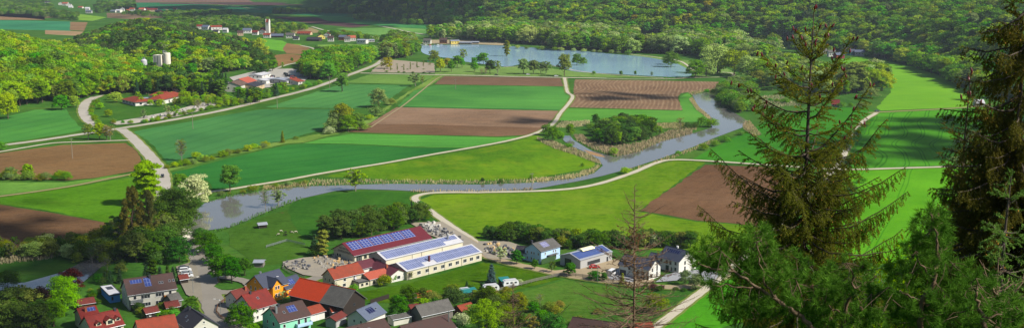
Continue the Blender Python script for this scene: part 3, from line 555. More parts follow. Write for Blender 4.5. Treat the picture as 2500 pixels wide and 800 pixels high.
# ---------------------------------------------------------------- woods: candidates, the largest seen become trees of their own
CAND=[]
MIXB={'light':5,'yellow':1.2,'mid':5,'fresh':4,'dark':.6,'orange':.12,'olive':.9,'grey':.4}
def scatter(P,sp,rng):
    P=np.array(P); x0,y0=P.min(0); x1,y1=P.max(0); gx,gy=np.meshgrid(np.arange(x0,x1,sp),np.arange(y0,y1,sp*.87)); gx=gx+(np.arange(gx.shape[0])%2)[:,None]*sp/2
    gx=gx+rng.uniform(-.33,.33,gx.shape)*sp; gy=gy+rng.uniform(-.33,.33,gy.shape)*sp; i=inside([tuple(p) for p in P],gx,gy); return gx[i],gy[i]
def wood(P,sp,h,mix,where,group,world=False,shapes=('round','round','dome'),con='spruce',w=1.1,seed=1,band=None):
    if seed in(14,15,16,17,41,42,43,44,45): mix={SHADE_TINT.get(a,a):b for a,b in mix.items()}
    rng=np.random.default_rng(seed); P=P if world else [G(*p) for p in P]; X,Y=scatter(P,sp,rng); Zz=height(X,Y)
    px=1250+X/Y*F
    k=(px>-60)&(px<2580); X,Y,Zz,px=X[k],Y[k],Zz[k],px[k]
    ks=list(mix); pr=np.array([mix[a] for a in ks],float); nzv=nz(X,Y,.03,seed)
    for x,y,z,q,p_ in zip(X,Y,Zz,nzv,px):
        pp=pr.copy()
        for i,a in enumerate(ks):
            if a in('dark','fir','pine'): pp[i]*=math.exp(2.2*q)
            if a in('light','yellow'): pp[i]*=math.exp(-1.2*q)
        if band: pp=band(x,y,p_,ks,pp)
        t=ks[rng.choice(len(ks),p=pp/pp.sum())]; sh=('spruce' if t=='fir' else 'pine' if t=='pine' else shapes[rng.integers(len(shapes))])
        hh=rng.uniform(*h); CAND.append(dict(x=x,y=y,z=z,h=hh,shape=sh,tint=t,w=w*rng.uniform(.85,1.2)*(1 if sh in('round','dome') else .95),where=where,group=group))
# left beech hill, dark conifer hill behind, long slope on the right
wood(HL1,9,(15,22),{'light':8,'mid':6,'fresh':4,'yellow':2,'orange':.25,'olive':1.2,'dark':.3},'on the beech wooded hill at the left','beech trees on the left hill',True,w=1.0,seed=2)
def bandL2(x,y,px,ks,pp):
    f=np.clip((y-1240)/120,0,1)
    for i,a in enumerate(ks):
        if a in('fir','pine','dark'): pp[i]*=.5+(9 if a=='pine' else 4)*f*(1 if px<540 else .4)
    return pp
wood(HL2,10,(14,20),{**MIXB,'fir':3,'pine':4.5,'dark':3,'light':1.5},'on the mixed hill behind the concrete silos','trees on the hill behind the silos',True,seed=3,band=bandL2)
def bandR(x,y,px,ks,pp):
    f=np.clip((1330-px)/160,0,1); s=np.clip((y-2250)/250,0,1)
    for i,a in enumerate(ks):
        if a in('fir',): pp[i]*=1+70*f*s
        elif a in('pine','dark'): pp[i]*=1+25*f*s
    return pp
HRv=[p for p in [PD(*q) for q in [(800,3300),(830,2900),(880,2560),(1000,2270),(1150,2130),(1300,1980),(1400,1860),(1560,1760),(1750,1700),(1950,1560),(2080,1470),(2130,1440),(2200,1350),(2290,1200),(2340,1090),(2400,1020),(2600,920),(2600,2000),(2300,2300),(1800,2500),(1400,2800),(1250,3900),(800,4100)]]]
wood(HRv,12.5,(16,23),{**MIXB,'fir':.5,'dark':1.2,'mid':5,'pine':.3,'light':3},'on the long wooded slope beyond the valley','trees on the long wooded slope',True,w=1.2,seed=4,band=bandR)
# woods on the valley floor
WL={'willow':2,'mid':3,'grey':2,'olive':1,'light':.8,'fresh':1}
wood([(1150,100),(1250,108),(1345,112),(1350,123),(1440,125),(1540,131),(1700,133),(1720,142),(1800,155),(1860,165),(1900,140),(1960,128),(1850,112),(1700,105),(1560,98),(1400,90),(1240,84),(1150,84)],14,(20,27),WL,'in the wood along the far lake shore','trees behind the lake',seed=5,shapes=('round','tall','dome'))
wood([(1040,96),(1150,98),(1240,94),(1240,80),(1150,76),(1050,82)],15,(15,21),WL,'behind the lakeside restaurant','trees behind the lakeside restaurant',seed=6,shapes=('tall','round'))
wood([(735,190),(800,196),(870,172),(905,150),(920,138),(905,124),(860,132),(800,148),(745,162)],9.5,(15,22),{'fresh':5,'mid':4,'light':2,'yellow':.5,'dark':1},'in the wood between the main road and the hamlet','trees between the road and the hamlet',seed=7,shapes=('dome','round'))
wood([(940,150),(1000,140),(1035,125),(1010,105),(960,100),(945,112),(935,140)],10,(14,21),{'mid':4,'grey':3,'olive':2,'light':2},'between the car park and the lake bay','trees by the lake car park',seed=8,shapes=('dome','tall','round'))
wood([(330,236),(430,226),(520,242),(560,250),(620,256),(635,236),(560,218),(500,205),(430,185),(345,190)],9,(14,19),{'fir':5,'dark':3,'mid':3,'olive':2,'light':2},'in the dark wood behind the red roofed school','trees behind the school',seed=9,shapes=('tall','round'))
wood([(560,245),(640,238),(735,204),(760,212),(650,243),(620,256)],8,(9,14),{'fir':4,'mid':3,'dark':2,'fresh':2},'in the belt screening the scrap yard from the road','trees screening the scrap yard',seed=10,shapes=('tall','round'))
wood([(1850,215),(1900,215),(2000,235),(2080,235),(2130,228),(2165,222),(2170,200),(2130,180),(2080,180),(2000,170),(1900,160),(1850,170)],11,(13,20),{'mid':3,'olive':2,'light':3,'grey':2,'yellow':1.5,'willow':1.5},'between the lake meadow and the big spruce','trees beyond the river bend',seed=11,shapes=('dome','round','tall'))
wood([(1755,250),(1800,278),(1840,270),(1845,215),(1790,203),(1760,220)],7,(8,12),{'mid':4,'grey':2,'dark':1,'fresh':1},'crowding the river bend','trees on the river bend',seed=12,shapes=('dome','bush'))
wood([(1450,350),(1500,358),(1560,348),(1600,330),(1585,312),(1520,308),(1470,320)],6,(8,12.5),{'dark':5,'mid':2},'on the reedy spit in the river','alders on the reedy spit',seed=13,shapes=('round','dome'))
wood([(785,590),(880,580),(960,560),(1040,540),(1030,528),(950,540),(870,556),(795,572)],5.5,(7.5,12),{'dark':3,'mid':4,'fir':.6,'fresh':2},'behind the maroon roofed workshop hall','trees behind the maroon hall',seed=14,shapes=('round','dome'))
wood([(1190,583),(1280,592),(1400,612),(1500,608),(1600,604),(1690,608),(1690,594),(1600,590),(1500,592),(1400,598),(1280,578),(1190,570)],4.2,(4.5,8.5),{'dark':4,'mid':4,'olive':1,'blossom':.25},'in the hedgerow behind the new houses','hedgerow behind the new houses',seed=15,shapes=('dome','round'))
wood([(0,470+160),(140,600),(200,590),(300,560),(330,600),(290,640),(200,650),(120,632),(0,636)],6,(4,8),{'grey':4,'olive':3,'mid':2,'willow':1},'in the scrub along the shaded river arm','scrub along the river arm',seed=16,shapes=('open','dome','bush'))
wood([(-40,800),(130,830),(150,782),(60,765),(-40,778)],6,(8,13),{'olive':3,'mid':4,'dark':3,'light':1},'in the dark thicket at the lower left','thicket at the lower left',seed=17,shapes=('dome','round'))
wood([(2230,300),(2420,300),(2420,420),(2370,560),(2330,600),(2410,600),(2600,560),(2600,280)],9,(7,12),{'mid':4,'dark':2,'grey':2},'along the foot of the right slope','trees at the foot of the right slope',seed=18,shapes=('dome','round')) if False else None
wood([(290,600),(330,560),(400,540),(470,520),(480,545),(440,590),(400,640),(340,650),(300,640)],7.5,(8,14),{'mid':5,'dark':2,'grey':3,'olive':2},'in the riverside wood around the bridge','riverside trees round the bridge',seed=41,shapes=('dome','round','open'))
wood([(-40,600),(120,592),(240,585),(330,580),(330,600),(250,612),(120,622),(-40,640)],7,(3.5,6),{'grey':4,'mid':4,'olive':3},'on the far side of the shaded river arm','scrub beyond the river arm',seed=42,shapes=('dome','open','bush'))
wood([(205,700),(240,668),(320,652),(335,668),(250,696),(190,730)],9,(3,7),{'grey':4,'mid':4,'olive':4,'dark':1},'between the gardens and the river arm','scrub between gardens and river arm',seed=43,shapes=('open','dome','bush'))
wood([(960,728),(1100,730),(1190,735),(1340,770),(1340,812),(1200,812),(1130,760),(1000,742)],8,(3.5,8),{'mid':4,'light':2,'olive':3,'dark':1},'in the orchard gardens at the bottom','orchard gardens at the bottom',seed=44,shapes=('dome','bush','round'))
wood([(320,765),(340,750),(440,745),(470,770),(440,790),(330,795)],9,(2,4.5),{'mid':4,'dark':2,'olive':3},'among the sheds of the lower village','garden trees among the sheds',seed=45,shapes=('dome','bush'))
wood([(330,240),(345,255),(430,232),(520,244),(620,256),(560,262),(430,262)],9,(5,9),{'light':3,'mid':3,'olive':3,'yellow':1},'in the school grounds','trees in the school grounds',seed=46,shapes=('dome','round','open'))
wood([(480,85),(640,92),(760,108),(860,106),(930,106),(930,98),(760,90),(640,76),(520,70)],20,(6,10),{'mid':4,'light':2,'dark':2},'among the houses of the church hamlet','garden trees of the church hamlet',seed=47,shapes=('dome','round'))
wood([(2000,138),(2110,140),(2110,124),(1990,110),(1850,90),(1550,78),(1550,86),(1850,108)],13,(9,14),{'mid':4,'light':3,'yellow':1,'dark':1},'around the slope hamlet','trees around the slope hamlet',seed=48,shapes=('dome','round'))
# far valley groups
WF={'dark':4,'mid':3,'grey':1}
for P,s,nm in [([(0,38),(120,36),(130,20),(100,-5),(0,-5)],19,'clothing the far rise at the top left'),([(80,42),(150,48),(190,52),(190,40),(120,30),(70,30)],20,'in the copse between the far fields'),([(190,30),(280,36),(420,46),(560,44),(560,34),(400,34),(260,22)],21,'around the far village'),
   ([(415,75),(480,74),(640,70),(700,66),(640,52),(500,44),(400,48)],22,'in the copse before the far fields'),([(480,72),(560,90),(700,84),(760,72),(700,68),(560,72)],23,'round the church hamlet'),
   ([(760,98),(850,112),(930,112),(930,104),(860,92),(790,86)],24,'beside the church hamlet road'),([(860,50),(960,56),(1000,64),(1060,60),(960,44),(880,40)],25,'beyond the shaded far meadows'),([(230,22),(330,26),(330,10),(240,10)],26,'by the farthest houses'),
   ([(670,36),(760,34),(860,36),(860,28),(670,28)],27,'along the far stream'),([(930,112),(960,120),(1010,118),(1000,100),(940,98)],28,'by the village road'),([(640,125),(660,150),(680,175),(640,185),(600,165),(600,130)],29,'at the end of the silo hill')]:
    wood(P,15,(9,14),{'mid':3,'dark':3,'light':1.5,'olive':1} if s in(23,24,29) else WF,nm,'trees '+nm,seed=s,shapes=('dome','round'))
FHPX=[(488,72),(500,74),(529,74),(549,80),(526,84),(603,82),(587,88),(622,86),(640,84),(651,93),(676,92),(708,94),(722,98),(741,86),(763,101),(785,96),(798,92),(807,102),(835,99),(848,103),(860,101),(882,107),(905,103),(116,11),(148,13),(158,14),(168,15),(195,21),(213,26),(216,33),(275,31),(287,31),(298,28),(322,28),(345,29),(355,26),(371,29),(385,32),(427,27),(790,8),(820,7),(1582,82),(1607,81),(1612,74),(1834,88),(1860,92),(1922,104),(2012,133),(2032,139),(2052,143),(2068,131),(2082,136),(2098,137),(653,84),(1042,108),(1082,107),(1112,108),(1137,109),(1160,108),(588,225),(605,215),(624,222),(728,208),(660,195),(690,195),(330,250),(385,252),(475,193)]
def clear(c):
    if c['y']<600: return True
    for (qx,qy) in FHPX:
        gx,gy=G(qx,qy); f=170 if gy>1300 else 60
        if abs(c['x']/c['y']-gx/gy)*gy<11+.004*gy and -12<gy-c['y']<f*(c['h']/12) and c['z']<6: return False
    return True
CAND=[c for c in CAND if clear(c)]
# ---- which show largest: a coarse painter's count, nearest first
cov=np.zeros((330,1040),bool)
for c in CAND: c['d']=math.hypot(c['x'],c['y'])
CAND.sort(key=lambda c:c['d'])
def proj(x,y,z):
    yy=y*CT-(z-HC)*ST; v=(y*ST+(z-HC)*CT)/yy; return 1250+x/yy*F,400-v*F
for c in CAND:
    px,pt=proj(c['x'],c['y'],c['z']+c['h']); _,pb=proj(c['x'],c['y'],c['z']); wpx=c['h']/c['d']*F*.30*c['w']
    x0,x1=int((px-wpx)*.4),int((px+wpx)*.4)+1; y0,y1=int(pt*.4)+0,int((pb*.85+pt*.15)*.4)+1
    x0,x1,y0,y1=max(0,x0),min(1000,x1),max(0,y0),min(320,y1)
    if x1>x0 and y1>y0:
        s=cov[y0:y1,x0:x1]; c['vis']=int((~s).sum()); s[:]=True
        if px*1.>1700 and (pt>0) and ((px>1850 and pt>560)): c['vis']//=3
    else: c['vis']=0
# ---- single trees first, so that the rest of the three hundred can be filled up
GR='trees of the lakeside lawn'
LONE=[ # px, base, top, shape, tint, width, label
 (232,0,0,0,0,0,0)]
L=[
 # junction
 (216,341,300,'open','olive',1.2,'small pale budding tree, first of the row at the road junction'),
 (243,341,297,'round','light',.9,'fresh green conical tree, second of the junction row'),
 (261,341,302,'open','brown',1.,'reddish brown tree, third of the junction row'),
 (270,342,304,'bare','brown',1.1,'nearly bare brown tree at the right end of the junction row'),
 (360,500,386,'tall','light',1.35,'tall fresh green poplar beside the road bridge'),
 (328,612,452,'plume','brown',1.05,'taller brown budding poplar left of the river bridge'),
 (366,602,462,'plume','brown',.9,'brown budding poplar standing just right of its taller twin by the bridge'),
 (432,560,448,'dome','mid',1.1,'broad grey green willow by the river right of the bridge'),
 (408,520,455,'dome','mid',1.1,'bushy green tree between the brown poplars and the bridge willow'),
 (478,505,418,'dome','blossom',.9,'big white blossoming tree at the river corner'),
 (440,470,420,'round','fresh',1.,'dark fresh green tree behind the white blossoming one'),
 (412,610,535,'willow','mid',.9,'drooping willow hiding the river bridge'),
 (438,640,570,'dome','fresh',1.,'rounded green tree at the road edge after the bridge'),
 (562,468,398,'round','mid',.95,'lone spreading tree mirrored in the river'),
 (868,466,408,'open','light',1.25,'wide airy tree on the river bank in mid valley'),
 (648,508,458,'bare','grey',.9,'slim bare tree on the lower river bank'),
 (680,502,460,'open','grey',1.2,'thin leafed tree beside the slim bare one on the bank'),
 # road row lower
 (490,596,552,'dome','fresh',1.25,'rounded green lime farthest up the village road row'),
 (508,618,562,'dome','fresh',1.15,'rounded green lime second in the village road row'),
 (520,645,590,'dome','fresh',1.15,'rounded green lime third in the village road row'),
 (533,690,622,'round','fresh',1.05,'green lime on the traffic island, left one'),
 (566,690,622,'round','fresh',1.05,'green lime on the traffic island, right one'),
 (552,680,618,'round','fresh',1.,'green lime behind the traffic island'),
 (598,672,625,'round','fresh',1.,'dark green lime at the edge of the goat meadow'),
 (468,700+55,718,'dome','fresh',1.1,'rounded tree by the dark roofed house and street'),
 (588,800,735,'dome','fresh',1.2,'broad green tree before the white red roofed house'),
 (622,815,782,'bush','light',1.,'small bright tree beside the mint house'),
 (345,755-2,738,'bush','dark',1.3,'dark shrub before the long white house'),
 (155,765,662,'dome','lime',.95,'large glowing lime green tree in the lower left garden'),
 (172,710,650,'dome','purple',1.05,'copper beech behind the glowing lime green tree'),
 (106,775,695,'dome','blackred',.9,'almost black copper beech in the lower left garden'),
 (38,812,728,'dome','mid',.9,'large grey green willow in the lower left corner'),
 (20,700,655,'bush','dark',1.3,'low dark willow on the river islet at the left'),
 (240,690,664,'dome','fresh',1.,'small round garden tree left of the blue annexe'),
 (262,660,622,'bare','olive',1.1,'leaning bare tree at the shaded river arm'),
 (258,690,662,'spruce','fir',1.4,'small dark spruce left of its neighbour in the garden'),
 (270,690,657,'spruce','fir',1.4,'dark garden spruce second from the left'),
 (293,690,653,'spruce','fir',1.5,'broad dark garden spruce behind the white house'),
 (358,686,642,'spruce','fir',1.4,'dark spruce of the group behind the white house'),
 (374,684,628,'column','mid',1.3,'tall columnar tree rising behind the white house'),
 (392,686,648,'spruce','fir',1.5,'dark spruce between the columnar tree and the parked cars'),
 (410,680,645,'spruce','dark',1.5,'squat dark spruce left of the parked cars'),
 (424,684,648,'spruce','fir',1.5,'dark spruce beside the parked cars'),
 # factory
 (789,625,556,'column','olive',1.3,'olive columnar thuja left of the maroon hall'),
 (768,605,568,'spruce','fir',1.6,'small dark spruce at the left end of the hall trees'),
 (778,622,592,'bush','mid',1.2,'low green shrub under the columnar thuja'),
 (865,710,690,'bush','light',1.,'small bright bush at the red roofed cottage'),
 (818,706,685,'column','fir',2.2,'narrow dark thuja at the cottage corner'),
 (826,706,693,'bush','yellow',1.2,'yellow green shrub beside the narrow thuja'),
 (938,696,667,'bush','olive',1.3,'round dark shrub tree in front of the low roofs'),
 (964,686,667,'round','light',.9,'tiny light green tree at the white hall wall'),
 (1001,682,660,'bare','brown',1.6,'small bare tree before the hall windows'),
 (1222,640,598,'open','blossom',1.1,'pale blossoming tree by the stone yard road'),
 (1262,645,607,'round','fresh',1.1,'round green roadside tree near the blue house'),
 (1305,657,630,'round','fresh',1.,'small green roadside tree before the blue house'),
 (1347,664,634,'open','grey',1.1,'small blossoming roadside tree before the grey hall'),
 (1392,674,638,'round','fresh',1.25,'broad green roadside tree before the grey hall'),
 (1452,683,658,'dome','fresh',1.4,'broad low green tree beside the yard entrance'),
 (1475,687,662,'round','fresh',1.,'small green tree right of the broad low one'),
 (1519,694,664,'spruce','olive',1.5,'small yellowish conifer by the paved yard'),
 (1200,690,641,'spruce','bluefir',1.6,'lone blue spruce on the village meadow'),
 (1187,812,722,'dome','lime',.85,'big horse chestnut in flower at the bottom'),
 (1137,762,0,'x','x',1,''),
 (1140,705,684,'spruce','fir',1.6,'little dark spruce behind the caravan'),
 (1178,708,686,'column','fir',2.,'dark cypress beside the white caravan'),
 (1270,690,679,'bush','blossom',1.2,'white flowering bush by the caravan plot'),
 (1148,706,692,'bush','grey',1.3,'grey flowering shrub behind the teal canopy'),
 (973,776,713,'dome','fresh',.95,'dark leafy garden tree left of the log pile'),
 (1035,757,724,'dome','lime',1.4,'light green fruit tree nearest the log pile'),
 (1065,755,722,'dome','fresh',1.3,'light green fruit tree in the middle of the garden row'),
 (1092,752,724,'dome','lime',1.3,'light green fruit tree at the right of the garden row'),
 (1130,792,760,'bush','blossom',1.2,'pale flowering lilac beside the brown roof'),
 (1318,742,713,'bare','olive',1.2,'bare little fruit tree on the rough meadow'),
 (1265,760,712,'dome','olive',1.1,'half green tree behind the dead spruce top'),
 (1350,815,762,'dome','fresh',1.2,'bushy green tree at the bottom of the rough meadow'),
 (1300,812,765,'open','brown',1.3,'brown twiggy shrub tree at the bottom'),
 (1415,795,770,'bush','dark',1.6,'dark bush beside the brown shed roof'),
 (1640,790,0,'x','x',1,''),
 (1600,760,712,'dome','olive',1.3,'olive shrub tree right of the dead spruce'),
 (1700,705,664,'dome','grey',1.1,'grey green garden tree beside the farthest white house'),
 (1672,695,655,'dome','grey',.9,'small grey garden tree before the white house with collectors'),
 (640,772,738,'x','x',1,''),
 (690,735,707,'open','willow',1.1,'pale garden tree before the orange house'),
 (700,0,0,'x','x',1,''),
 # centre
 (822,320,270,'dome','grey',1.2,'olive grey tree leading the field copse'),
 (838,318,246,'dome','olive',.95,'tallest rounded tree of the field copse'),
 (850,322,275,'dome','mid',1.1,'dark willow at the right of the field copse'),
 (872,318,272,'round','mid',1.2,'dense green tree closing the field copse'),
 (812,322,285,'dome','grey',1.1,'grey twiggy shrub at the left of the field copse'),
 (804,327,306,'bush','blossom',1.3,'white flowering bush at the foot of the field copse'),
 (888,318,298,'bush','light',1.3,'light shrub right of the field copse'),
 (925,262,211,'dome','grey',1.,'grey green willow between the two wheat fields'),
 (955,256,238,'bush','olive',1.4,'brown bush right of the grey green willow'),
 (918,283,257,'bush','grey',1.3,'loose shrub below the grey green willow'),
 (902,292,278,'bush','yellow',1.3,'small bright yellow green bush on the field margin'),
 (1014,211,178,'open','grey',1.3,'fan shaped bare willow by the ditch'),
 (1032,207,184,'open','olive',.7,'slim tree next to the fan shaped willow'),
 (835,224,174,'round','fresh',1.1,'roadside tree between the power poles'),
 (690,348,318,'spruce','olive',1.2,'small conical tree on the field margin'),
 (722,340,331,'bush','mid',1.5,'single round bush on the field margin'),
 (444,392,336,'bare','olive',.9,'half bare tree at the hedge end by the road'),
 (478,386,368,'bush','light',1.2,'bright bush next to the half bare tree'),
 # lake lawn
 (945,168,137,'dome','orange',1.1,'golden orange round tree at the car park entrance'),
 (1075,176,142,'round','yellow',1.1,'yellow green maple at the car park end'),
 (1102,176,146,'round','mid',1.,'round green tree right of the yellow maple'),
 (1092,166,140,'round','orange',1.,'orange tinged tree behind the yellow maple'),
 (1116,166,133,'round','fresh',1.1,'tall dark green lime on the lakeside lawn'),
 (1128,166,140,'round','fresh',.9,'smaller lime touching the tall dark one'),
 (1060,150,120,'dome','olive',1.1,'spreading tree at the bay shore'),
 (1130,150,118,'open','grey',1.,'airy willow behind the limes'),
 (1159,176,150,'round','fresh',1.1,'green lime near the parked car, front one'),
 (1157,160,139,'round','fresh',1.1,'green lime directly behind the front one'),
 (1170,158,132,'round','fresh',1.,'green lime farther toward the water'),
 (1180,158,127,'round','fresh',1.,'tallest lime closest to the water'),
 (1196,180,144,'round','dark',1.1,'dark dense tree beside the small white statue'),
 (1215,180,145,'open','grey',1.,'airy grey tree right of the dark dense one'),
 (1176,184,166,'bare','brown',1.,'small bare brown tree at the lake road'),
 (1186,184,166,'bare','brown',1.,'second small bare tree at the lake road'),
 (1278,181,141,'round','grey',1.1,'spreading willow, left of four on the lake lawn'),
 (1302,181,144,'round','grey',1.,'willow, second of four on the lake lawn'),
 (1320,181,150,'open','grey',1.1,'willow, third of four on the lake lawn'),
 (1333,181,148,'open','grey',1.1,'willow, right of four on the lake lawn'),
 (1378,186,128,'round','olive',.9,'tall bronze tinted tree by the lakeside path'),
 (1408,160,128,'dome','mid',1.,'tree clump on the little lake headland'),
 (1424,160,138,'dome','mid',1.,'rounded shrub tree at the headland tip'),
 (1450,182,172,'bush','mid',1.,'small shoreline bush nearest the headland'),
 (1516,185,172,'round','mid',1.,'small round tree on the near lake shore'),
 (1551,185,172,'round','mid',.8,'slim small tree on the near lake shore'),
 (1591,187,174,'open','grey',1.,'pale sapling pair on the near lake shore'),
 (1237,138,96,'column','olive',1.2,'pollarded poplar on a tall bare trunk across the lake'),
 (1638,164,122,'dome','mid',1.05,'rounded willow at the far lake inlet'),
 (1628,158,132,'dome','grey',1.1,'grey willow left of the rounded one at the inlet'),
 (1698,190,142,'dome','mid',1.15,'poplar clump on the right lake shore'),
 (1724,188,146,'dome','grey',1.2,'silvery poplar right of the poplar clump'),
 (1752,180,104,'dome','willow',1.2,'huge pale willow left of its golden neighbour'),
 (1792,184,116,'dome','yellow',1.1,'huge golden willow above the lake meadow'),
 (1757,178,156,'column','light',1.6,'small pointed tree on the lake meadow'),
 (1826,190,131,'dome','willow',1.2,'rounded pale willow behind the power pole'),
 (1856,202,140,'dome','light',1.25,'yellowish willow left of the big spruce'),
 (1885,220,165,'dome','grey',1.,'grey willow behind the spruce tip branches'),
 (2090,226,148,'tall','olive',1.7,'tall bronze willow at the edge of the bright field'),
 (2060,226,160,'open','olive',1.,'half bare tree left of the tall bronze willow'),
 (2130,222,165,'dome','yellow',.95,'yellow green tree beside the bright field'),
 (2155,222,172,'dome','yellow',.95,'yellow green tree at the right end of the row'),
 (2125,240,210,'bush','grey',1.3,'grey shrub below the yellow green trees'),
 (2317,192,170,'dome','yellow',1.,'small yellow bush at the forest edge of the bright field'),
 (2380,245,200,'dome','mid',1.,'tree beside the farm shed on the right'),
 # spit
 (1455,308,276,'round','dark',1.,'dark round alder standing above the spit'),
 (1443,318,298,'bush','mid',1.2,'low willow bush on the upper reeds'),
 (1392,336,300,'round','mid',.9,'willow at the head of the side channel'),
 (1335,330,300,'dome','mid',1.1,'leafy tree where path and river meet, left one'),
 (1348,344,306,'dome','mid',1.,'leafy tree where path and river meet, right one'),
 (1366,338,318,'bush','fresh',1.2,'round bush beside the side channel'),
 (1498,378,357,'bush','light',1.,'single bright bush in the reed point'),
 (1388,361,347,'bush','fresh',1.2,'small bright bush on the channel bank'),
 (1610,336,305,'open','mid',1.,'loose willow right of the alders'),
 (1660,318,284,'bare','brown',1.,'bare tree above the river bend'),
 (1678,314,296,'bush','dark',1.3,'dark willow bush near the bare tree'),
 (1695,314,298,'bush','dark',1.2,'dark willow bush second from the bend'),
 (1712,310,282,'dome','mid',1.,'grey green willow bush at the river bend'),
 (1738,310,286,'bush','mid',1.3,'rounded willow bush at the bend point'),
 (1740,230,216,'bush','mid',1.2,'low bush at the top of the river'),
 (1725,228,216,'bush','fresh',1.2,'small bush beside the ploughed field corner'),
 (1808,330,318,'bush','mid',1.6,'low scrub on the right river bank'),
 (1770,346,330,'bush','fresh',1.7,'long low bush on the right river bank'),
 (1745,356,340,'bush','mid',1.3,'green bush on the lower right river bank'),
 (1718,366,348,'bush','mid',1.3,'green bush beside the reeds of the right bank'),
 (1655,378,366,'bush','fresh',1.1,'tiny bush in the right bank reeds'),
 (1526,424,405,'bush','light',1.2,'bright willow bush at the river narrows'),
 (1178,446,432,'round','dark',1.,'tiny dark tree on the far river bank'),
 (1223,446,434,'bush','dark',1.,'small bush on the far river bank'),
 (1298,436,425,'bush','mid',1.,'small bush on the meadow edge of the river'),
 (1422,406,396,'bush','mid',1.,'small bush by the river reeds'),
 # school
 (222,255,240,'x','x',1,''),
 (330,250,0,'x','x',1,''),
 (344,256,236,'round','yellow',1.3,'yellow green tree before the left school pavilion'),
 (368,258,241,'dome','light',1.2,'round tree before the gap of the school pavilions'),
 (392,260,240,'dome','light',1.3,'round tree before the right school pavilion'),
 (445,252,234,'dome','light',1.3,'light green tree right of the school'),
 (265,285,265,'dome','light',1.2,'small round tree on the school lawn'),
 (285,250,222,'dome','light',1.3,'bright bushy tree between road loop and school'),
 (268,244,228,'dome','light',1.3,'bright bushy tree at the top of the road loop'),
 (245,266,249,'dome','light',1.2,'bright young tree on the school lawn edge'),
 (430,285,254,'open','light',1.1,'airy tree at the school car park'),
 (412,285,255,'open','willow',1.,'pale airy tree at the school car park'),
 (350,290,265,'open','grey',1.,'thin tree beside the white school court'),
 (182,262,230,'dome','light',1.,'bright tree at the forest edge left of the road loop'),
 (150,268,228,'dome','fresh',1.2,'dense dark green tree at the forest edge'),
 (20,290,220,'dome','yellow',.9,'ochre tinged tree at the left forest edge'),
 (485,270,240,'bare','brown',1.,'small bare tree in the school car park'),
 (430,235,215,'bare','purple',1.1,'reddish bare tree before the dark spruces'),
 (690,168,150,'open','light',.8,'slim tree by the brown hill field'),
 (713,152,140,'round','mid',.8,'small round tree on the brown hill field'),
 (636,150,88,'dome','yellow',.75,'large bronze green tree before the far hamlet'),
 (615,128,92,'dome','mid',.8,'rounded tree left of the large bronze green one'),
 (2,368,342,'bush','fresh',1.,'green bush at the left picture edge by the road'),
]
for px,b,t,sh,ti,wd,lab in L:
    if sh!='x': T(px,b,t,sh,ti,lab,None,wd)
nb=sum(1 for o in bpy.data.objects if o.name.startswith('broadleaf_tree'))
# rows of bushes along field margins, banks and yards
def brow(px,n,h,tints,what,group,w=1.2,jit=3,seed=0,shape='bush'):
    if px[0][1]>520 and px[0][0]<1500: tints=[SHADE_TINT.get(a,a) for a in tints]
    rr=random.Random(seed+len(px)*7+int(px[0][0])); P=[np.array(G(*p)) for p in px]; seg=[np.linalg.norm(P[i+1]-P[i]) for i in range(len(P)-1)]; Lg=sum(seg)
    for k in range(n):
        s=(k+.5+rr.uniform(-.3,.3))/n*Lg; i=0
        while i<len(seg)-1 and s>seg[i]: s-=seg[i]; i+=1
        p=P[i]+(P[i+1]-P[i])*(s/seg[i])+np.array((rr.uniform(-1,1),rr.uniform(-1,1)))*jit
        ti=rr.choice(tints); put_tree(p[0],p[1],0,rr.uniform(*h),shape,ti,f'{DESC[ti]} bush {what}',group,w)
brow([(10,436),(80,440),(160,440)],13,(3,6.5),['mid','olive','fresh','grey'],'in the hedge below the left ploughed field','hedge below the left ploughed field')
T(68,436,397,'round','light','light round tree rising from the left field hedge')
T(28,436,404,'dome','grey','grey green tree in the left field hedge')
brow([(412,412),(470,400),(560,378),(650,358)],24,(2.2,5),['mid','light','olive','grey','yellow'],'in the hedge between the two wheat fields','hedge between the wheat fields',jit=2)
brow([(262,300),(330,302),(400,292),(480,272),(530,262)],26,(2,4.2),['mid','light','fresh','olive'],'along the school side of the main road','bushes along the school fence',jit=2.5)
brow([(237,250),(224,272),(228,292),(245,308)],9,(3,5),['light','olive','mid'],'inside the road loop','bushes inside the road loop',jit=1.5)
brow([(540,258),(600,252),(650,240),(700,226),(780,205)],22,(3,6),['fresh','mid','light'],'between the main road and the scrap yard','bushes along the main road',jit=2.5)
brow([(940,176),(1060,180)],6,(1.5,2.5),['mid','dark'],'clipped at the front of the lake car park','hedges at the lake car park',jit=1,w=1.8)
brow([(1240,118),(1350,124),(1440,128),(1540,134)],14,(4,7),['mid','grey','willow'],'overhanging the far lake shore','shrubs on the far lake shore',jit=3)
brow([(510,478),(560,476),(640,462),(760,448)],12,(1.5,3.5),['mid','olive','grey'],'on the upper bank of the lower river','shrubs on the lower river bank',jit=1.5)
brow([(1850,245),(1950,255),(2050,262),(2120,262)],14,(3,6),['mid','olive','fresh','grey'],'along the track beyond the big spruce','shrubs beyond the big spruce',jit=4)
brow([(2120,300),(2090,330),(2060,370)],10,(3,5),['mid','dark','fresh'],'beside the path behind the big spruce','shrubs beside the path',jit=2)
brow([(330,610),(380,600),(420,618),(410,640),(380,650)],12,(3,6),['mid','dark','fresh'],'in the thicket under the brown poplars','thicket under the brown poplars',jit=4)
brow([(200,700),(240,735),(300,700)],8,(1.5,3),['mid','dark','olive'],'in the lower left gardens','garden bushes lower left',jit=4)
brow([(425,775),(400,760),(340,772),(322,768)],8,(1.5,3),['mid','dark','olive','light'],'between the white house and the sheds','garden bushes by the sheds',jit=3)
brow([(1240,720),(1300,735),(1380,760),(1440,780)],10,(2,4),['olive','mid','brown'],'on the rough meadow','bushes on the rough meadow',jit=8)
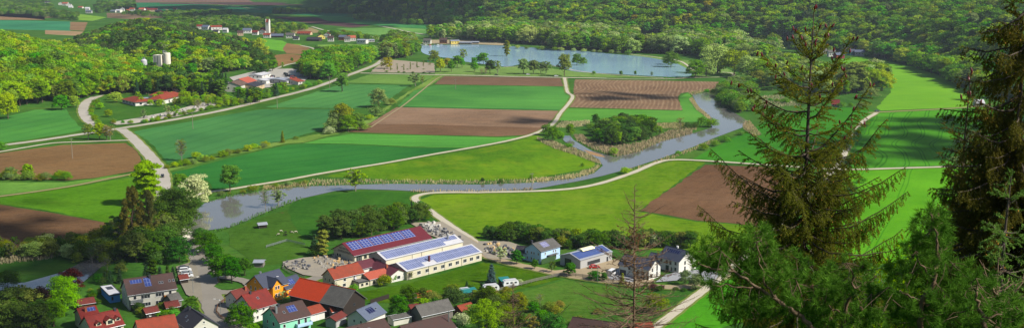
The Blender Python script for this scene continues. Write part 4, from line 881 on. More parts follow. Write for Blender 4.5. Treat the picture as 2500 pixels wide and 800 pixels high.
brow([(720,762),(900,770)],0,(1,2),['mid'],'','')
brow([(1560,700),(1600,706),(1680,712)],8,(1.,2.6),['mid','dark','purple'],'in the garden of the white houses','garden bushes of the white houses',jit=2)
brow([(1980,600),(2040,520),(2090,440)],10,(3,6),['mid','dark','fresh'],'beside the sandy path behind the spruce','bushes by the sandy path',jit=5)
brow([(2340,300),(2390,330),(2360,420),(2350,500),(2320,560)],16,(4,8),['mid','grey','dark'],'at the right edge of the wheat fields','bushes right of the wheat fields',jit=10)
# ---- woods
bl=[c for c in CAND if c['shape'] not in('spruce','pine')]; cn=[c for c in CAND if c['shape'] in('spruce','pine')]
for lst,mx in ((bl,max(20,296-nb)),([c for c in cn if c['shape']=='spruce'],200),([c for c in cn if c['shape']=='pine'],150)):
    for c in sorted(lst,key=lambda c:-c['vis'])[:mx]:
        if c['vis']>3: c['own']=1
KW={'round':'broadleaf tree','dome':'broad crowned tree','tall':'tall narrow tree','bush':'low bushy tree','open':'thinly leafed tree','spruce':'spruce','pine':'pine','willow':'willow'}
for c in CAND:
    if c.get('own'): put_tree(c['x'],c['y'],c['z'],c['h'],c['shape'],c['tint'],f"{DESC[c['tint']]} {KW[c['shape']]} {c['where']}",c['group'],c['w'],name={'spruce':'spruce_tree','pine':'pine_tree'}.get(c['shape'],'broadleaf_tree'))
# the rest: one forest, its trees set on points
rest=[c for c in CAND if not c.get('own') and c['d']<5200]
pc_col=bpy.data.collections.new('forest_kinds'); keys=[]; 
def key(c): return (c['shape'],c['tint'])
for c in rest:
    if key(c) not in keys: keys.append(key(c))
keys.sort(); protos=[]
for k in keys:
    for v in range(min(2,NV[k[0]])):
        protos.append((k,v))
for i_,(k,v) in enumerate(protos):
    o=bpy.data.objects.new('kind_%03d'%i_,both_mesh(k[0],v,0,k[1])); pc_col.objects.link(o)
pi={kv:i for i,kv in enumerate(protos)}
me=bpy.data.meshes.new('forest'); me.from_pydata([(c['x'],c['y'],c['z']-.1) for c in rest],[],[])
a=me.attributes.new('kind','INT','POINT'); a.data.foreach_set('value',[pi[(key(c),rnd.randrange(min(2,NV[c['shape']])))] for c in rest])
a=me.attributes.new('size','FLOAT_VECTOR','POINT'); a.data.foreach_set('vector',np.array([(c['h']*c['w'],c['h']*c['w'],c['h']) for c in rest],dtype=np.float32).ravel())
a=me.attributes.new('turn','FLOAT_VECTOR','POINT'); a.data.foreach_set('vector',np.array([(0,0,rnd.random()*6.28) for c in rest],dtype=np.float32).ravel())
fo=link('forest',me); tag(fo,'mixed broadleaf and conifer forest covering the hillsides','forest',kind='stuff')
ng=bpy.data.node_groups.new('forest','GeometryNodeTree'); ng.interface.new_socket('Geometry',in_out='INPUT',socket_type='NodeSocketGeometry'); ng.interface.new_socket('Geometry',in_out='OUTPUT',socket_type='NodeSocketGeometry')
N=ng.nodes; Lk=ng.links; gi=N.new('NodeGroupInput'); go=N.new('NodeGroupOutput'); ci=N.new('GeometryNodeCollectionInfo'); ci.inputs['Collection'].default_value=pc_col
ci.inputs['Separate Children'].default_value=True; ci.inputs['Reset Children'].default_value=True
ip=N.new('GeometryNodeInstanceOnPoints'); ip.inputs['Pick Instance'].default_value=True
def na(nm,dt):
    q=N.new('GeometryNodeInputNamedAttribute'); q.data_type=dt; q.inputs['Name'].default_value=nm; return q.outputs['Attribute']
Lk.new(gi.outputs[0],ip.inputs['Points']); Lk.new(ci.outputs[0],ip.inputs['Instance']); Lk.new(na('kind','INT'),ip.inputs['Instance Index']); Lk.new(na('turn','FLOAT_VECTOR'),ip.inputs['Rotation']); Lk.new(na('size','FLOAT_VECTOR'),ip.inputs['Scale']); Lk.new(ip.outputs[0],go.inputs[0])
md=fo.modifiers.new('forest','NODES'); md.node_group=ng
print('trees',nb,'cand',len(CAND),'rest',len(rest),'protos',len(protos))
# ---------------------------------------------------------------- reeds
reedm=leafmat('dry_reed',(.40,.33,.20),.2,.3); grassm=leafmat('bank_grass',(.10,.2,.03),.3,.3)
def reeds(px,n,h,m,name,label,seed,world=False):
    rng=np.random.default_rng(seed); P=[G(*p) for p in px]; A=np.array(P); x0,y0=A.min(0);x1,y1=A.max(0); X=rng.uniform(x0,x1,n*3);Y=rng.uniform(y0,y1,n*3); i=inside(P,X,Y); X=X[i][:n];Y=Y[i][:n]; k=len(X)
    clump=.75+.35*nz(X,Y,.5,seed)+.1*rng.random(k)
    hh=rng.uniform(*h,k)*clump; a=rng.random(k)*3.14; w=.22; dx,dy=np.cos(a)*w,np.sin(a)*w; lx,ly=rng.normal(size=k)*.25,rng.normal(size=k)*.25
    V=np.stack([np.stack([X-dx,Y-dy,np.zeros(k)],1),np.stack([X+dx,Y+dy,np.zeros(k)],1),np.stack([X+lx+dx*.5,Y+ly+dy*.5,hh],1),np.stack([X+lx-dx*.5,Y+ly-dy*.5,hh],1)],1).reshape(-1,3)
    o=link(name,mesh_np(name,V,np.arange(4*k).reshape(-1,4),[m])); tag(o,label,name,kind='stuff')
RD=[([(1505,383),(1560,371),(1612,347),(1690,326),(1690,318),(1640,318),(1600,334),(1560,350),(1500,358),(1470,352),(1440,345),(1420,330),(1400,330),(1410,345),(1450,366)],5200,'dry straw coloured reeds around the alder spit'),
 ([(1355,312),(1370,298),(1440,296),(1440,306),(1400,312)],900,'dry reeds between path and side channel'),([(1580,302),(1650,301),(1700,308),(1700,318),(1620,314),(1580,312)],1100,'dry reeds above the alders'),
 ([(1310,338),(1340,342),(1392,360),(1436,376),(1462,392),(1468,402),(1448,396),(1400,378),(1350,362),(1325,350)],2400,'pale dry reeds along the meadow side channel'),
 ([(1690,238),(1705,262),(1732,284),(1738,292),(1728,290),(1700,268),(1682,244)],1100,'dry reeds on the inner river bend'),([(1678,226),(1700,222),(1755,216),(1758,226),(1720,225),(1690,232)],600,'dry reeds at the top of the river'),
 ([(1620,386),(1690,362),(1745,340),(1760,344),(1700,366),(1640,388),(1600,398),(1560,412),(1530,420),(1530,414),(1580,402)],1800,'dry reeds on the right river bank'),
 ([(1812,300),(1830,296),(1860,330),(1840,335),(1815,315)],700,'dry reeds right of the wide river'),([(1820,240),(1900,232),(1960,258),(1900,262),(1830,258)],1400,'dry reeds behind the big spruce'),
 ([(1300,446),(1400,436),(1448,423),(1466,406),(1456,404),(1440,414),(1400,427),(1300,438)],1200,'dry reeds on the outer river curve'),
 ([(760,440),(950,441),(1180,443),(1300,439),(1300,446),(1180,450),(950,448),(860,451),(750,454)],900,'dry reeds along the straight river reach'),
 ([(1000,467),(1180,467),(1300,461),(1300,464),(1180,470),(1000,469)],250,'dry reeds by the riverside path'),([(640,456),(750,446),(750,454),(640,465)],500,'dry reeds at the lower river bank'),
 ([(0,630),(110,610),(180,615),(120,632),(0,645)],700,'dull dry reeds in the shaded river arm')]
for i_,(P,n_,lab) in enumerate(RD): reeds(P,n_,(.9,1.9),reedm,'reeds',lab,40+i_)
for i_,(P,n_,lab) in enumerate([([(480,500),(560,482),(640,470),(640,464),(560,475),(500,490),(470,512)],700,'lush green bank grass by the blossoming tree'),([(1440,366),(1500,384),(1512,383),(1450,362),(1412,345)],500,'green sedge at the foot of the spit'),
  ([(600,542),(700,502),(740,487),(735,480),(690,495),(640,516),(560,552),(500,566),(520,572)],900,'rough green bank grass below the river')]): reeds(P,n_,(.5,1.3),grassm,'bank_grass',lab,70+i_)
# ---------------------------------------------------------------- buildings
W_=lambda n,c,**k: mat('plaster_'+n,c,rough=.85,var=.05,scale=1.2,**k)
plw=W_('white','b9b7ac',dirt='8f8c80'); plc=W_('cream','b8b29c',dirt='9a927a'); plb=W_('blue','9fbcd6'); plo=W_('orange','d98a12'); plm=W_('mint','7fc0a4'); plg=W_('grey','9a9a98'); ply=W_('yellow','cdbb62'); plbr=W_('bright_blue','3f86c8'); plwh=W_('clean','c4c2ba'); pltan=W_('tan','b39a7c')
wood_=mat('dark_timber','2a231e',rough=.9,var=.4,scale=3); woodb=mat('brown_timber','5a3a22',rough=.9,var=.3,scale=3); woodo=mat('orange_timber','a06428',rough=.8,var=.2); woodg=mat('grey_timber','6a665f',rough=.9,var=.3)
frame=mat('white_frame','c8c8c4',var=.03); frameb=mat('brown_frame','4a3428'); metal=mat('zinc','8d9296',rough=.4,metal=.6,var=.08); brick=mat('brick','8a4a30'); dark=mat('dark_metal','33343a',rough=.5); conc=mat('concrete','cac4b4',rough=.9,dirt='6e6656',scale=.4,var=.12)
rf={'red':roofmat('tiles_red','76241c','4e1c16'),'orange':roofmat('tiles_orange','8a3a24','63301e'),'bright':roofmat('tiles_bright','b83c16','9c3414'),'brown':roofmat('tiles_brown','4a3430','38302c'),'dark':roofmat('tiles_dark','34323a','2a2a30'),'slate':roofmat('tiles_slate','3d4354','333848'),
 'grey':roofmat('tiles_grey','5c5a56','3e3d3a'),'old':roofmat('tiles_old','6a5448','3c332e'),'maroon':roofmat('sheet_maroon','5e1a26','521822',tile=1.2),'plum':roofmat('sheet_plum','5a2a34','4a242c',tile=1.2),'darkred':roofmat('tiles_darkred','6a2c24','3e2420'),'white':mat('roof_white','a8a8ac',dirt='8a8a8c'),
 'sheet':mat('roof_sheet','9498a2',rough=.45,metal=.3,var=.06),'teal':mat('roof_teal','1d6a68',rough=.5),'salmon':roofmat('tiles_salmon','aa5440','8f4638'),'far':roofmat('tiles_far','a8563c','8a4a38'),'bluegrey':roofmat('tiles_bluegrey','5a6478','4a5264')}
pvb=pvmat('solar_blue','2c3a70',1.,1.7,'767e9c'); pvl=pvmat('solar_light','626a8c',1.05,3.4,'8c93aa',.09); pvd=pvmat('solar_dark','12183a',1.1,2.,'5a5f78',.06)
def quad_uv(nm,P,m,t,n,parent,dims):
    """flat panel P (4 corners) thickened; uv in metres"""
    b=MB().slab(P,n,t); o=b.build(nm,m,parent); uv=o.data.uv_layers.new(name='uv'); w,h=dims; C={0:(0,0),1:(w,0),2:(w,h),3:(0,h)}
    for li in range(4): uv.data[li].uv=C[li]
    return o
WC={}
def window(root,face,u,z,w,h,L,D,style='white',name='window',boxed=True):
    """frame and pane standing in the wall face; face F front, L left, R right, B back"""
    k=(round(w,2),round(h,2),style,name)
    if k not in WC:
        fr=MB(); t=.09
        for a in ((0,w,0,t),(0,w,h-t,h),(0,t,t,h-t),(w-t,w,t,h-t)): fr.box(a[0],a[1],-.06,.03,a[2],a[3])
        if w>1.3:
            for i in range(1,int(w/.9)): x=w*i/int(w/.9); fr.box(x-.035,x+.035,-.055,.03,t,h-t)
        fr.box(-.08,w+.08,-.14,.0,-.08,-.003)
        m={'white':frame,'brown':frameb,'dark':dark}[style]
        WC[k]=(fr.mesh(name,m),MB().box(t*.9,w-t*.9,-.025,.02,t*.9,h-t*.9).mesh('pane',glassmat()))
    a,b=WC[k]
    if face=='F': loc,rz=(u-w/2,0,z),0
    elif face=='L': loc,rz=(0,u+w/2,z),-math.pi/2
    elif face=='R': loc,rz=(L,u-w/2,z),math.pi/2
    else: loc,rz=(u+w/2,D,z),math.pi
    o=link(name,a,root,loc,rz); link('pane',b,o); return o
def door(root,face,u,w,h,L,D,m=None,z=0):
    m=m or woodb; b=MB().box(0,w,-.05,.03,0,h).box(w*.82,w*.88,-.09,-.05,h*.45,h*.55)
    if face=='F': loc,rz=(u-w/2,0,z),0
    elif face=='L': loc,rz=(0,u+w/2,z),-math.pi/2
    else: loc,rz=(L,u-w/2,z),math.pi/2
    return b.build('door',m,root,loc=loc,rz=rz)
def garage(root,face,u,w,h,L,D,m=None):
    m=m or frame; b=MB().box(0,w,-.04,.03,0,h)
    for i in range(1,int(h/.5)): b.box(.05,w-.05,-.06,-.04,i*.5-.02,i*.5+.02)
    if face=='F': loc,rz=(u-w/2,0,0),0
    elif face=='L': loc,rz=(0,u+w/2,0),-math.pi/2
    else: loc,rz=(L,u-w/2,0),math.pi/2
    return b.build('garage_door',m,root,loc=loc,rz=rz)
def house(label,A,B,D,eave,rise,wall,roof,ridge='x',wins=(),win='white',over=.5,name='house',cat='house',C=None,chim=(),sol=(),sky=(),dormers=(),group=None,rsplit=None,z=0,gutter=True,base=None,sill=None,t=.22):
    A=np.array(G(*A)) if not hasattr(A,'shape') else A; B=np.array(G(*B)) if not hasattr(B,'shape') else B; d=B-A; L=float(np.linalg.norm(d)); ang=math.atan2(d[1],d[0])
    if C is not None: c=np.array(G(*C))-A; D=max(3.,float(-d[1]*c[0]+d[0]*c[1])/L)
    r=empty(name,(A[0],A[1],z),ang,label=label,cat=cat,group=group)
    w=MB(); r_=roof
    if ridge=='flat':
        w.box(0,L,0,D,-.5,eave).build('wall',wall,r); f=MB(); f.box(-over,L+over,-over,D+over,eave,eave+.12); o=f.build('roof',r_,r)
        e=MB()
        for q in ((-over-.06,L+over+.06,-over-.06,-over+.14),(-over-.06,L+over+.06,D+over-.14,D+over+.06),(-over-.06,-over+.14,-over+.14,D+over-.14),(L+over-.14,L+over+.06,-over+.14,D+over-.14)): e.box(q[0],q[1],q[2],q[3],eave-.15,eave+.25)
        e.build('fascia',dark if roof is not rf['teal'] else rf['teal'],o)
    elif ridge=='hip':
        w.box(0,L,0,D,-.5,eave).build('wall',wall,r); o_=over; h=min(L,D)/2
        v=[(-o_,-o_,eave-.05),(L+o_,-o_,eave-.05),(L+o_,D+o_,eave-.05),(-o_,D+o_,eave-.05)]
        if L>D: v+=[(h,D/2,eave+rise),(L-h,D/2,eave+rise)]; f=[(0,1,5,4),(1,2,5),(2,3,4,5),(3,0,4),(3,2,1,0)]
        else: v+=[(L/2,h,eave+rise),(L/2,D-h,eave+rise)]; f=[(0,1,4),(1,2,5,4),(2,3,5),(3,0,4,5),(3,2,1,0)]
        o=MB().add(v,f).build('roof',r_,r); gg=MB()
        for a,b_ in ((0,1),(1,2),(2,3),(3,0)): gg.tube([v[a],v[b_]],.08,n=5)
        gg.build('gutter',metal,o)
    else:
        if ridge=='x':
            pf=[(0,-.5),(D,-.5),(D,eave),(D/2,eave+rise),(0,eave)]; v=[(x,p[0],p[1]) for x in (0,L) for p in pf]
            f=[(0,4,3,2,1),(5,6,7,8,9)]+[(i,i+1,i+6,i+5) for i in (0,1,4)]; f[-1]=(4,0,5,9)
        else:
            pf=[(0,-.5),(L,-.5),(L,eave),(L/2,eave+rise),(0,eave)]; v=[(p[0],y,p[1]) for y in (0,D) for p in pf]
            f=[(0,1,2,3,4),(9,8,7,6,5),(1,0,5,6),(2,1,6,7),(0,4,9,5)]
        w.add(v,f).build('wall',wall,r)
        half=(D if ridge=='x' else L)/2; k=rise/half; sl=math.hypot(1,k); nrm=k/sl
        def slope(side,a0,a1,mm,nm='roof'):
            s=-1 if side==0 else 1; cc=half; lo=-over; zt=eave+rise+.16; zl=eave+.16+lo*k
            if ridge=='x': P=[(a0,cc+s*(cc-lo),zl),(a1,cc+s*(cc-lo),zl),(a1,cc,zt),(a0,cc,zt)]; n=(0,s*k/sl,1/sl)
            else: P=[(cc+s*(cc-lo),a0,zl),(cc+s*(cc-lo),a1,zl),(cc,a1,zt),(cc,a0,zt)]; n=(s*k/sl,0,1/sl)
            return MB().slab(P,n,t).build(nm,mm,r)
        E0,E1=-over*.8,(L if ridge=='x' else D)+over*.8
        segs=[(E0,E1,r_)] if not rsplit else [(E0,rsplit[0]*E1,r_),(rsplit[0]*E1+.004,E1,rsplit[1])]
        for a0,a1,mm in segs:
            o=slope(0,a0,a1,mm); o2=slope(1,a0,a1,mm)
        MB().tube([(E0,half,eave+rise+.2),(E1,half,eave+rise+.2)] if ridge=='x' else [(half,E0,eave+rise+.2),(half,E1,eave+rise+.2)],.13,n=6).build('ridge_tile',segs[0][2],r)
        if gutter:
            zg=eave+.12-over*k; g_=MB(); 
            for s in (-over-.05,2*half+over+.05): g_.tube([(E0,s,zg),(E1,s,zg)] if ridge=='x' else [(s,E0,zg),(s,E1,zg)],.07,n=5)
            if ridge=='x': g_.tube([(.12,-over-.05,zg),(.12,-.1,zg-.5),(.12,-.1,0)],.05,n=4)
            g_.build('gutter',metal,r)
        # panels on the slope: (side,u0,u1,v0,v1,material) u along ridge in metres, v 0 eave .. 1 ridge
        def onroof(nm,side,u0,u1,v0,v1,mm,lift=.1,th=.06):
            s=-1 if side==0 else 1
            def pt(u,v):
                off=half*(1-v); zz=eave+.16+rise*v+lift
                return (u,half+s*off,zz) if ridge=='x' else (half+s*off,u,zz)
            P=[pt(u0,v0),pt(u1,v0),pt(u1,v1),pt(u0,v1)]; n=(0,s*k/sl,1/sl) if ridge=='x' else (s*k/sl,0,1/sl)
            return quad_uv(nm,P,mm,th,n,r,(u1-u0,(v1-v0)*half*sl))
        for q in sol: onroof('solar_panel',*q)
        for q in sky: fr=onroof('skylight',q[0],q[1]-.4,q[1]+.4,q[2]-.07,q[2]+.09,metal,.06); onroof('pane',q[0],q[1]-.3,q[1]+.3,q[2]-.05,q[2]+.07,glassmat(),.085).parent=fr
        for (u,v,m_) in chim:
            yy=half*v if v<=1 else half*v; zr=eave+rise*(v if v<=1 else 2-v); x_,y_=(u,yy) if ridge=='x' else (yy,u)
            c_=MB().box(x_-.35,x_+.35,y_-.3,y_+.3,zr-.3,max(zr+.9,eave+rise+.7)).box(x_-.42,x_+.42,y_-.37,y_+.37,max(zr+.9,eave+rise+.7),max(zr+.9,eave+rise+.7)+.08); c_.build('chimney',m_,r)
        for (u,v,dw,dh,dm) in dormers: # on the front slope, ridge x
            y0=half*v; z0=eave+rise*v+.1; dr=dw*.3; yb=min(half,(dh+dr)/k+y0)
            b=MB(); b.add([(u-dw/2,y0,z0-.3),(u+dw/2,y0,z0-.3),(u+dw/2,y0,z0+dh),(u,y0,z0+dh+dr),(u-dw/2,y0,z0+dh),(u-dw/2,yb,z0-.3),(u+dw/2,yb,z0-.3),(u+dw/2,yb,z0+dh),(u,yb,z0+dh+dr),(u-dw/2,yb,z0+dh)],[(0,1,2,3,4),(1,6,7,2),(0,4,9,5)])
            dd=b.build('dormer',wall,r); q=MB()
            for s in (-1,1):
                P=[(u+s*(dw/2+.3),y0-.4,z0+dh-.14),(u+s*(dw/2+.3),yb,z0+dh-.14),(u,yb,z0+dh+dr+.08),(u,y0-.4,z0+dh+dr+.08)]; 
                q.slab(P,(s*.3,0,.95),.12)
            q.build('roof',dm,dd); wdw=MB().box(u-dw*.3,u+dw*.3,y0-.05,y0+.02,z0+dh*.2,z0+dh*.9); wdw.build('window',glassmat(),dd)
    if base: MB().box(-.04,L+.04,-.04,D+.04,-.4,base[0]).build('plinth',base[1],r)
    for q in wins:
        f,u,zz,ww,hh=q[:5]; S=L if f in'FB' else D
        window(r,f,u*S,zz,ww,hh,L,D,q[5] if len(q)>5 else win)
    r['_L']=L; r['_D']=D; return r
def wrow(face,us,z,w,h,*s): return [(face,u,z,w,h,*s) for u in us]
def balcony(r,face,u0,u1,z,depth,m,slab=None,posts=False):
    L,D=r['_L'],r['_D']; b=MB(); b.box(u0,u1,-depth,0,z-.15,z); h=1.
    for x in (u0,u1-.08): b.box(x,x+.08,-depth,0,z,z+h)
    b.box(u0,u1,-depth,-depth+.08,z+.12,z+h)
    if posts:
        for x in (u0+.1,u1-.1): b.box(x-.06,x+.06,-depth+.02,-depth+.14,0,z)
    b.build('balcony',m,r)
# --- lower left village
r=house('long white two storey house with dark roof and blue solar panels at the lower left',(316,757),(432,739),11,5.7,4.1,plw,rf['brown'],C=(294,738),
  wins=[('F',.13,3.6,1.1,1.4),('F',.35,3.5,3.2,1.4),('F',.65,3.5,3.1,1.4),('F',.36,.7,3.0,1.4),('F',.64,.6,3.0,1.5),('F',.87,3.0,1.1,2.1),('F',.86,.2,1.6,2.1),('L',.35,.9,.9,1.3),('L',.6,.9,.9,1.3),('L',.35,3.6,.9,1.3),('L',.6,3.6,.9,1.3),('L',.5,6.6,.7,1.1)],
  sol=[(0,1.6,5.6,.62,.86,pvb),(0,6.3,8.6,.32,.9,pvb)],sky=[(0,11.5,.45),(0,12.4,.45),(0,15,.48),(0,16.4,.48)],chim=[(8.6,.85,dark)],base=(.7,plg))
balcony(r,'F',r['_L']-4.6,r['_L']-.2,2.95,1.3,woodo); balcony(r,'F',.3,4.6,2.9,1.4,metal)
c=MB().box(.4,4.4,-1.4,-.03,-.2,2.5).build('conservatory',glassmat(),r)
MB().box(.3,4.5,-1.5,-.04,2.5,2.62).build('roof',rf['white'],c)
r=house('blue flat roofed annexe beside the long white house',(269,739),(294,735),13,2.9,0,plbr,rf['white'],'flat',wins=[('F',.25,1,.7,1.2,'dark')],over=.35)
MB().box(1,3.2,7,11,3.03,3.06).build('roof_mat',dark,r)
r=house('cream house with red tiled roof and three dormers at the bottom left edge',(228,846),(304,828),9.5,5.4,3.6,plc,rf['red'],dormers=[(2.6,.2,1.7,1.0,rf['red']),(6.2,.12,2.6,1.6,rf['red']),(9.,.25,1.7,1.0,rf['red'])],
  chim=[(9.6,.95,dark)],wins=[('F',.22,3.3,1,1.3,'brown'),('F',.86,3.4,1.,1.3,'brown'),('L',.3,3.2,.8,1.2),('L',.55,3.2,.8,1.2),('L',.5,6,.6,.8)])
balcony(r,'F',5.,7.9,3.1,1.3,woodb)
house('low red roofed rear wing with two solar collectors behind the cream house',(203,808),(245,800),9,4.2,2.4,plc,rf['red'],sol=[(0,2.6,5.2,.55,.9,pvb)],chim=[(2,.6,brick)],name='house',wins=[('L',.5,1.5,.8,1.1)])
house('weathered orange tiled roof of a low house at the bottom between gardens',(345,842),(436,826),9,3.3,3.6,plw,rf['orange'],wins=[('F',.3,1,1,1.1),('F',.7,1,1,1.1)])
house('white gabled house with charcoal roof beside the street',(466,838),(534,824),14,4.6,3.4,plw,rf['dark'],'y',wins=[('F',.3,3.6,.8,1.2),('F',.52,3.6,.8,1.2),('F',.3,1,.9,1.2),('F',.7,1,.9,1.2),('F',.5,5.9,.7,.8)],sky=[(0,9,.45),(0,6.3,.3)],chim=[(11,.9,dark)])
house('small dark timber shed with red roof in the garden of the long white house',(358,778),(388,772),4,2.1,1.2,wood_,rf['darkred'],name='shed',cat='shed',wins=[('F',.3,.8,.6,.6)])
house('brown timber garden shed with red roof left of the dark roofed house',(408,765),(438,760),4.5,2.2,1.3,woodb,rf['darkred'],name='shed',cat='shed')
house('mossy grey slate roofed outbuilding by the garden tree',(421,752),(444,746),5,2.6,1.8,woodg,rf['grey'],name='shed',cat='shed')
house('little red roofed carport hut beside the parked cars',(441,694),(460,691),3.4,2.1,1.1,wood_,rf['darkred'],name='shed',cat='shed')
house('brown red roofed shed at the far left garden',(193,756),(232,750),5,2.,1.1,woodb,rf['darkred'],name='shed',cat='shed')
# --- around the orange house
r=house('bright orange house with dark hipped looking roof and a cross gable',(648,737),(705,720),10.5,5,3.9,plo,rf['slate'],C=(613,721),
  wins=[('L',.25,.9,.8,1.2),('L',.5,.9,.8,1.2),('L',.75,.9,.8,1.2),('L',.25,3.5,.8,1.3),('L',.5,3.5,.8,1.3),('L',.75,3.5,.8,1.3),('L',.5,6.4,.7,.9),('F',.08,1,.9,1.2),('F',.9,1,.9,1.2)],chim=[(3,1.15,metal)])
L_=r['_L']; cw=MB(); cw.add([(2.3,-1.6,-.2),(6.3,-1.6,-.2),(6.3,-1.6,5.6),(4.3,-1.6,8.),(2.3,-1.6,5.6),(2.3,4.8,-.2),(6.3,4.8,-.2),(6.3,4.8,5.6),(4.3,4.8,8.),(2.3,4.8,5.6)],[(0,1,2,3,4),(1,6,7,2),(0,4,9,5)]); cg=cw.build('cross_gable',plo,r)
q=MB()
for s in (-1,1): q.slab([(4.3+s*2.6,-2.1,5.3),(4.3+s*2.6,4.8,5.3),(4.3,4.8,8.25),(4.3,-2.1,8.25)],(s*.77,0,.64),.2)
q.build('roof',rf['slate'],cg)
for x in (3.3,4.5):
    for z0 in (1.3,4.1):
        fr=MB()
        for a in ((0,.9,0,.09),(0,.9,1.31,1.4),(0,.09,.09,1.31),(.81,.9,.09,1.31)): fr.box(x+a[0],x+a[1],-1.68,-1.59,z0+a[2],z0+a[3])
        o=fr.build('window',frame,cg); MB().box(x+.08,x+.82,-1.64,-1.58,z0+.08,z0+1.32).build('pane',glassmat(),o)
MB().lathe([(.02,0),(.5,.12),(.52,.16),(.02,.1)],12,(7.2,1.5)).build('satellite_dish',rf['white'],r).location=(0,0,7.6)
house('low orange wing with dark roof and four solar collectors beside the orange house',(699,724),(741,710),7.5,3.1,2.6,plo,rf['slate'],sol=[(0,1.2,5.8,.2,.75,pvb)],wins=[('F',.2,1,.9,1),('F',.55,.9,1.,1.2)])
house('white house with a smooth red roof behind the broad street tree',(618,787),(674,770),9,4.7,4,plwh,rf['red'],C=(586,768),wins=[('F',.2,.9,.9,1.2),('F',.47,.9,.9,1.2),('F',.75,.9,.9,1.2),('F',.2,3.2,.9,1.2),('F',.47,3.2,.9,1.2),('F',.75,3.2,.9,1.2),('L',.4,3.2,.8,1.1),('L',.5,6,.7,.9)],sky=[(0,4.6,.55)],chim=[(3,.95,dark)])
house('small white cottage with dark red roof and brick chimney left of the smooth red roof',(581,757),(617,746),6,4,2.3,plwh,rf['darkred'],C=(563,745),wins=[('L',.3,.8,.7,1),('L',.3,2.7,.7,.9),('L',.65,2.7,.7,.9)],chim=[(5.5,.7,brick)])
r=house('mint green house with brown roof and three solar collectors',(684,826),(759,807),10,5.6,3.6,plm,rf['brown'],C=(642,806),wins=[('F',.15,3.3,1,1.3),('F',.15,.9,1,1.3),('L',.35,.9,1.2,1.3),('L',.7,.9,.9,1.3),('L',.35,3.4,1.3,1.4),('L',.7,3.4,.9,1.3),('L',.5,6.3,.7,1),('F',.62,3.2,1.,2.),('F',.84,3.2,1.,2.),('F',.84,.2,1.6,2.)],sol=[(0,5.,8.2,.4,.82,pvb)],sky=[(0,3.4,.5)],chim=[(2.8,.95,dark),(.8,.6,metal)])
balcony(r,'F',r['_L']*.5,r['_L']-.1,2.9,1.5,plb)
r=house('white garage with orange red roof beside the mint house',(754,787),(793,776),6,2.8,1.5,plwh,rf['orange'],name='garage',cat='garage'); garage(r,'F',1.9,2.3,2.2,r['_L'],6); door(r,'F',3.9,.9,2,r['_L'],6,frame)
r=house('huge black timber barn roofed half bright orange and half weathered grey',(709,747),(839,778),13,4.7,4.3,wood_,rf['bright'],C=(753,726),rsplit=(.57,rf['grey']),name='barn',cat='barn',over=.7,wins=[('R',.5,3.5,1,.8,'dark')]); garage(r,'F',8,3.6,3.6,r['_L'],13,woodb)
house('pale blue house with slate blue roof below the timber barn',(849,795),(896,805),10,3.6,2.6,plwh,rf['bluegrey'],'y',wins=[('F',.35,1.9,.8,1),('F',.7,1.9,.8,1)],sol=[(1,3.2,6.5,.3,.8,pvd)],sky=[(1,7.5,.5)])
house('big dark brown roofed house cut by the bottom edge of the picture',(838,886),(962,852),11,5.3,3.4,plw,rf['brown'],C=None,sky=[(0,12,.6)],dormers=[(5,.3,3,1.2,rf['brown']),(8.6,.3,2.6,1.2,rf['brown'])],wins=[('F',.2,3,1,1.2),('R',.4,3.2,1,1.2)])
r=house('brown roofed house with a tall steel flue at the bottom edge',(1000,862),(1112,832),9.5,4.8,2.9,plw,rf['brown'],wins=[('R',.3,2.6,1.4,1.2),('R',.65,2.6,1.4,1.2)]); MB().tube([(r['_L']-1.,2.2,5.5),(r['_L']-1.,2.2,9.8)],.16).build('flue',metal,r)
house('grey roofed weathered barn among the gardens at the bottom',(1030,792),(1106,775),9,3.2,2.6,woodg,rf['grey'],name='barn',cat='barn',C=(990,782))
house('small brick red roofed shed beside the lilac',(1128,772),(1158,764),4.5,2,1.3,woodb,rf['orange'],name='shed',cat='shed')
house('red tiled lean to shed under the barn wall',(812,776),(838,772),4,2.4,1,woodg,rf['orange'],name='shed',cat='shed')
house('long low shed with patchy red tiles near the bottom centre',(820,800),(846,786),4,2.6,1.,plg,rf['darkred'],name='shed',cat='shed')
house('rust red roofed lean to beside the garden barn',(1005,768),(1030,764),4,2.2,.8,woodb,rf['darkred'],name='shed',cat='shed')
house('low white lined terrace roof in front of the garden barn',(960,795),(1005,786),4,2.3,.5,plw,rf['grey'],name='shed',cat='shed')
# --- mason's yard
r=house('cream cottage with bright red tiles at the stone yard entrance',(817,708),(888,691),8.5,4.4,2.9,plc,rf['orange'],C=(786,698),wins=[('F',.35,2.6,1.2,1.3),('F',.33,.6,1.5,1.3),('F',.68,2.3,.9,1.9),('L',.4,.7,.9,1.2),('L',.4,2.6,.9,1.3),('L',.75,2.6,.9,1.2),('L',.5,4.9,.5,.9)],chim=[(2.8,.95,dark)])
MB().lathe([(.02,0),(.5,.12),(.52,.16),(.02,.1)],12).build('satellite_dish',rf['white'],r,loc=(9.3,-.3,3.)).rotation_euler=(1.3,0,0)
house('grey flat roofed low shed in front of the cream cottage',(877,703),(902,697),7,2.2,0,plc,mat('roof_felt','5e5c58'),'flat',name='shed',cat='shed',wins=wrow('F',[.3,.75],.8,1,.8,'dark'),over=.25)
house('low outbuilding with salmon red roof joining the cottage to the halls',(903,697),(953,685),8,2.5,1.5,plc,rf['salmon'],name='shed',cat='shed',wins=wrow('F',[.2,.5],.8,1,.9,'dark'))
house('plum roofed white workshop between cottage and long halls',(886,675),(930,664),10,3.3,1.8,plwh,rf['plum'],C=(876,660),name='workshop',cat='workshop',wins=[('L',.5,.3,1.8,2.3,'dark')])
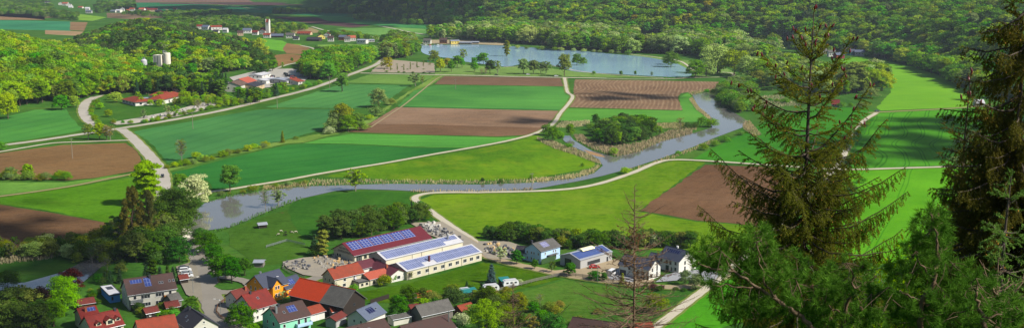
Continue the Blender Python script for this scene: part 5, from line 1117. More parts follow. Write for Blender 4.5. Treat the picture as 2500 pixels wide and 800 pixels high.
r=house('gabled white workshop with maroon roof at the corner of the front hall',(955,689),(992,681),15,3.,1.7,plwh,rf['plum'],'y',name='workshop',cat='workshop',wins=[('F',.5,.8,1.6,1.4)],chim=[(6,.6,brick)])
r=house('long white mason hall with maroon roof and rows of solar panels',(865,640),(1050,597),15,3.3,3.5,plc,rf['maroon'],C=(812,625),name='workshop_hall',cat='hall',over=1.0,
  wins=[('L',.8,.9,.8,.9,'dark'),('L',.68,.9,.8,.9,'dark')]+wrow('F',[.14,.2,.27,.34,.42,.5,.58,.66,.74,.82,.9],.8,1.4,1.2,'dark')+[('F',.06,.1,3,2.4)],sol=[])
L_=r['_L']; k_=3.5/(r['_D']/2); half=r['_D']/2; sl_=math.hypot(1,k_)
for i in range(6):
    u0=.8+i*(L_-6.5)/6; u1=u0+(L_-6.5)/6-.35
    for j in range(4):
        v0=.30+j*.165; v1=v0+.145
        P=[(u,half-half*(1-v),3.3+.16+3.5*v+.1) for u,v in ((u0,v0),(u1,v0),(u1,v1),(u0,v1))]; quad_uv('solar_panel',P,pvmat('solar_hall','2a3a78',1.6,2.,'7c84a0',.16),.05,(0,-k_/sl_,1/sl_),r,(u1-u0,1.05))
def text(body,root,loc,size,m,rot=(math.pi/2,0,-math.pi/2),name='lettering'):
    c=bpy.data.curves.new(name,'FONT'); c.body=body; c.size=size; c.extrude=.02; c.align_x='CENTER'; q=bpy.data.objects.new('tmp',c); COL.objects.link(q)
    dg=bpy.context.evaluated_depsgraph_get(); me=bpy.data.meshes.new_from_object(q.evaluated_get(dg)); bpy.data.objects.remove(q); me.materials.clear(); me.materials.append(m)
    o=link(name,me,root,loc); o.rotation_euler=rot; return o
text('NATURSTEINE',r,(-.06,r['_D']*.47,4.2),1.05,dark); text('GRABDENKMÄLER',r,(-.06,r['_D']*.47,3.0),1.05,dark)
MB().box(-.07,-.005,0,r['_D'],2.78,2.86).build('trim',dark,r)
def hall(label,A,B,C,eave,rise,win,pv,gap,wallm=plc):
    r=house(label,A,B,10,eave,rise,wallm,rf['white'],C=C,name='workshop_hall',cat='hall',over=.3,wins=win); L,D=r['_L'],r['_D']; h=D/2; k=rise/h; s=math.hypot(1,k)
    for (a,b,v0,v1) in pv:
        P=[(u*L,h-h*(1-v),eave+.16+rise*v+.1) for u,v in ((a,v0),(b,v0),(b,v1),(a,v1))]; quad_uv('solar_panel',P,pvl,.05,(0,-k/s,1/s),r,((b-a)*L,(v1-v0)*h*s))
    for u in gap: MB().box(u*L-.07,u*L+.07,-.12,-.01,0,eave).build('downpipe',woodg,r)
    return r
r=hall('tall middle hall with windowless cream wall and solar roof',(942,668),(1130,621),(906,655),5.6,2.,[],[(.02,.78,.05,.93),(.78,.98,.45,.93)],[.33,.45,.72]); MB().box(r['_L']*.86,r['_L']*.86+.6,3.,3.6,6.3,9).build('chimney',metal,r); MB().box(-.08,-.01,r['_D']*.25,r['_D']*.75,1.5,5.2).build('cladding',woodg,r)
r=hall('long front hall with a row of ten windows and solar roof',(993,683),(1176,635),(946,668),3.5,2.1,wrow('F',[.045,.155,.26,.365,.465,.565,.66,.765,.855,.945],1.,1.9,1.5),[(.02,.24,.05,.93),(.24,.4,.42,.93),(.4,.985,.05,.93)],[.28,.49,.72]); MB().box(r['_L']*.33,r['_L']*.33+.7,2.,2.7,4,6.6).build('chimney',rf['plum'],r); MB().box(-.08,-.01,r['_D']*.1,r['_D']*.9,1.,3.6).build('cladding',woodg,r)
# --- right of the yard
r=house('pale blue two storey house with grey roof and solar collector',(1320,643),(1367,629),9,5.2,2.4,plb,rf['grey'],C=(1281,634),wins=[('L',.15,.8,.7,1.1),('L',.42,.8,.7,1.1),('L',.58,.8,.7,1.1),('L',.85,.8,.7,1.1),('L',.15,3.2,.7,1.1),('L',.42,3.2,.7,1.1),('L',.58,3.2,.7,1.1),('L',.85,3.2,.7,1.1),('F',.23,3.2,.7,1.1),('F',.23,.9,.7,1.1),('F',.65,3.2,.7,1.1),('F',.77,3.2,.7,1.1),('F',.7,.3,2.6,2)],sol=[(0,3,7,.25,.85,pvmat('solar_old','6a6a88',1,1.7,'9c9cb0'))],chim=[(1.8,1.5,dark)])
b=MB().box(3.8,9.6,-1.6,-.03,2.6,2.75).build('canopy',rf['grey'],r)
house('grey roofed garage wing left of the pale blue house',(1258,632),(1284,634),7,2.9,1.9,plb,rf['dark'],wins=[('F',.5,.3,2.2,2,'dark')],name='garage',cat='garage')
r=house('grey steel hall with a solar covered roof and skylight strip',(1416,658),(1494,636),16,3.9,1.7,plg,rf['sheet'],C=(1354,649),name='workshop_hall',cat='hall',over=.25,wins=[('F',.42,1.2,7.5,1.3,'dark'),('F',.85,.2,1,2.1,'dark'),('L',.6,.2,3.6,3.2,'dark')])
h=r['_D']/2;k=1.7/h;s=math.hypot(1,k)
P=[(u*r['_L'],h-h*(1-v),3.9+.26+1.7*v) for u,v in ((.02,.12),(.97,.12),(.97,.95),(.02,.95))]; quad_uv('solar_panel',P,pvmat('solar_film','3c4c7c',3,1.7,'4a5a8a'),.05,(0,-k/s,1/s),r,(.95*r['_L'],.83*h))
v=[]; fcs=[]; n_=8
for i in range(n_+1):
    a=math.pi*i/n_; v+=[(r['_L']*.3,h+1.6*math.cos(a),5.75+.8*math.sin(a)),(r['_L']*.68,h+1.6*math.cos(a),5.75+.8*math.sin(a))]
fcs=[(2*i,2*i+2,2*i+3,2*i+1) for i in range(n_)]+[tuple(2*i for i in range(n_+1)),tuple(2*i+1 for i in range(n_,-1,-1))]; MB().add(v,fcs).build('skylight',mat('skylight_sheet','d8d2a8',rough=.4),r)
r=house('white new house with slate roof and tall gable windows',(1511,670),(1584,685),9,4.5,2.9,plwh,rf['slate'],C=(1545,660),wins=[('R',.25,.9,.9,1.4,'dark'),('R',.7,.4,1,2.2,'dark'),('R',.7,3.,1,2.2,'dark'),('R',.3,3.2,.8,1.2,'dark'),('F',.35,3,1,1,'dark'),('F',.8,.4,1.4,2,'dark'),('F',.6,.4,1.2,2,'dark')]); garage(r,'F',1.8,2.8,2.4,r['_L'],9,dark)
house('white house with slate roof and seven dark collectors, farthest right of the village',(1606,654),(1657,667),9.5,4.9,3.2,plwh,rf['slate'],C=(1640,640),wins=[('F',.15,3.3,1.3,1.2,'dark'),('F',.42,2.9,1.,2.2,'dark'),('F',.6,2.9,1.,2.2,'dark'),('F',.84,3.2,.9,1.2,'dark'),('F',.84,.9,.9,1.2,'dark'),('F',.45,.2,1.6,2.1,'dark'),('F',.65,.5,.4,1.4,'dark'),('R',.35,.8,.9,1.4,'dark'),('R',.35,3.1,.9,1.3,'dark'),('R',.75,3.1,.9,1.3,'dark')],sol=[(0,1.2,8.2,.52,.82,pvd)],chim=[(4.5,1.2,frame)],name='house')
house('dark roofed low wing between the two white new houses',(1580,650),(1608,655),7,2.8,2.2,plwh,rf['slate'])
house('brown shed with mossy roof at the bottom right of the rough meadow',(1388,822),(1500,838),9,3,2.4,wood_,rf['brown'],name='barn',cat='barn')
house('rust red shed roof behind the dead spruce at the bottom',(1545,830),(1596,826),6,2.6,2.,woodb,rf['orange'],name='shed',cat='shed')
house('open fronted sheep shelter with pale metal roof on the goat meadow',(620,652),(642,652),4,2.,.5,woodg,rf['sheet'],name='shed',cat='shed'); house('small dark field shelter with grey roof on the goat meadow',(632,558),(652,556),3,1.8,.5,wood_,rf['sheet'],name='shed',cat='shed')
# --- school, silos, scrap yard
house('red hip roofed left pavilion of the white school',(299,251),(331,259),15,3.2,3,plwh,rf['orange'],'hip',C=(318,242),over=1,wins=wrow('F',[.12,.36,.6,.85],1.1,2.4,1.3,'dark')+wrow('R',[.3,.7],1,2,1.4,'dark'),name='school',cat='school')
house('red hip roofed right pavilion of the white school',(362,254),(397,255),15,4,3.6,plwh,rf['orange'],'hip',C=(366,240),over=1,wins=wrow('F',[.15,.4,.62,.85],1.2,2.4,1.6,'dark')+wrow('R',[.3,.7],1,2,1.6,'dark'),name='school',cat='school')
house('flat roofed link building of the school',(331,250),(362,249),10,3,0,plwh,rf['sheet'],'flat',over=.3,name='school',cat='school'); house('red roofed rear wing of the school',(365,244),(412,246),12,4.2,3.2,plwh,rf['orange'],'hip',over=.8,name='school',cat='school')
g=np.array(G(404,192)); r=empty('silo_building',(g[0]-4,g[1],-3.5),R(-14),label='tall concrete silo block with a boxy head on legs',cat='silo')
MB().box(-9,.5,0,9,15,28).build('head',conc,r); 
for x in (-8.6,-.8):
    for y in (0,8): MB().box(x,x+.9,y,y+.9,0,17).build('leg',conc,r)
for x in (-6.6,-3.6): MB().box(x,x+.35,-.12,-.01,19,27.5).build('slot',dark,r)
MB().lathe([(3.6,0),(3.6,29.5),(3.4,30.2)],24,(4.6,5)).build('tower',conc,r)
MB().box(.6,2.,3,4.5,29.6,33).tube([(1.5,4,32.6),(5,5,31)],.4).build('conveyor',metal,r)
g=G(354,196); r=empty('cement_silo',(*g,-2),label='slim white cement silo at the quarry face',cat='silo'); MB().lathe([(1.2,5),(3.2,9),(3.2,22.5),(1.5,24)],20).build('tank',rf['white'],r)
for a in range(4): MB().tube([(2.2*math.cos(a*1.571),2.2*math.sin(a*1.571),0),(2.2*math.cos(a*1.571),2.2*math.sin(a*1.571),9)],.18,n=5).build('leg',metal,r)
MB().tube([(3.3,0,0),(3.3,0,24)],.12,n=4).box(-1,1,-1,1,24,25.6).build('ladder',metal,r)
house('blue grey hipped hut beside the quarry works',(460,193),(490,193),10,4.,2.5,plc,rf['bluegrey'],'hip',name='workshop',cat='workshop')
for A,B,C,e,ri,wm,rm,lab in [((588,225),(607,219),(567,217),6,3.2,plw,'old','white gabled house with brown roof at the scrap yard'),((605,215),(628,209),(590,207),5,3.6,plw,'salmon','white house with salmon red roof at the scrap yard'),((624,222),(646,215),(610,212),4,2.4,pltan,'dark','tan gabled house with dark roof at the scrap yard'),
  ((728,208),(745,206),(720,200),3.2,2.5,plw,'orange','small orange roofed office at the end of the scrap yard'),((700,207),(724,204),(690,198),4,1,plg,'sheet','grey shed at the end of the scrap yard'),((546,213),(560,210),(538,208),4,2.5,plw,'dark','little dark gabled house beside the silo wood'),((640,194),(662,188),(632,187),4,1.2,plwh,'white','white roofed store at the back of the scrap yard'),((650,206),(680,200),(640,200),3.5,1,plwh,'white','pale low store in the middle of the scrap yard')]:
    house(lab,A,B,10,e,ri,wm,rf[rm],C=C,wins=[('F',.3,e*.5,1.2,1.3,'dark'),('F',.7,e*.5,1.2,1.3,'dark'),('L',.35,e*.5,1.2,1.3,'dark'),('L',.65,e*.5,1.2,1.3,'dark')])
# --- far hamlets (small in the picture, still whole houses)
FH=[(488,72,14,'red',plw,'first red roofed house of the church hamlet'),(500,74,18,'bluegrey',plwh,'white house with grey solar roof in the church hamlet'),(529,74,26,'orange',plwh,'large orange roofed house with two gables in the church hamlet'),(549,80,12,'white',plwh,'white house right of the large orange roof'),
 (526,84,14,'dark',plw,'dark roofed house below the large orange roof'),(603,82,20,'bluegrey',plwh,'white house with solar roof left of the church'),(587,88,14,'brown',pltan,'brown roofed house left of the church'),(622,86,14,'red',plwh,'red roofed house nearest the church'),(640,84,16,'darkred',plwh,'dark red gabled house at the foot of the church'),(651,93,16,'orange',plw,'orange roofed barn below the church'),
 (676,92,30,'bluegrey',wood_,'long solar roofed barn right of the church'),(708,94,20,'grey',plw,'grey roofed farm house right of the church barn'),(722,98,14,'dark',plw,'dark roofed farm shed in the hamlet'),(741,86,34,'orange',pltan,'long orange roofed stable of the hamlet'),(763,101,34,'dark',wood_,'long barn with dark solar roof in the hamlet'),(785,96,18,'brown',ply,'yellow gabled house of the hamlet'),
 (798,92,14,'darkred',plwh,'white house behind the yellow gabled one'),(807,102,14,'brown',plw,'brown roofed cottage of the hamlet'),(835,99,18,'bluegrey',mat('plaster_terracotta','a05a3a'),'terracotta house with grey roof in the hamlet'),(848,103,14,'grey',plw,'grey roofed cottage in the hamlet'),(860,101,18,'far',plw,'light red roofed house in the hamlet'),(882,107,24,'sheet',plwh,'white hall with pale roof at the end of the hamlet'),(905,103,20,'sheet',plg,'flat grey shed beside the hamlet car park'),
 (116,11,12,'dark',plwh,'farthest white house at the top left'),(148,13,10,'dark',plwh,'tiny gabled house at the top left'),(158,14,14,'far',plwh,'tiny red roofed house at the top left'),(168,15,12,'dark',plwh,'tiny dark gabled house at the top left'),(172,20,10,'white',plwh,'tiny white shed at the top left'),(195,21,12,'far',plw,'tiny red shed at the top left'),
 (213,26,10,'white',plwh,'small white house by the top left copse'),(216,33,14,'bluegrey',plg,'grey roofed farm house in the far village'),(275,31,16,'sheet',plwh,'low white house in the far village'),(287,31,14,'white',plwh,'white cube house in the far village'),(298,28,10,'white',plwh,'white gabled house in the far village'),(312,32,8,'far',plwh,'small cottage in the far village'),(322,28,12,'far',plwh,'white house with reddish roof in the far village'),
 (345,29,14,'far',plwh,'pale roofed house in the far village'),(355,26,12,'far',plwh,'orange roofed house in the far village'),(371,29,24,'red',pltan,'red roofed barn in the far village'),(385,32,14,'dark',wood_,'dark open barn in the far village'),(345,32,34,'darkred',wood_,'long dark red barn in the far village'),(427,27,8,'red',plwh,'lone tiny red roofed house'),
 (790,8,12,'red',plwh,'tiny red roofed house at the top centre'),(820,7,18,'red',plw,'tiny long red roofed barn at the top centre'),
 (1560,80,10,'brown',plwh,'white cabin at the forest edge'),(1582,82,16,'dark',wood_,'dark roofed cabin among the trees'),(1607,81,18,'brown',plwh,'brown roofed white house among the trees'),(1612,74,14,'plum',plg,'plum roofed cabin among the trees'),(1834,88,16,'brown',wood_,'brown cabin at the foot of the wooded slope'),(1860,92,16,'brown',wood_,'another brown cabin, right of the first on the slope foot'),(1922,104,12,'far',wood_,'reddish roofed cabin behind the spruce top'),(1960,112,14,'brown',plg,'grey cabin behind the spruce top'),
 (2012,133,20,'grey',plg,'grey roofed house left in the slope hamlet'),(2032,139,18,'grey',plwh,'white house with grey roof in the slope hamlet'),(2052,143,22,'bluegrey',mat('plaster_red','8a2030'),'red and white house of the slope hamlet'),(2068,131,14,'grey',plc,'cream house behind the red and white one'),(2082,136,16,'slate',mat('plaster_teal','2d7a80'),'teal house of the slope hamlet'),(2098,137,22,'bluegrey',plg,'long grey bungalow at the right end of the slope hamlet'),
 (2393,260,22,'white',plg,'white roofed shed at the right field edge'),(2040,262,18,'red',plg,'red roofed shed behind the big spruce')]
# lakeside restaurant
FH+=[(1042,108,18,'grey',plw,'grey roofed boat house left of the lakeside restaurant'),(1082,107,18,'brown',woodb,'brown timber kiosk by the lakeside restaurant'),(1112,108,22,'sheet',ply,'yellow walled lakeside restaurant'),(1137,109,30,'sheet',woodg,'long grey pavilion of the lakeside restaurant'),(1160,108,18,'sheet',woodg,'low pavilion at the right end of the lakeside restaurant')]
for i_,(px,py,w,rm,wm,lab) in enumerate(FH):
    g=np.array(G(px,py)); m_=g[1]/F; Lm=w*m_; rr=random.Random(i_); a=R(rr.uniform(-22,22)); e=2.8 if w>28 or 'shed' in lab or 'cabin' in lab or 'pavilion' in lab else rr.uniform(4.5,5.8)
    d=np.array((math.cos(a),math.sin(a)))*Lm/2
    house(lab,g-d,g+d,min(11,max(6,Lm*.7)),e,rr.uniform(2.4,3.4) if rm!='sheet' else 1.,wm,rf[rm],ridge='y' if ('gabled' in lab) else 'x',wins=wrow('F',[.2,.5,.8],e*.45,1.3,1.4,'dark'),gutter=False,name='barn' if 'barn' in lab or 'stable' in lab else 'cabin' if 'cabin' in lab else 'house',cat='barn' if 'barn' in lab else 'cabin' if 'cabin' in lab else 'house',group='houses of the far hamlets')
g=np.array(G(653,84)); r=empty('church',(*g,0),R(-12),label='white church with stepped gable tower and red saddle roof',cat='church')
MB().box(-3,3,0,6,0,20).add([(-3,0,20),(3,0,20),(3,6,20),(-3,6,20)],[(0,1,2,3)]).build('tower',plwh,r)
q=MB(); 
for s in (-3.3,2.7): 
    for i in range(4): q.box(s,s+.6,.6*i-.3,6.3-.6*i,20+i*1.4,21.4+i*1.4)
q.build('gable',plwh,r); o=MB()
o.slab([(-2.7,-.2,20),(2.7,-.2,20),(2.7,3,25.4),(-2.7,3,25.4)],(0,-.86,.5),.2); o.slab([(2.7,6.2,20),(-2.7,6.2,20),(-2.7,3,25.4),(2.7,3,25.4)],(0,.86,.5),.2); o.build('roof',rf['orange'],r)
MB().add([(-14,1,0),(-3,1,0),(-3,9,0),(-14,9,0),(-14,1,6),(-3,1,6),(-3,9,6),(-14,9,6),(-14,5,11),(-3,5,11)],[(0,1,5,4),(2,3,7,6),(3,0,4,8,7)]).build('nave',plwh,r)
o=MB(); o.slab([(-14.5,.3,5.6),(-3,.3,5.6),(-3,5,11.3),(-14.5,5,11.3)],(0,-.77,.64),.2); o.slab([(-3,9.7,5.6),(-14.5,9.7,5.6),(-14.5,5,11.3),(-3,5,11.3)],(0,.77,.64),.2); o.build('roof',rf['darkred'],r)
for z in (15,17.5): MB().box(-.6,.6,-.08,-.01,z,z+1.4).build('window',dark,r)
# ---------------------------------------------------------------- vehicles, poles, fences, yard goods, animals
def paint(n,c): return mat('paint_'+n,c,rough=.25,var=.02,spec=.6)
tyre=mat('tyre','17171a',rough=.9); chrome=mat('light_unit','c8c8c0',rough=.2); redl=mat('rear_light','7a1010',rough=.3)
VM={}
def vehicle(g,rz,col,kind,label,name='parked_car',cat='car',group=None,z=.42):
    r=empty(name,(g[0],g[1],z),rz,label=label,cat=cat,group=group)
    if kind=='car': L,W,H=4.4,1.8,1.48; low=[(-2.2,.35),(-2.2,.85),(-2.05,.98),(-1.2,1.02),(1.1,.95),(2.0,.78),(2.2,.6),(2.2,.3)]; cab=[(-1.75,1.0),(-1.35,1.42),(-.2,1.48),(.45,1.4),(1.15,.96)]
    elif kind=='van': L,W,H=5.4,2.,2.3; low=[(-2.7,.35),(-2.7,1.15),(2.0,1.15),(2.55,.95),(2.7,.7),(2.7,.35)]; cab=[(-2.7,1.15),(-2.66,2.2),(-2.5,2.32),(1.2,2.3),(1.45,2.2),(2.05,1.15)]
    else: L,W,H=4.6,1.85,1.7; low=[(-2.3,.4),(-2.3,1.0),(1.3,1.05),(2.1,.9),(2.3,.7),(2.3,.35)]; cab=[(-2.27,1.0),(-2.1,1.62),(-.2,1.7),(.6,1.62),(1.25,1.05)]
    def ext(P,w,ti=0.):
        n=len(P); v=[(x,-w/2+ti*(z_-P[0][1]),z_) for x,z_ in P]+[(x,w/2-ti*(z_-P[0][1]),z_) for x,z_ in P]
        return v,[tuple(range(n)),tuple(range(2*n-1,n-1,-1))]+[(i,i+n,(i+1)%n+n,(i+1)%n) for i in range(n)]
    if kind not in VM:
        b=MB(); v,f=ext(low,W); b.add(v,f); c2=[(x*.96,z_) for x,z_ in cab]; v,f=ext(c2,W*.97,.14); b.add(v,f)
        gl=MB(); g2=[(x*1.0-.0,z_+ (0.0)) for x,z_ in cab]; zt=max(p[1] for p in cab); zb=cab[0][1]
        q=[(x,min(z_,zt-.1) if z_>zb+.1 else zb+.06) for x,z_ in cab]; v,f=ext([(x*.93,z_) for x,z_ in q],W*.985,.13); gl.add(v,f)
        x1=cab[-1][0]; gl.add([(x1*.99,-W*.4,zb+.04),(x1*.99,W*.4,zb+.04),(cab[-2][0]*.99,W*.36,cab[-2][1]-.06),(cab[-2][0]*.99,-W*.36,cab[-2][1]-.06)],[(0,1,2,3)])
        wh=MB(); wh.tube([(0,-.11,0),(0,.11,0)],.33,n=14); rm=MB(); rm.tube([(0,-.13,0),(0,.13,0)],.19,n=10)
        VM[kind]=(b,gl,wh.mesh('wheel',tyre),rm.mesh('rim',chrome),MB().box(-.04,.04,-.2,.2,-.08,.08).mesh('headlight',chrome),MB().box(-.03,.03,-.12,.12,-.12,.12).mesh('rear_light',redl))
    b,gl,wm,rm,hl,rl=VM[kind]; k=(kind,col.name)
    if k not in VM: VM[k]=b.mesh('body',col)
    if (kind,'g') not in VM: VM[(kind,'g')]=gl.mesh('windows',glassmat())
    link('body',VM[k],r); link('windows',VM[(kind,'g')],r)
    for x in (-L*.31,L*.31):
        for y in (-W/2+.06,W/2-.06): o=link('wheel',wm,r,(x,y,.33)); link('rim',rm,o)
    for s in (-1,1): link('headlight',hl,r,(L/2-.02,s*W*.34,.66)); link('rear_light',rl,r,(-L/2+.01,s*W*.4,.85))
    return r
whp,blk,sil,red_,blu,gry=paint('white','d0d2d4'),paint('black','17191d'),paint('silver','8a8e94'),paint('red','a01818'),paint('blue','1f3f8a'),paint('grey','4a4e54')
def V(px,py,deg,col,kind,label,**k): return vehicle(G(px,py),R(deg),col,kind,label,**k)
V(397,433,-72,blk,'car','dark car driving on the pale road toward the junction',name='driving_car')
V(449,658,20,gry,'car','dark blue grey car, farthest of the cars parked above the hut'); V(453,664,20,whp,'suv','white estate car, second from the back of the parked cars'); V(456,671,20,sil,'car','silver car in the middle of the parked cars'); V(458,678,20,whp,'car','white car nearest to the red roofed hut')
V(1495,672,60,whp,'van','white camper van on the paved yard',name='camper_van',cat='van'); V(1451,656,10,red_,'car','bright red car parked at the grey steel hall')
V(1289,184,5,whp,'car','white car parked at the lake road under the limes'); V(1358,188,5,whp,'car','white car at the end of the lake road'); V(1212,185,4,blk,'car','black car on the lake road left of the white one'); V(1048,153,0,paint('green','1f8a4a'),'van','green van in the lake car park',name='parked_van',cat='van')
V(2142,274,15,gry,'car','grey car at the track behind the big spruce'); V(735,210,10,blu,'car','blue car at the orange roofed office')
for i_,(x,y) in enumerate([(1025,112),(1032,113),(1040,112),(1050,113),(1062,112),(1070,113),(1078,112)]): V(x,y-1,8+i_*3,[whp,sil,whp,red_,gry,whp,sil][i_],'car',['white car first from the left by the lakeside restaurant','silver car second from the left by the lakeside restaurant','white car third from the left by the lakeside restaurant','red car by the lakeside restaurant','grey car by the lakeside restaurant','white car nearest the timber kiosk','silver car nearest the restaurant terrace'][i_])
rr=random.Random(3)
for i_ in range(30):
    x,y=rr.uniform(632,735),rr.uniform(182,204); c=rr.choice([whp,sil,red_,blu,gry,blk,paint('orange','b85a1c'),whp]); kd=rr.choice(['car','van','van','suv']); nm={'paint_white':'white','paint_silver':'silver','paint_red':'red','paint_blue':'blue','paint_grey':'grey','paint_black':'black','paint_orange':'orange'}[c.name]
    V(x,y,rr.uniform(0,180),c,kd,f"{nm} {'van' if kd=='van' else 'car'} standing in the crowded scrap yard",name='scrap_van' if kd=='van' else 'scrap_car',cat='van' if kd=='van' else 'car',group='vehicles in the scrap yard')
# tractor with trailer
g=G(203+180-6,739); r=empty('tractor',(*G(383,736),0),R(10),label='small green tractor on the lawn of the lower left garden',cat='tractor')
MB().box(-.3,1.5,-.4,.4,.7,1.4).box(-1.3,-.3,-.6,.6,.6,1.2).build('hood',paint('tractor_green','1f8a2a'),r); MB().box(-1.2,-.2,-.6,.6,1.2,2.1).build('cab',glassmat(),r); MB().box(-1.3,-.1,-.7,.7,2.1,2.2).build('roof',whp,r)
for x,y,rad in ((-.8,-.8,.75),(-.8,.8,.75),(1.1,-.6,.45),(1.1,.6,.45)): MB().tube([(x,y-.15,rad),(x,y+.15,rad)],rad,n=14).build('wheel',tyre,r)
r=empty('trailer',(*G(400,728),0),R(15),label='flat wooden trailer behind the green tractor',cat='trailer'); MB().box(-1.8,1.8,-.9,.9,.7,.85).box(-1.8,1.8,-.95,-.9,.85,1.2).box(-1.8,1.8,.9,.95,.85,1.2).tube([(-1.8,0,.75),(-2.8,0,.6)],.05).build('bed',woodo,r)
for y in (-.95,.95): MB().tube([(0,y-.1,.35),(0,y+.1,.35)],.35,n=12).build('wheel',tyre,r)
# caravans and their awnings
def caravan(px,py,deg,label):
    r=empty('caravan',(*G(px,py),.3),R(deg),label=label,cat='caravan')
    P=[(-2.9,.5),(-3.1,1.3),(-2.8,2.4),(-2.2,2.65),(2.3,2.65),(2.9,2.2),(3.1,1.2),(2.8,.5)]; n=8; v=[(x,-1.1,z) for x,z in P]+[(x,1.1,z) for x,z in P]
    MB().add(v,[tuple(range(n)),tuple(range(2*n-1,n-1,-1))]+[(i,i+n,(i+1)%n+n,(i+1)%n) for i in range(n)]).build('body',whp,r)
    MB().box(-2.3,2.3,-1.15,1.15,2.66,2.72).build('roof',rf['white'],r)
    for x in (-2.,-.4,1.3): MB().box(x,x+.9,-1.13,-1.09,1.4,2.).build('window',glassmat(),r)
    MB().box(.6,1.15,-1.12,-1.09,.6,2.3).build('door',frame,r)
    for y in (-1.,1.): MB().tube([(0,y-.1,.3),(0,y+.1,.3)],.32,n=12).build('wheel',tyre,r)
    MB().tube([(2.8,0,.5),(4,0,.45)],.06).build('drawbar',metal,r)
caravan(1198,712,18,'white caravan with curved roof beside the dark cypress'); caravan(1246,700,20,'white caravan with a teal awning roof on the fenced plot'); caravan(1130,722,25,'white caravan behind the teal canopy')
def canopy(px,py,deg,L,W,h,roofm,wallm,label,nm='canopy'):
    r=empty(nm,(*G(px,py),.1),R(deg),label=label,cat='canopy' if nm=='canopy' else nm); MB().slab([(-L/2,-W/2,h),(L/2,-W/2,h),(L/2,W/2,h+.6),(-L/2,W/2,h+.6)],(0,-.1,.99),.08).build('roof',roofm,r)
    for x in (-L/2+.1,L/2-.1): MB().box(x-.05,x+.05,-W/2+.1,-W/2+.2,0,h).build('post',woodb,r)
    MB().box(-L/2+.2,L/2-.2,W/2-.2,W/2-.1,0,h+.4).box(-L/2+.2,-L/2+.3,-W/2+.3,W/2-.2,0,h).build('wall',wallm,r)
canopy(1145,725,25,6,4,2.4,rf['teal'],woodg,'teal roofed canopy beside the caravan plot'); canopy(1232,697,20,4,4,2.4,rf['teal'],wood_,'dark shelter with teal roof on the fenced plot'); canopy(1103,722,10,2.6,2,1.9,rf['sheet'],plw,'tiny pale garden hut left of the teal canopy','garden_hut')
# power poles
def pole(px,base,top,label,steel=False,arm=True):
    g=G(px,base); h=hgt(px,base,top); r=empty('power_pole',(*g,0),R(20),label=label,cat='power pole'); MB().tube([(0,0,-.3),(0,0,h)],.22 if not steel else .16,.13,n=7).build('pole',mat('pole_wood','7d7668',rough=.9) if not steel else metal,r)
    if arm: MB().box(-1.1,1.1,-.06,.06,h-.6,h-.45).build('crossarm',metal,r)
    if arm:
        for x in (-1,0,1): MB().lathe([(.05,h-.45),(.09,h-.35),(.09,h-.2),(.03,h-.12)],8,(x,0)).build('insulator',dark,r)
for q in [(177,387,337,'power pole on the ploughed field at the left'),(471,315,273,'power pole with ivy at its foot on the wheat field'),(677,264,236,'power pole beside the main road'),(805,217,187,'power pole farther along the main road'),(836,224,205,'power pole standing under the roadside tree'),
  (1112,218,193,'power pole on the green field below the lake road'),(1626,208,184,'power pole above the striped ploughed field'),(1843,200,182,'power pole left of the reeds'),(1386,215,190,'thin pole by the path corner'),(1299,464,422,'thin pole on the river bank'),(632,163,140,'power pole on the brown hill field')]: pole(*q)
# street lamps
def lamp(px,base,top,rz,label):
    g=G(px,base); h=hgt(px,base,top); r=empty('street_lamp',(*g,.2),R(rz),label=label,cat='street lamp'); MB().tube([(0,0,0),(0,0,h-.5),(.3,0,h-.1),(1.6,0,h)],.09,.05,n=6).build('mast',metal,r); MB().box(1.4,2.2,-.13,.13,h-.08,h+.06).build('lamp_head',frame,r)
for q in [(472,717,677,20,'grey street lamp beside the village street near the hut'),(539,776,730,180,'grey street lamp at the bend with the lawn'),(402+72,640,612,0,'street lamp up the village road'),(383,252,234,0,'lamp post in the school car park'),(503,250,235,0,'second lamp post in the school car park'),(1459,690,650,170,'lamp post at the paved yard')]: lamp(*q)
# fences
def fence(px,h,m,label,post=2.5,solid=False,z=.2):
    P=[np.array(G(*p)) for p in px]; r=empty('fence',(*P[0],z),0,label=label,cat='fence'); Lg=0
    pm=MB().box(-.06,.06,-.06,.06,-.2,h+.1).mesh('post',m); rl=MB()
    for i in range(len(P)-1):
        d=P[i+1]-P[i]; L=np.linalg.norm(d); n=max(1,int(L/post)); a=math.atan2(d[1],d[0])
        for k in range(n): q=P[i]+d*k/n-P[0]; link('post',pm,r,(*q,0),a)
        A=P[i]-P[0]; B=P[i+1]-P[0]; nn=np.array((-d[1],d[0]))/L*.04
        for (z0,z1) in ([(0.,h)] if solid else [(h*.25,h*.4),(h*.55,h*.7),(h*.85,h)]):
            rl.add([(*(A-nn),z0),(*(B-nn),z0),(*(B+nn),z0),(*(A+nn),z0),(*(A-nn),z1),(*(B-nn),z1),(*(B+nn),z1),(*(A+nn),z1)],[(0,3,2,1),(4,5,6,7),(0,1,5,4),(1,2,6,5),(2,3,7,6),(3,0,4,7)])
    rl.build('rail',m,r)
fence([(1216,712),(1260,700),(1310,687),(1372,673)],1.3,woodg,'grey timber fence climbing across the meadow to the road'); fence([(1372,673),(1440,681),(1500,692)],1.2,woodg,'grey timber fence along the lane below the yard',z=.5)
fence([(565,730),(548,736),(532,750),(528,764),(540,778),(560,788)],1.2,woodb,'brown picket fence round the bend of the street'); fence([(700,640),(690,655),(710,668),(745,680)],.8,woodg,'low fence at the edge of the stone yard')
fence([(1322,646),(1352,637),(1357,632)],2.2,mat('hedge_green',(.03,.07,.02),rough=1,var=.5,scale=4),'clipped dark hedge wall between blue house and grey hall',solid=True)
fence([(905,742),(950,728)],1.6,wood_,'dark board fence behind the barn',solid=True)
fence([(650,605),(700,590),(745,600)],1.1,metal,'wire fence of the goat meadow',post=4)
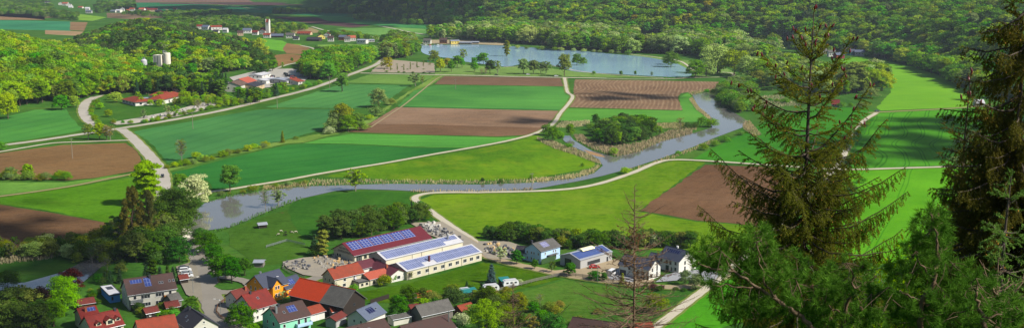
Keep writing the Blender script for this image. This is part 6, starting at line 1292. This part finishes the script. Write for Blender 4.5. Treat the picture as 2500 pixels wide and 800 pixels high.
fence([(810,118),(880,117),(915,116)],2.,mat('long_wall','8a7a6a'),'long low wall in front of the church hamlet',solid=True)
# bridge over the river (hidden behind the trees but spans the water)
r=empty('road_bridge',(0,0,0),0,label='road bridge with pale railing crossing the river under the trees',cat='bridge'); A,B=np.array(G(404,505)),np.array(G(448,583)); d=B-A; L=np.linalg.norm(d); r.location=(A[0],A[1],.45); r.rotation_euler=(0,0,math.atan2(d[1],d[0]))
MB().box(0,L,-4.4,4.4,-.8,-.02).build('deck',conc,r)
for s in (-4.3,4.2):
    b=MB().box(0,L,s,s+.1,.95,1.05).box(0,L,s,s+.1,.45,.52)
    for k in range(int(L/2)): b.box(k*2,k*2+.08,s,s+.1,-.02,.95)
    b.build('railing',frame,r)
# goats
def goat(px,py,deg,m,m2,label):
    r=empty('goat',(*G(px,py),0),R(deg),label=label,cat='goat',group='goats on the meadow')
    b=NM()
    for P,a,c in ([((-.45,0,.62),(-.2,0,.66),(.15,0,.66),(.4,0,.64)),.2,.18],[((.38,0,.66),(.55,0,.5),(.66,0,.28)),.11,.08],[((.62,0,.3),(.72,0,.2),(.8,0,.12)),.09,.05],[((-.42,0,.64),(-.52,0,.72)),.04,.02]):
        v,f=tube_np(P,a,c,8); b.add(v,f,0)
    for x,y in ((-.36,-.1),(-.36,.1),(.3,-.1),(.3,.1)):
        v,f=tube_np([(x,y,.6),(x+(.05 if x<0 else 0),y,.33),(x,y,0)],.06,.03,6); b.add(v,f,1)
    for s in (-1,1): v,f=tube_np([(.66,s*.05,.3),(.6,s*.1,.4)],.02,.008,4); b.add(v,f,0)
    link('body',b.mesh('body',[m,m2],True),r); r.scale=(1.15,1.15,1.15)
gw,gb=mat('fur_white','a8a294',rough=1),mat('fur_black','1c1816',rough=1)
for i_,(x,y,a,m,m2,lab) in enumerate([(686,566,20,gw,gb,'white and black goat highest on the meadow'),(680,574,200,gw,gb,'white and black goat at the left of the herd'),(697,569,60,gb,gb,'black goat between the two white ones above'),(694,576,10,gb,gb,'black goat grazing lowest in the herd'),(699,575,140,gb,gb,'black goat touching its lowest neighbour'),(713,569,0,gw,gb,'white goat in the right half of the herd'),(710,567,100,gb,gb,'black goat behind the right white one'),(722,568,30,gw,gb,'white rumped goat farthest right of the herd')]): goat(x,y,a,m,m2,lab)
# mason's goods
stn=mat('stone_light','8f8c86',var=.2,scale=2,rough=.8); std=mat('stone_dark','55565c',var=.25,scale=2,rough=.5); sty=mat('stone_sand','b89c6c',var=.2,scale=2); stw=mat('stone_white','b4b2ac',var=.15,scale=2)
def headstone(m,k):
    b=MB(); n=8
    if k==0: v=[(-.4,-.1,0),(.4,-.1,0),(.4,-.1,1.)]+[(.4*math.cos(math.pi*i/n),-.1,1+.35*math.sin(math.pi*i/n)) for i in range(1,n)]+[(-.4,-.1,1.)]; q=len(v); w_=[(x,.12,z) for x,y,z in v]; b.add(v+w_,[tuple(range(q)),tuple(range(2*q-1,q-1,-1))]+[(i,i+q,(i+1)%q+q,(i+1)%q) for i in range(q)]); b.box(-.55,.55,-.25,.25,0,.2)
    elif k==1:
        for i in range(5): b.box(-.9+.05*i,.9-.07*i,-.6,.6-.05*i,.05+.22*i,.22+.22*i)
    elif k==2: b.add([(-.7,-.5,0),(.6,-.6,0),(.8,.5,0),(-.6,.6,0),(-.5,-.4,.8),(.5,-.3,1.),(.5,.4,.7),(-.4,.4,.9)],[(0,3,2,1),(4,5,6,7),(0,1,5,4),(1,2,6,5),(2,3,7,6),(3,0,4,7)])
    else:
        b.box(-.6,.6,-.5,.5,0,.14); 
        for i in range(6): b.box(-.55+.19*i,-.42+.19*i,-.4,.4,.14,1.1)
    return b.mesh('stone_block',m)
SM={(m.name,k):headstone(m,k) for m in (stn,std,sty,stw) for k in range(4)}
KN={0:'upright headstone',1:'pile of slabs',2:'rough boulder',3:'pallet of standing slabs'}; MN={'stone_light':'pale grey','stone_dark':'dark grey','stone_sand':'sandy','stone_white':'white'}
rr=random.Random(11)
def goods(poly,n,where,group,ks,ms,sc=(.7,1.4),seed=0):
    P=[G(*p) for p in poly]; A=np.array(P); x0,y0=A.min(0);x1,y1=A.max(0); c=0
    while c<n:
        x,y=rr.uniform(x0,x1),rr.uniform(y0,y1)
        if not inside(P,np.array([x]),np.array([y]))[0]: continue
        k=rr.choice(ks); m=rr.choice(ms); o=link({0:'headstone',1:'slab_pile',2:'boulder',3:'slab_pallet'}[k],SM[(m.name,k)],None,(x,y,.42),rr.uniform(0,6.28)); s=rr.uniform(*sc); o.scale=(s,s,s); tag(o,f'{MN[m.name]} {KN[k]} {where}','stone',group); c+=1
goods([(765,630),(810,622),(860,640),(880,655),(860,665),(800,665),(770,650)],70,'in the gravestone display beside the maroon hall','goods on display in the mason yard',[0,0,0,2,1],[stn,stn,std,sty],(.45,.9))
goods([(690,642),(740,634),(760,655),(740,668),(700,655)],45,'in the far corner of the mason yard','slabs in the corner of the mason yard',[1,3,2],[stn,std,std],(.4,.8))
goods([(1030,560),(1060,552),(1115,572),(1130,590),(1100,590),(1060,575)],80,'heaped behind the solar roofed halls','stone heaped behind the halls',[2,1,3,2],[stn,stn,stw,std,std],(.5,1.1))
goods([(1025,553),(1060,545),(1080,556),(1050,566)],40,'on the rubble heap behind the maroon hall','blocks on the rubble heap',[2,2,1],[stw,stn],(.6,1.2))
goods([(1180,598),(1215,592),(1255,610),(1240,628),(1200,622),(1178,610)],70,'stored beside the blossoming tree','stone stored beside the blossoming tree',[1,3,2],[stn,std,std,sty],(.5,1.))
goods([(340,292),(380,282),(450,268),(520,250),(540,250),(470,272),(400,288)],40,'in the pale stone court of the school','stones in the school court',[2,1],[stw,stn],(.8,1.6))
# log pile
r=empty('log_pile',(*G(988,733),0),math.atan2(G(1065,716)[1]-G(988,733)[1],G(1065,716)[0]-G(988,733)[0]),label='long stack of split orange firewood on the meadow edge',cat='log pile')
lg=[MB(),MB()]; rr2=random.Random(2)
for i in range(34):
    for j in range(6):
        x=.35*i+rr2.uniform(-.04,.04); lg[0 if i<15 else 1].tube([(x,-.5+rr2.uniform(-.05,.05),.17+.3*j),(x,.6,.17+.3*j)],.16,n=6)
lg[0].build('logs',woodg,r); lg[1].build('logs',woodo,r)
# small things at the car park: young trees in rows
for i_ in range(28):
    row=i_//7; k=i_%7; px=938+row*20+k*16-row*4; py=176-k*3.4+row*.3
    if px<1058: g=G(px,py-2); put_tree(g[0],g[1],0,rnd.uniform(3.5,5),'open','olive','young thin tree in the planted rows of the lake car park','young trees in the lake car park',.6,name='young_tree')
for i_ in range(10):
    px=930+i_*13; g=G(px,158+(i_%3)*6); o=put_tree(g[0],g[1],0,1.2,'bush','mid','low clipped hedge piece between the parking bays','hedges in the lake car park',2.2)
# driftwood sandbar
sheet('sandbar',[(1424,366),(1445,371),(1468,378),(1478,384),(1462,383),(1440,377)],.23,mat('sandbar','8a6c48'))
# ---------------------------------------------------------------- conifers of the slope in front of the camera
fb=mat('spruce_bark','4a4038',scale=10,var=.35,rough=.95); fbg=mat('dead_bark','6e5a48',scale=14,var=.4,rough=.95); fbp=mat('pine_bark','5c4a36',scale=10,var=.35)
def needlemat(name,c,c2,tr=.2):
    m=newmat(name); b=NB(m); tc=b.N.new('ShaderNodeTexCoord').outputs['Object']; f=b.noise(tc,3.,4,.7); k=b.mix(b.ramp(f,.35,.65),c,c2)
    d=b.N.new('ShaderNodeBsdfDiffuse'); b.L.new(k,d.inputs[0]); t=b.N.new('ShaderNodeBsdfTranslucent'); b.L.new(k,t.inputs[0]); mx=b.N.new('ShaderNodeMixShader'); mx.inputs[0].default_value=tr
    b.L.new(d.outputs[0],mx.inputs[1]); b.L.new(t.outputs[0],mx.inputs[2]); out(b,mx.outputs[0]); return m
nspr=needlemat('spruce_needles',(.09,.11,.014),(.19,.20,.02),.35); nsp2=needlemat('spruce_needles_dark',(.07,.075,.013),(.15,.13,.02),.3); nyng=needlemat('young_needles',(.09,.18,.03),(.16,.28,.05),.35); npin=needlemat('pine_needles',(.04,.11,.012),(.10,.22,.022),.3); ndead=needlemat('dead_needles',(.16,.085,.04),(.22,.13,.06))
conem=mat('young_cone','5c1018',rough=.5,var=.3,scale=30); flm=mat('pollen_flower','a8742a',rough=.9,var=.3)
def needles(S,E_,rng,per=190,nl=.036,w=.0125,fwd=.55):
    """needle triangles round twig segments"""
    S=np.array(S);E_=np.array(E_); D=E_-S; L=np.linalg.norm(D,axis=1); k=np.maximum(2,(L*per).astype(int)); idx=np.repeat(np.arange(len(S)),k); n=len(idx)
    t=rng.random(n)[:,None]; P=S[idx]+D[idx]*t; d=D[idx]/(L[idx][:,None]+1e-9); r=rng.normal(size=(n,3)); r-=d*(r*d).sum(1)[:,None]; r/=np.linalg.norm(r,axis=1)[:,None]+1e-9
    v=d*fwd+r*.8; v/=np.linalg.norm(v,axis=1)[:,None]; q=np.cross(v,rng.normal(size=(n,3))); q/=np.linalg.norm(q,axis=1)[:,None]+1e-9; ln=nl*rng.uniform(.7,1.2,(n,1))
    V=np.stack([P-q*w/2,P+q*w/2,P+v*ln],1).reshape(-1,3); return V,np.arange(3*n).reshape(-1,3)
class Veg:
    def __init__(s,root,seed): s.w=NM(); s.S=[];s.E=[]; s.rng=np.random.default_rng(seed); s.o=np.array(root); s.flow=[]
    def tube(s,P,a,b,n=5): V,Fq=tube_np(np.asarray(P)-s.o,a,b,n); s.w.add(V,Fq)
    def seg(s,a,b): s.S.append(a-s.o); s.E.append(b-s.o)
    def twig(s,p,d,L,droop,sub=True,nd=True):
        """a leafy twig with smaller ones beside it"""
        n=max(2,int(L/.1)); st=L/n; q=p.copy(); P=[q.copy()]; d=d/np.linalg.norm(d)
        for i in range(n):
            d=d+np.array((0,0,-droop*st*3))+s.rng.normal(size=3)*.12; d/=np.linalg.norm(d); q2=q+d*st
            s.seg(q,q2)
            if sub and i<n-1:
                for sd_ in (-1,1):
                    if s.rng.random()<.75:
                        c=np.cross(d,(0,0,1.)); c/=np.linalg.norm(c)+1e-6; e=d*.6+c*sd_*.7+s.rng.normal(size=3)*.15+np.array((0,0,-droop*.35)); e/=np.linalg.norm(e); l2=min(.22,.5*(L-i*st))*s.rng.uniform(.6,1.1); s.seg(q2,q2+e*l2)
                        if s.rng.random()<.06: s.flow.append(q2+e*l2)
            q=q2; P.append(q.copy())
        if s.rng.random()<.05: s.flow.append(q)
        if L>.25: s.tube(P,.005,.002,3)
    def branch(s,base,tip,sag,r,droop,tl=.45,gap=.075,start=.12,bare=False,up=.25):
        base=np.array(base,float);tip=np.array(tip,float); L=np.linalg.norm(tip-base); n=max(5,int(L/.25)); P=[]
        for i in range(n+1):
            t=i/n; p=base+(tip-base)*t; p[2]+= -sag*L*math.sin(math.pi*t**.85)*1.+0; p+=s.rng.normal(size=3)*.012*(i>0); P.append(p)
        s.tube(P,r,r*.2,5); ax=np.array(P); cl=L/n
        m=int(L*(1-start)/gap)
        for k in range(m):
            t=start+(1-start)*(k+.5)/m; x=t*n; i=min(n-1,int(x)); p=ax[i]+(ax[i+1]-ax[i])*(x-i); d=ax[i+1]-ax[i]; d/=np.linalg.norm(d); c=np.cross(d,(0,0,1.)); c/=np.linalg.norm(c)+1e-6
            sd_=1 if k%2 else -1; l=min(.85,tl*L*(1.05-t)+.13)*s.rng.uniform(.6,1.2); e=d*.5+c*sd_*.7*s.rng.uniform(.2,1)+np.array((0,0,(-droop*.8+.12*(droop<.2))*s.rng.uniform(.3,1.3)))
            if bare: 
                q=p+e/np.linalg.norm(e)*l; s.tube([p,(p+q)/2+s.rng.normal(size=3)*.03,q+np.array((0,0,.1*l))],.006,.0025,3)
            else: s.twig(p,e,l,droop,sub=l>.16)
        if not bare:
            for i in range(int(n*.35),n): s.seg(ax[i],ax[i+1])
        return ax
    def finish(s,root,nm,per=190,nl=.036,w=.0125,fwd=.55,foliage='needles',barkm=None):
        link('branches',s.w.mesh('branches',[barkm or fb],True),root)
        if s.S: V,Fq=needles(s.S,s.E,s.rng,per,nl,w,fwd); link(foliage,mesh_np(foliage,V,Fq,[nm]),root)
cone_me=MB(); cone_me.lathe([(.006,0),(.02,.02),(.024,.05),(.02,.09),(.008,.118)],7); cone_me=cone_me.mesh('cone',conem)
def flowers(v,root,r=.014):
    if not v.flow: return
    P=np.array(v.flow)-v.o; n=len(P); D=np.array([(1,0,0),(0,1,0),(-1,0,0),(0,-1,0),(0,0,1.4),(0,0,-1.4)])*r; V=(P[:,None,:]+D[None]).reshape(-1,3); f=np.array([(0,1,4),(1,2,4),(2,3,4),(3,0,4),(1,0,5),(2,1,5),(3,2,5),(0,3,5)])
    Fq=(np.arange(n)[:,None,None]*6+f[None]).reshape(-1,3); tag(link('pollen_flowers',mesh_np('pollen_flowers',V,Fq,[flm]),root),kind='stuff')
def spruce(label,px,Y,top,bot,prof,key,seed,nm,lean=0,dens=1.,gap=.075,cones=(0,0),per=190,whorl=.62,name='spruce_tree'):
    """prof: [(py, radius m, rise)]"""
    T_=at(px,top,Y); gx=T_[0]; gz=hz(gx,Y); root=(gx+lean,Y,gz); v=Veg(root,seed); zt=T_[2]; H=zt-gz; rng=v.rng
    r=empty(name,root,0,label=label,cat='conifer')
    pts=[(gx+lean*(1-i/10)+.02*math.sin(i*1.3),Y,gz-.3+(H+.3)*i/10) for i in range(11)]; tr=NM(); V_,F2=tube_np(np.array(pts)-v.o,.010*H+.03,.008,9); tr.add(V_,F2); link('trunk',tr.mesh('trunk',[fb],True),r)
    def axis(z): t=(z-gz)/H; return np.array((gx+lean*(1-t),Y,z))
    pz=[at(px,p[0],Y)[2] for p in prof]; z=zt-.05; cn=[]
    o=np.argsort(pz); pz=np.array(pz)[o]; pr=np.array([p[1] for p in prof])[o]; pe=np.array([p[2] for p in prof])[o]; zb=at(px,bot,Y)[2]
    while z>zb:
        R_=np.interp(z,pz,pr); e=np.interp(z,pz,pe); nb_=int(round((3.2+.2*R_)*dens)) if z>zt-3.2 else int(round((5+2.6*min(1.6,R_))*dens)); a0=rng.random()*6.28
        for b in range(nb_):
            a=a0+b*6.283/nb_+rng.normal()*.25; rr_=R_*rng.uniform(.55,1.05); dz=rr_*e*rng.uniform(.8,1.2); bz=z+rng.uniform(-.12,.12); p=axis(bz)
            tip=p+np.array((math.cos(a)*rr_,math.sin(a)*rr_,dz)); dr=max(0,.45-e)*2.2
            if R_<.25: v.twig(p,tip-p,max(.08,rr_),0,sub=rr_>.15)
            else: v.branch(p,tip,.10+.05*rng.random(),.008+.011*min(2.5,rr_),dr,gap=gap)
            if z>zt-cones[1] and rng.random()<.85: cn.append(tip)
        # small shoots between whorls
        for b in range(int(3*dens)):
            a=rng.random()*6.28; rr_=R_*rng.uniform(.2,.55)+.05; p=axis(z-rng.random()*whorl); d=np.array((math.cos(a),math.sin(a),e*.6)); v.branch(p,p+d*rr_,.1,.006,max(0,.3-e),gap=gap*1.1) if rr_>.3 else v.twig(p,d,rr_,.1)
        z-=whorl*(.95 if z>zt-3.2 else .6)*rng.uniform(.8,1.2)
    for (by,tx,ty,dY,dr) in key:
        p=axis(at(px,by,Y)[2]); tip=at(tx,ty,Y+dY); ax=v.branch(p,tip,.13,.026,dr*2.2,tl=.36,gap=gap*.6,start=.05)
        if by<430 and cones[0]:
            for k in range(5): i=len(ax)-1-k//2; cn.append(ax[i]+rng.normal(size=3)*np.array((.12,.12,.03))); v.seg(ax[i],cn[-1])
    for c in cn[:95]:
        o=link('cone',cone_me,r,tuple(np.array(c)-v.o)); o.rotation_euler=(rng.normal()*.25,rng.normal()*.25,0)
    v.finish(r,nm,per=per); flowers(v,r); return v
sp=spruce('big olive spruce with dark red upright cones standing against the valley, right of centre',1987,27,16,840,
  [(16,.05,1.4),(60,.22,1.1),(120,.42,.95),(200,.8,.75),(270,1.2,.5),(380,1.7,.3),(500,2.2,.1),(600,2.5,-.1),(700,2.7,-.25),(840,3.,-.35)],
  [(215,1865,136,-.2,.1),(272,1815,205,.2,.25),(330,1850,270,-.3,.3),(215,2076,98,.1,.05),(290,2062,178,-.2,.1),(372,2122,212,.1,.25),(372,2098,300,.3,.4),(455,2163,292,-.1,.4),(500,1735,362,.1,.5),(560,1800,460,.4,.8),(500,2208,408,-.2,.7),(560,2218,468,.2,.9),(620,1703,502,0,.8),(640,2205,560,.2,.9),(700,1790,600,.3,.9),(150,2025,70,0,0),(150,1950,78,0,0)],
  3,nspr,lean=.05,dens=.95,cones=(1,3.3),per=200)
spruce('dark spruce with pendulous boughs filling the right edge of the picture',2520,20,-90,860,[(-90,.1,1),(0,.8,.2),(100,1.05,-.1),(200,1.3,-.15),(400,1.5,-.25),(520,1.75,-.3),(700,1.9,-.4),(860,2.,-.4)],
  [(20,2395,80,-.2,.8),(360,2330,330,.3,1.),(160,2400,150,.3,.9),(260,2365,230,-.4,1.),(480,2300,470,.3,1.),(540,2310,540,-.3,1.),(90,2420,60,.2,.8),(330,2375,320,-.6,1.),(120,2385,190,.2,.9),(230,2350,265,0,1.),(300,2340,360,-.3,1.),(420,2300,420,0,1.),(60,2470,0,.2,.1)],5,nsp2,dens=1.7,gap=.055,whorl=.5,per=210)
spruce('spruce with a bare spindly leader in front of the dark right edge spruce',2368,24,192,860,[(192,.04,1.3),(240,.2,.9),(300,.45,.5),(400,.75,.1),(520,1.,-.1),(700,1.6,-.3),(860,1.9,-.35)],[(430,2306,395,0,.3),(560,2290,495,.1,.4)],7,nsp2,dens=1.2,cones=(1,1.2),per=190)
spruce('young light green spruce at the right with short level branches',2467,15,430,860,[(430,.03,1.2),(470,.2,.7),(540,.42,.35),(620,.55,.1),(700,.65,0),(860,.75,-.05)],[],9,nyng,dens=1.2,per=190,whorl=.34,gap=.07)
# dead and dying spruces
def dead(label,px,Y,top,bot,prof,seed,key=(),dn=1.,tufts=None,gap=.09):
    T_=at(px,top,Y); gx=T_[0]; gz=hz(gx,Y); v=Veg((gx,Y,gz),seed); rng=v.rng; H=T_[2]-gz
    r=empty('dead_spruce',(gx,Y,gz),0,label=label,cat='dead tree'); tr=NM(); P=np.array([(.03*math.sin(i*.9),0,-.3+(H+.3)*i/12) for i in range(13)]); V_,F2=tube_np(P,.0075*H+.01,.008,7); tr.add(V_,F2); link('trunk',tr.mesh('trunk',[fbg],True),r)
    pz=[at(px,p[0],Y)[2] for p in prof][::-1]; pr=[p[1] for p in prof][::-1]; zb=at(px,bot,Y)[2]; z=T_[2]; S=[];E_=[]
    while z>zb:
        R_=np.interp(z,pz,pr)
        for b in range(int(3*dn)+1):
            a=rng.random()*6.28; rr_=R_*rng.uniform(.35,1.05); p=np.array((gx,Y,z+rng.uniform(-.05,.05))); tip=p+np.array((math.cos(a)*rr_,math.sin(a)*rr_,rr_*rng.uniform(-.1,.45)))
            ax=v.branch(p,tip,.08*rng.uniform(-.5,1.3),.004+.0075*min(2,rr_),0,tl=.22,gap=gap,bare=True)
            if tufts and tufts[0]<z<tufts[1] and rng.random()<tufts[2]:
                for i in range(1,len(ax)-1): S.append(ax[i]-v.o); E_.append(ax[i]-v.o+rng.normal(size=3)*.09)
        z-=.16*rng.uniform(.7,1.3)
    for (by,tx,ty,dY) in key: v.branch(np.array((gx,Y,at(px,by,Y)[2])),at(tx,ty,Y+dY),.1,.022,0,tl=.2,gap=.08,bare=True)
    link('branches',v.w.mesh('branches',[fbg],True),r)
    if S: V_,F2=needles(S,E_,rng,420,.035,.010); link('withered_needles',mesh_np('withered_needles',V_,F2,[ndead]),r)
zz=lambda py,Y: at(1550,py,Y)[2]
dead('tall dead spruce with bare upturned branches rising before the white houses',1552,33,452,850,[(452,.05),(500,.35),(560,.75),(640,1.2),(700,1.6),(780,2.),(850,2.1)],13,key=[(530,1625,497,.1),(520,1525,470,-.1),(610,1645,570,0),(640,1445,590,.2),(700,1640,655,0),(760,1700,722,.1),(740,1400,710,.1),(790,1440,738,.2),(560,1517,520,0)],tufts=(zz(730,33),zz(550,33),.6),dn=1.9)
dead('slim lichen grey dead spruce top at the bottom centre',1254,34,692,850,[(692,.05),(730,.25),(780,.5),(850,.8)],15,key=[(800,1300,765,0),(830,1390,745,.2)],dn=2.,gap=.06)
dead('bare grey dead sapling with curved pale twigs at the lower right',2443,13,632,860,[(632,.05),(680,.2),(740,.45),(860,.5)],17,key=[(720,2400,645,0),(740,2392,700,0),(760,2500,680,.1),(790,2380,740,0)],dn=1.,gap=.12)
# pines
def pine(label,Y,limbs,blobs,seed,cones=6):
    P0=at(limbs[0][0][0],limbs[0][0][1],Y); gz=hz(P0[0],Y); root=np.array((P0[0],Y,gz)); v=Veg(root,seed); rng=v.rng
    r=empty('pine_tree',tuple(root),0,label=label,cat='pine'); samp=[]
    tr=NM(); V_,F2=tube_np(np.array([(0,0,-.3),(.05,0,(P0[2]-gz)*.5),(0,0,P0[2]-gz)]),.11,.07,9); tr.add(V_,F2); link('trunk',tr.mesh('trunk',[fbp],True),r)
    for l in limbs:
        Q=[np.array(c) for c in catmull([at(a,b,Y-.35) for a,b in l],6)]; Q=np.array(Q)+rng.normal(size=(len(Q),3))*.012; v.tube(Q,.036 if l is limbs[0] else .014,.006,6); samp+=list(Q[2:])
    samp=np.array(samp); Cn=[]
    for (cx,cy,rx,ry,n,dY) in blobs:
        for k in range(int(n*.44)):
            a=rng.random()*6.28; q=rng.random()**.45; px,py=cx+rx*q*math.cos(a),cy+ry*q*math.sin(a); c=at(px,py,Y+rng.normal()*dY); Cn.append(c)
    N1=[];N2=[]
    for c in Cn:
        dd=np.linalg.norm((samp-c)*np.array((1,1,1.3))+np.array((0,0,-.15)),axis=1); i=int(np.argmin(dd)); p=samp[i]; L=np.linalg.norm(c-p)
        if L>.05: v.tube([p,(p+c)/2+np.array((0,0,-.06*L))+rng.normal(size=3)*.03,c],.005,.0025,3)
        if rng.random()<.4: samp=np.vstack([samp,(p+c)/2+0.,c])
        d=c-p; d/=np.linalg.norm(d)+1e-6; d=d*.5+np.array((0,0,.8))+rng.normal(size=3)*.25; d/=np.linalg.norm(d)
        N1.append(c-d*.09-v.o); N2.append(c+d*.05-v.o)
        for _ in range(2):
            e=d+rng.normal(size=3)*.55; e/=np.linalg.norm(e); N1.append(c-v.o); N2.append(c+e*.12-v.o)
    link('branches',v.w.mesh('branches',[fbp],True),r)
    V_,F2=needles(N1,N2,rng,430,.085,.006,.6); link('needles',mesh_np('needles',V_,F2,[npin]),r)
    cm=MB(); cm.lathe([(.006,0),(.02,.012),(.024,.03),(.015,.05),(.004,.06)],8); cme=cm.mesh('cone',mat('brown_cone','5a4030',rough=.9))
    for k in range(cones): c=Cn[int(rng.integers(len(Cn)))]; link('cone',cme,r,tuple(c-v.o))
pine('pine with a long curved bare limb reaching left across the bottom',13,[[(1995,812),(1950,770),(1900,735),(1850,700),(1800,668),(1740,655),(1705,640)],[(1900,735),(1870,690),(1855,640),(1846,590)],[(1800,668),(1775,640),(1758,600)],[(1850,700),(1800,700),(1740,695)],[(1950,770),(1955,720),(1935,660)]],
  [(1845,610,52,48,60,.3),(1760,625,70,38,60,.3),(1720,640,35,34,25,.2),(1900,650,75,45,75,.35),(1845,700,120,50,110,.4),(1950,730,90,60,95,.4),(1880,770,130,38,70,.4),(1800,745,60,30,20,.3)],21)
pine('pine with an upright crooked trunk in the lower right centre',12.5,[[(2245,830),(2252,745),(2280,680),(2291,620),(2283,565),(2270,520)],[(2280,680),(2250,650),(2235,610)],[(2252,745),(2210,715),(2170,700)],[(2252,745),(2300,735),(2340,760)],[(2291,620),(2320,590)]],
  [(2272,560,42,48,60,.25),(2282,625,62,48,75,.3),(2225,650,60,50,60,.3),(2330,700,70,60,80,.4),(2190,740,110,52,110,.4),(2290,775,120,40,80,.4)],22)
pine('shaded pine crown between the curved limb pine and the crooked one',14,[[(2060,840),(2062,770),(2085,700),(2070,640)],[(2062,770),(2020,740),(1990,720)],[(2085,700),(2120,690),(2140,670)]],[(2070,680,62,40,60,.3),(2030,740,70,50,80,.4),(2120,750,80,50,80,.4),(2080,790,100,30,50,.4),(1990,790,60,30,30,.3)],23)
pine('low pine crown in the bottom right corner',12,[[(2400,850),(2400,780),(2380,720),(2390,680)],[(2400,780),(2450,760),(2480,750)]],[(2385,720,60,50,60,.3),(2430,775,90,40,80,.4),(2350,780,60,30,40,.3)],24,3)
# broadleaf and dark trees lower on the slope, whose tops fill the space between
def slope_tree(px,top,Y,shape,tint,w,label,leaf=.006,n=26000):
    T_=at(px,top,Y); gz=hz(T_[0],Y); H=T_[2]-gz; rng=np.random.default_rng(int(px)); r=empty('broadleaf_tree' if shape!='spruce' else 'spruce_tree',(T_[0],Y,gz),0,label=label,cat='tree')
    tr=NM(); trunk_np(tr,rng,limbs=9,base=.013,spread=.2); link('trunk',tr.mesh('trunk',[bark],True),r)
    V_,F2=(crown_np(rng,shape,n,leaf) if shape!='spruce' else spruce_np(rng,n,W=.17,leaf=leaf)); link('crown',mesh_np('crown',V_,F2,[LM[tint]]),r); r.scale=(H*w,H*w,H)
slope_tree(2285,522,34,'dome','light',.55,'bright yellow green beech behind the crooked pine')
slope_tree(2140,660,38,'dome','mid',.6,'shaded green beech below the big spruce')
slope_tree(2400,560,36,'dome','mid',.6,'green beech behind the spruce with the bare leader')
slope_tree(2040,655,44,'spruce','fir',1.2,'dark spruce tip low behind the big spruce',.007)
slope_tree(1905,700,46,'spruce','fir',1.1,'dark spruce tip behind the curved limb pine',.007)
slope_tree(2215,700,42,'spruce','fir',1.2,'dark spruce tip behind the crooked pine',.007)
slope_tree(2470,600,40,'dome','dark',.7,'dark beech at the lower right edge')
# ---------------------------------------------------------------- clouds overhead (their shadows lie on the valley) and the valley air
cm_=newmat('cloud'); b=NB(cm_); d=b.N.new('ShaderNodeBsdfDiffuse'); d.inputs[0].default_value=(.9,.9,.92,1); out(b,d.outputs[0])
ico=bpy.data.meshes.new('puff'); import bmesh
bm=bmesh.new(); bmesh.ops.create_icosphere(bm,subdivisions=2,radius=1); IV=np.array([v.co[:] for v in bm.verts]); IF=np.array([[v.index for v in f.verts] for f in bm.faces]); bm.free(); bpy.data.meshes.remove(ico)
def cloud(P,r,label,seed,alt=1000,cover=1.15,zg=0,edge=1.5,world=False):
    rng=np.random.default_rng(seed); P=P if world else [G(*p) for p in P]; A=np.array(P); x0,y0=A.min(0)-r;x1,y1=A.max(0)+r
    area=(x1-x0)*(y1-y0); n=int(area/(r*r)*cover*1.6); X=rng.uniform(x0,x1,n); Y_=rng.uniform(y0,y1,n); i=inside(P,X,Y_); D=distpoly(P,X,Y_)*np.where(i,1,-1)
    keep=rng.random(n)<np.clip(.5+D/(2*r*edge)+.25*nz(X,Y_,1.3/r,seed),0,1); X,Y_,D=X[keep],Y_[keep],D[keep]; n=len(X)
    rad=r*rng.uniform(.45,1.,n)*np.clip(.55+.45*D/r,.35,1.1); Z=alt+rng.uniform(-.6,1.4,n)*r*.5
    C=np.stack([X+sd[0]/sd[2]*(Z-zg),Y_+sd[1]/sd[2]*(Z-zg),Z],1); S=np.stack([rad,rad,rad*.6],1)
    V_=(C[:,None,:]+IV[None]*S[:,None,:]*(1+.12*rng.normal(size=(n,len(IV),1)))).reshape(-1,3); F2=(np.arange(n)[:,None,None]*len(IV)+IF[None]).reshape(-1,3)
    tag(link('cloud',mesh_np('cloud',V_,F2,[cm_],smooth=True)),label,'cloud',kind='structure')
cloud([(-700,500),(0,503),(150,522),(300,556),(330,600),(290,640),(240,700),(180,900),(-900,900)],14,'cumulus over the lower left',1,cover=.42,edge=2.5)
cloud([(250,20),(480,14),(700,14),(1050,14),(1200,40),(1150,58),(1000,62),(800,62),(640,52),(480,50),(380,44)],60,'cumulus bank over the far valley',2,cover=.55,edge=2)
cloud([PD(*p) for p in [(800,2750),(1000,2300),(1250,2150),(1330,2300),(1420,2700),(1350,3600),(800,4200)]],60,'cumulus over the far conifer slope',3,world=True,zg=60,cover=.9)
cloud([(1185,286),(1270,284),(1385,290),(1385,302),(1300,303),(1200,297)],11,'small scrap of cloud over the middle field',4,cover=.4)
cloud([(1415,226),(1500,224),(1650,228),(1655,243),(1560,249),(1420,244)],13,'small cloud over the striped field',5,cover=.4)
cloud([(2060,330),(2130,290),(2300,280),(2500,285),(2700,330),(2600,400),(2350,398),(2080,400),(1960,400),(1900,350)],14,'cloud over the right wheat fields',6,cover=.33,edge=2.5)
cloud([PD(*p) for p in [(2230,2150),(2330,1800),(2500,1450),(2650,1600),(2400,2300),(2200,2400)]],30,'cloud over the top of the wooded slope',7,world=True,zg=120,cover=.35)
if USE_HAZE:
    hm=newmat('haze'); b=NB(hm); pv=b.N.new('ShaderNodeVolumePrincipled'); pv.inputs['Color'].default_value=(.72,.84,1,1); pv.inputs['Density'].default_value=HAZE; pv.inputs['Anisotropy'].default_value=.2
    o_=b.N.new('ShaderNodeOutputMaterial'); b.L.new(pv.outputs[0],o_.inputs['Volume'])
    tag(MB().box(-12600,12600,-900,16800,-1.5,330).build('haze',hm),'thin blue valley haze','haze',kind='stuff')
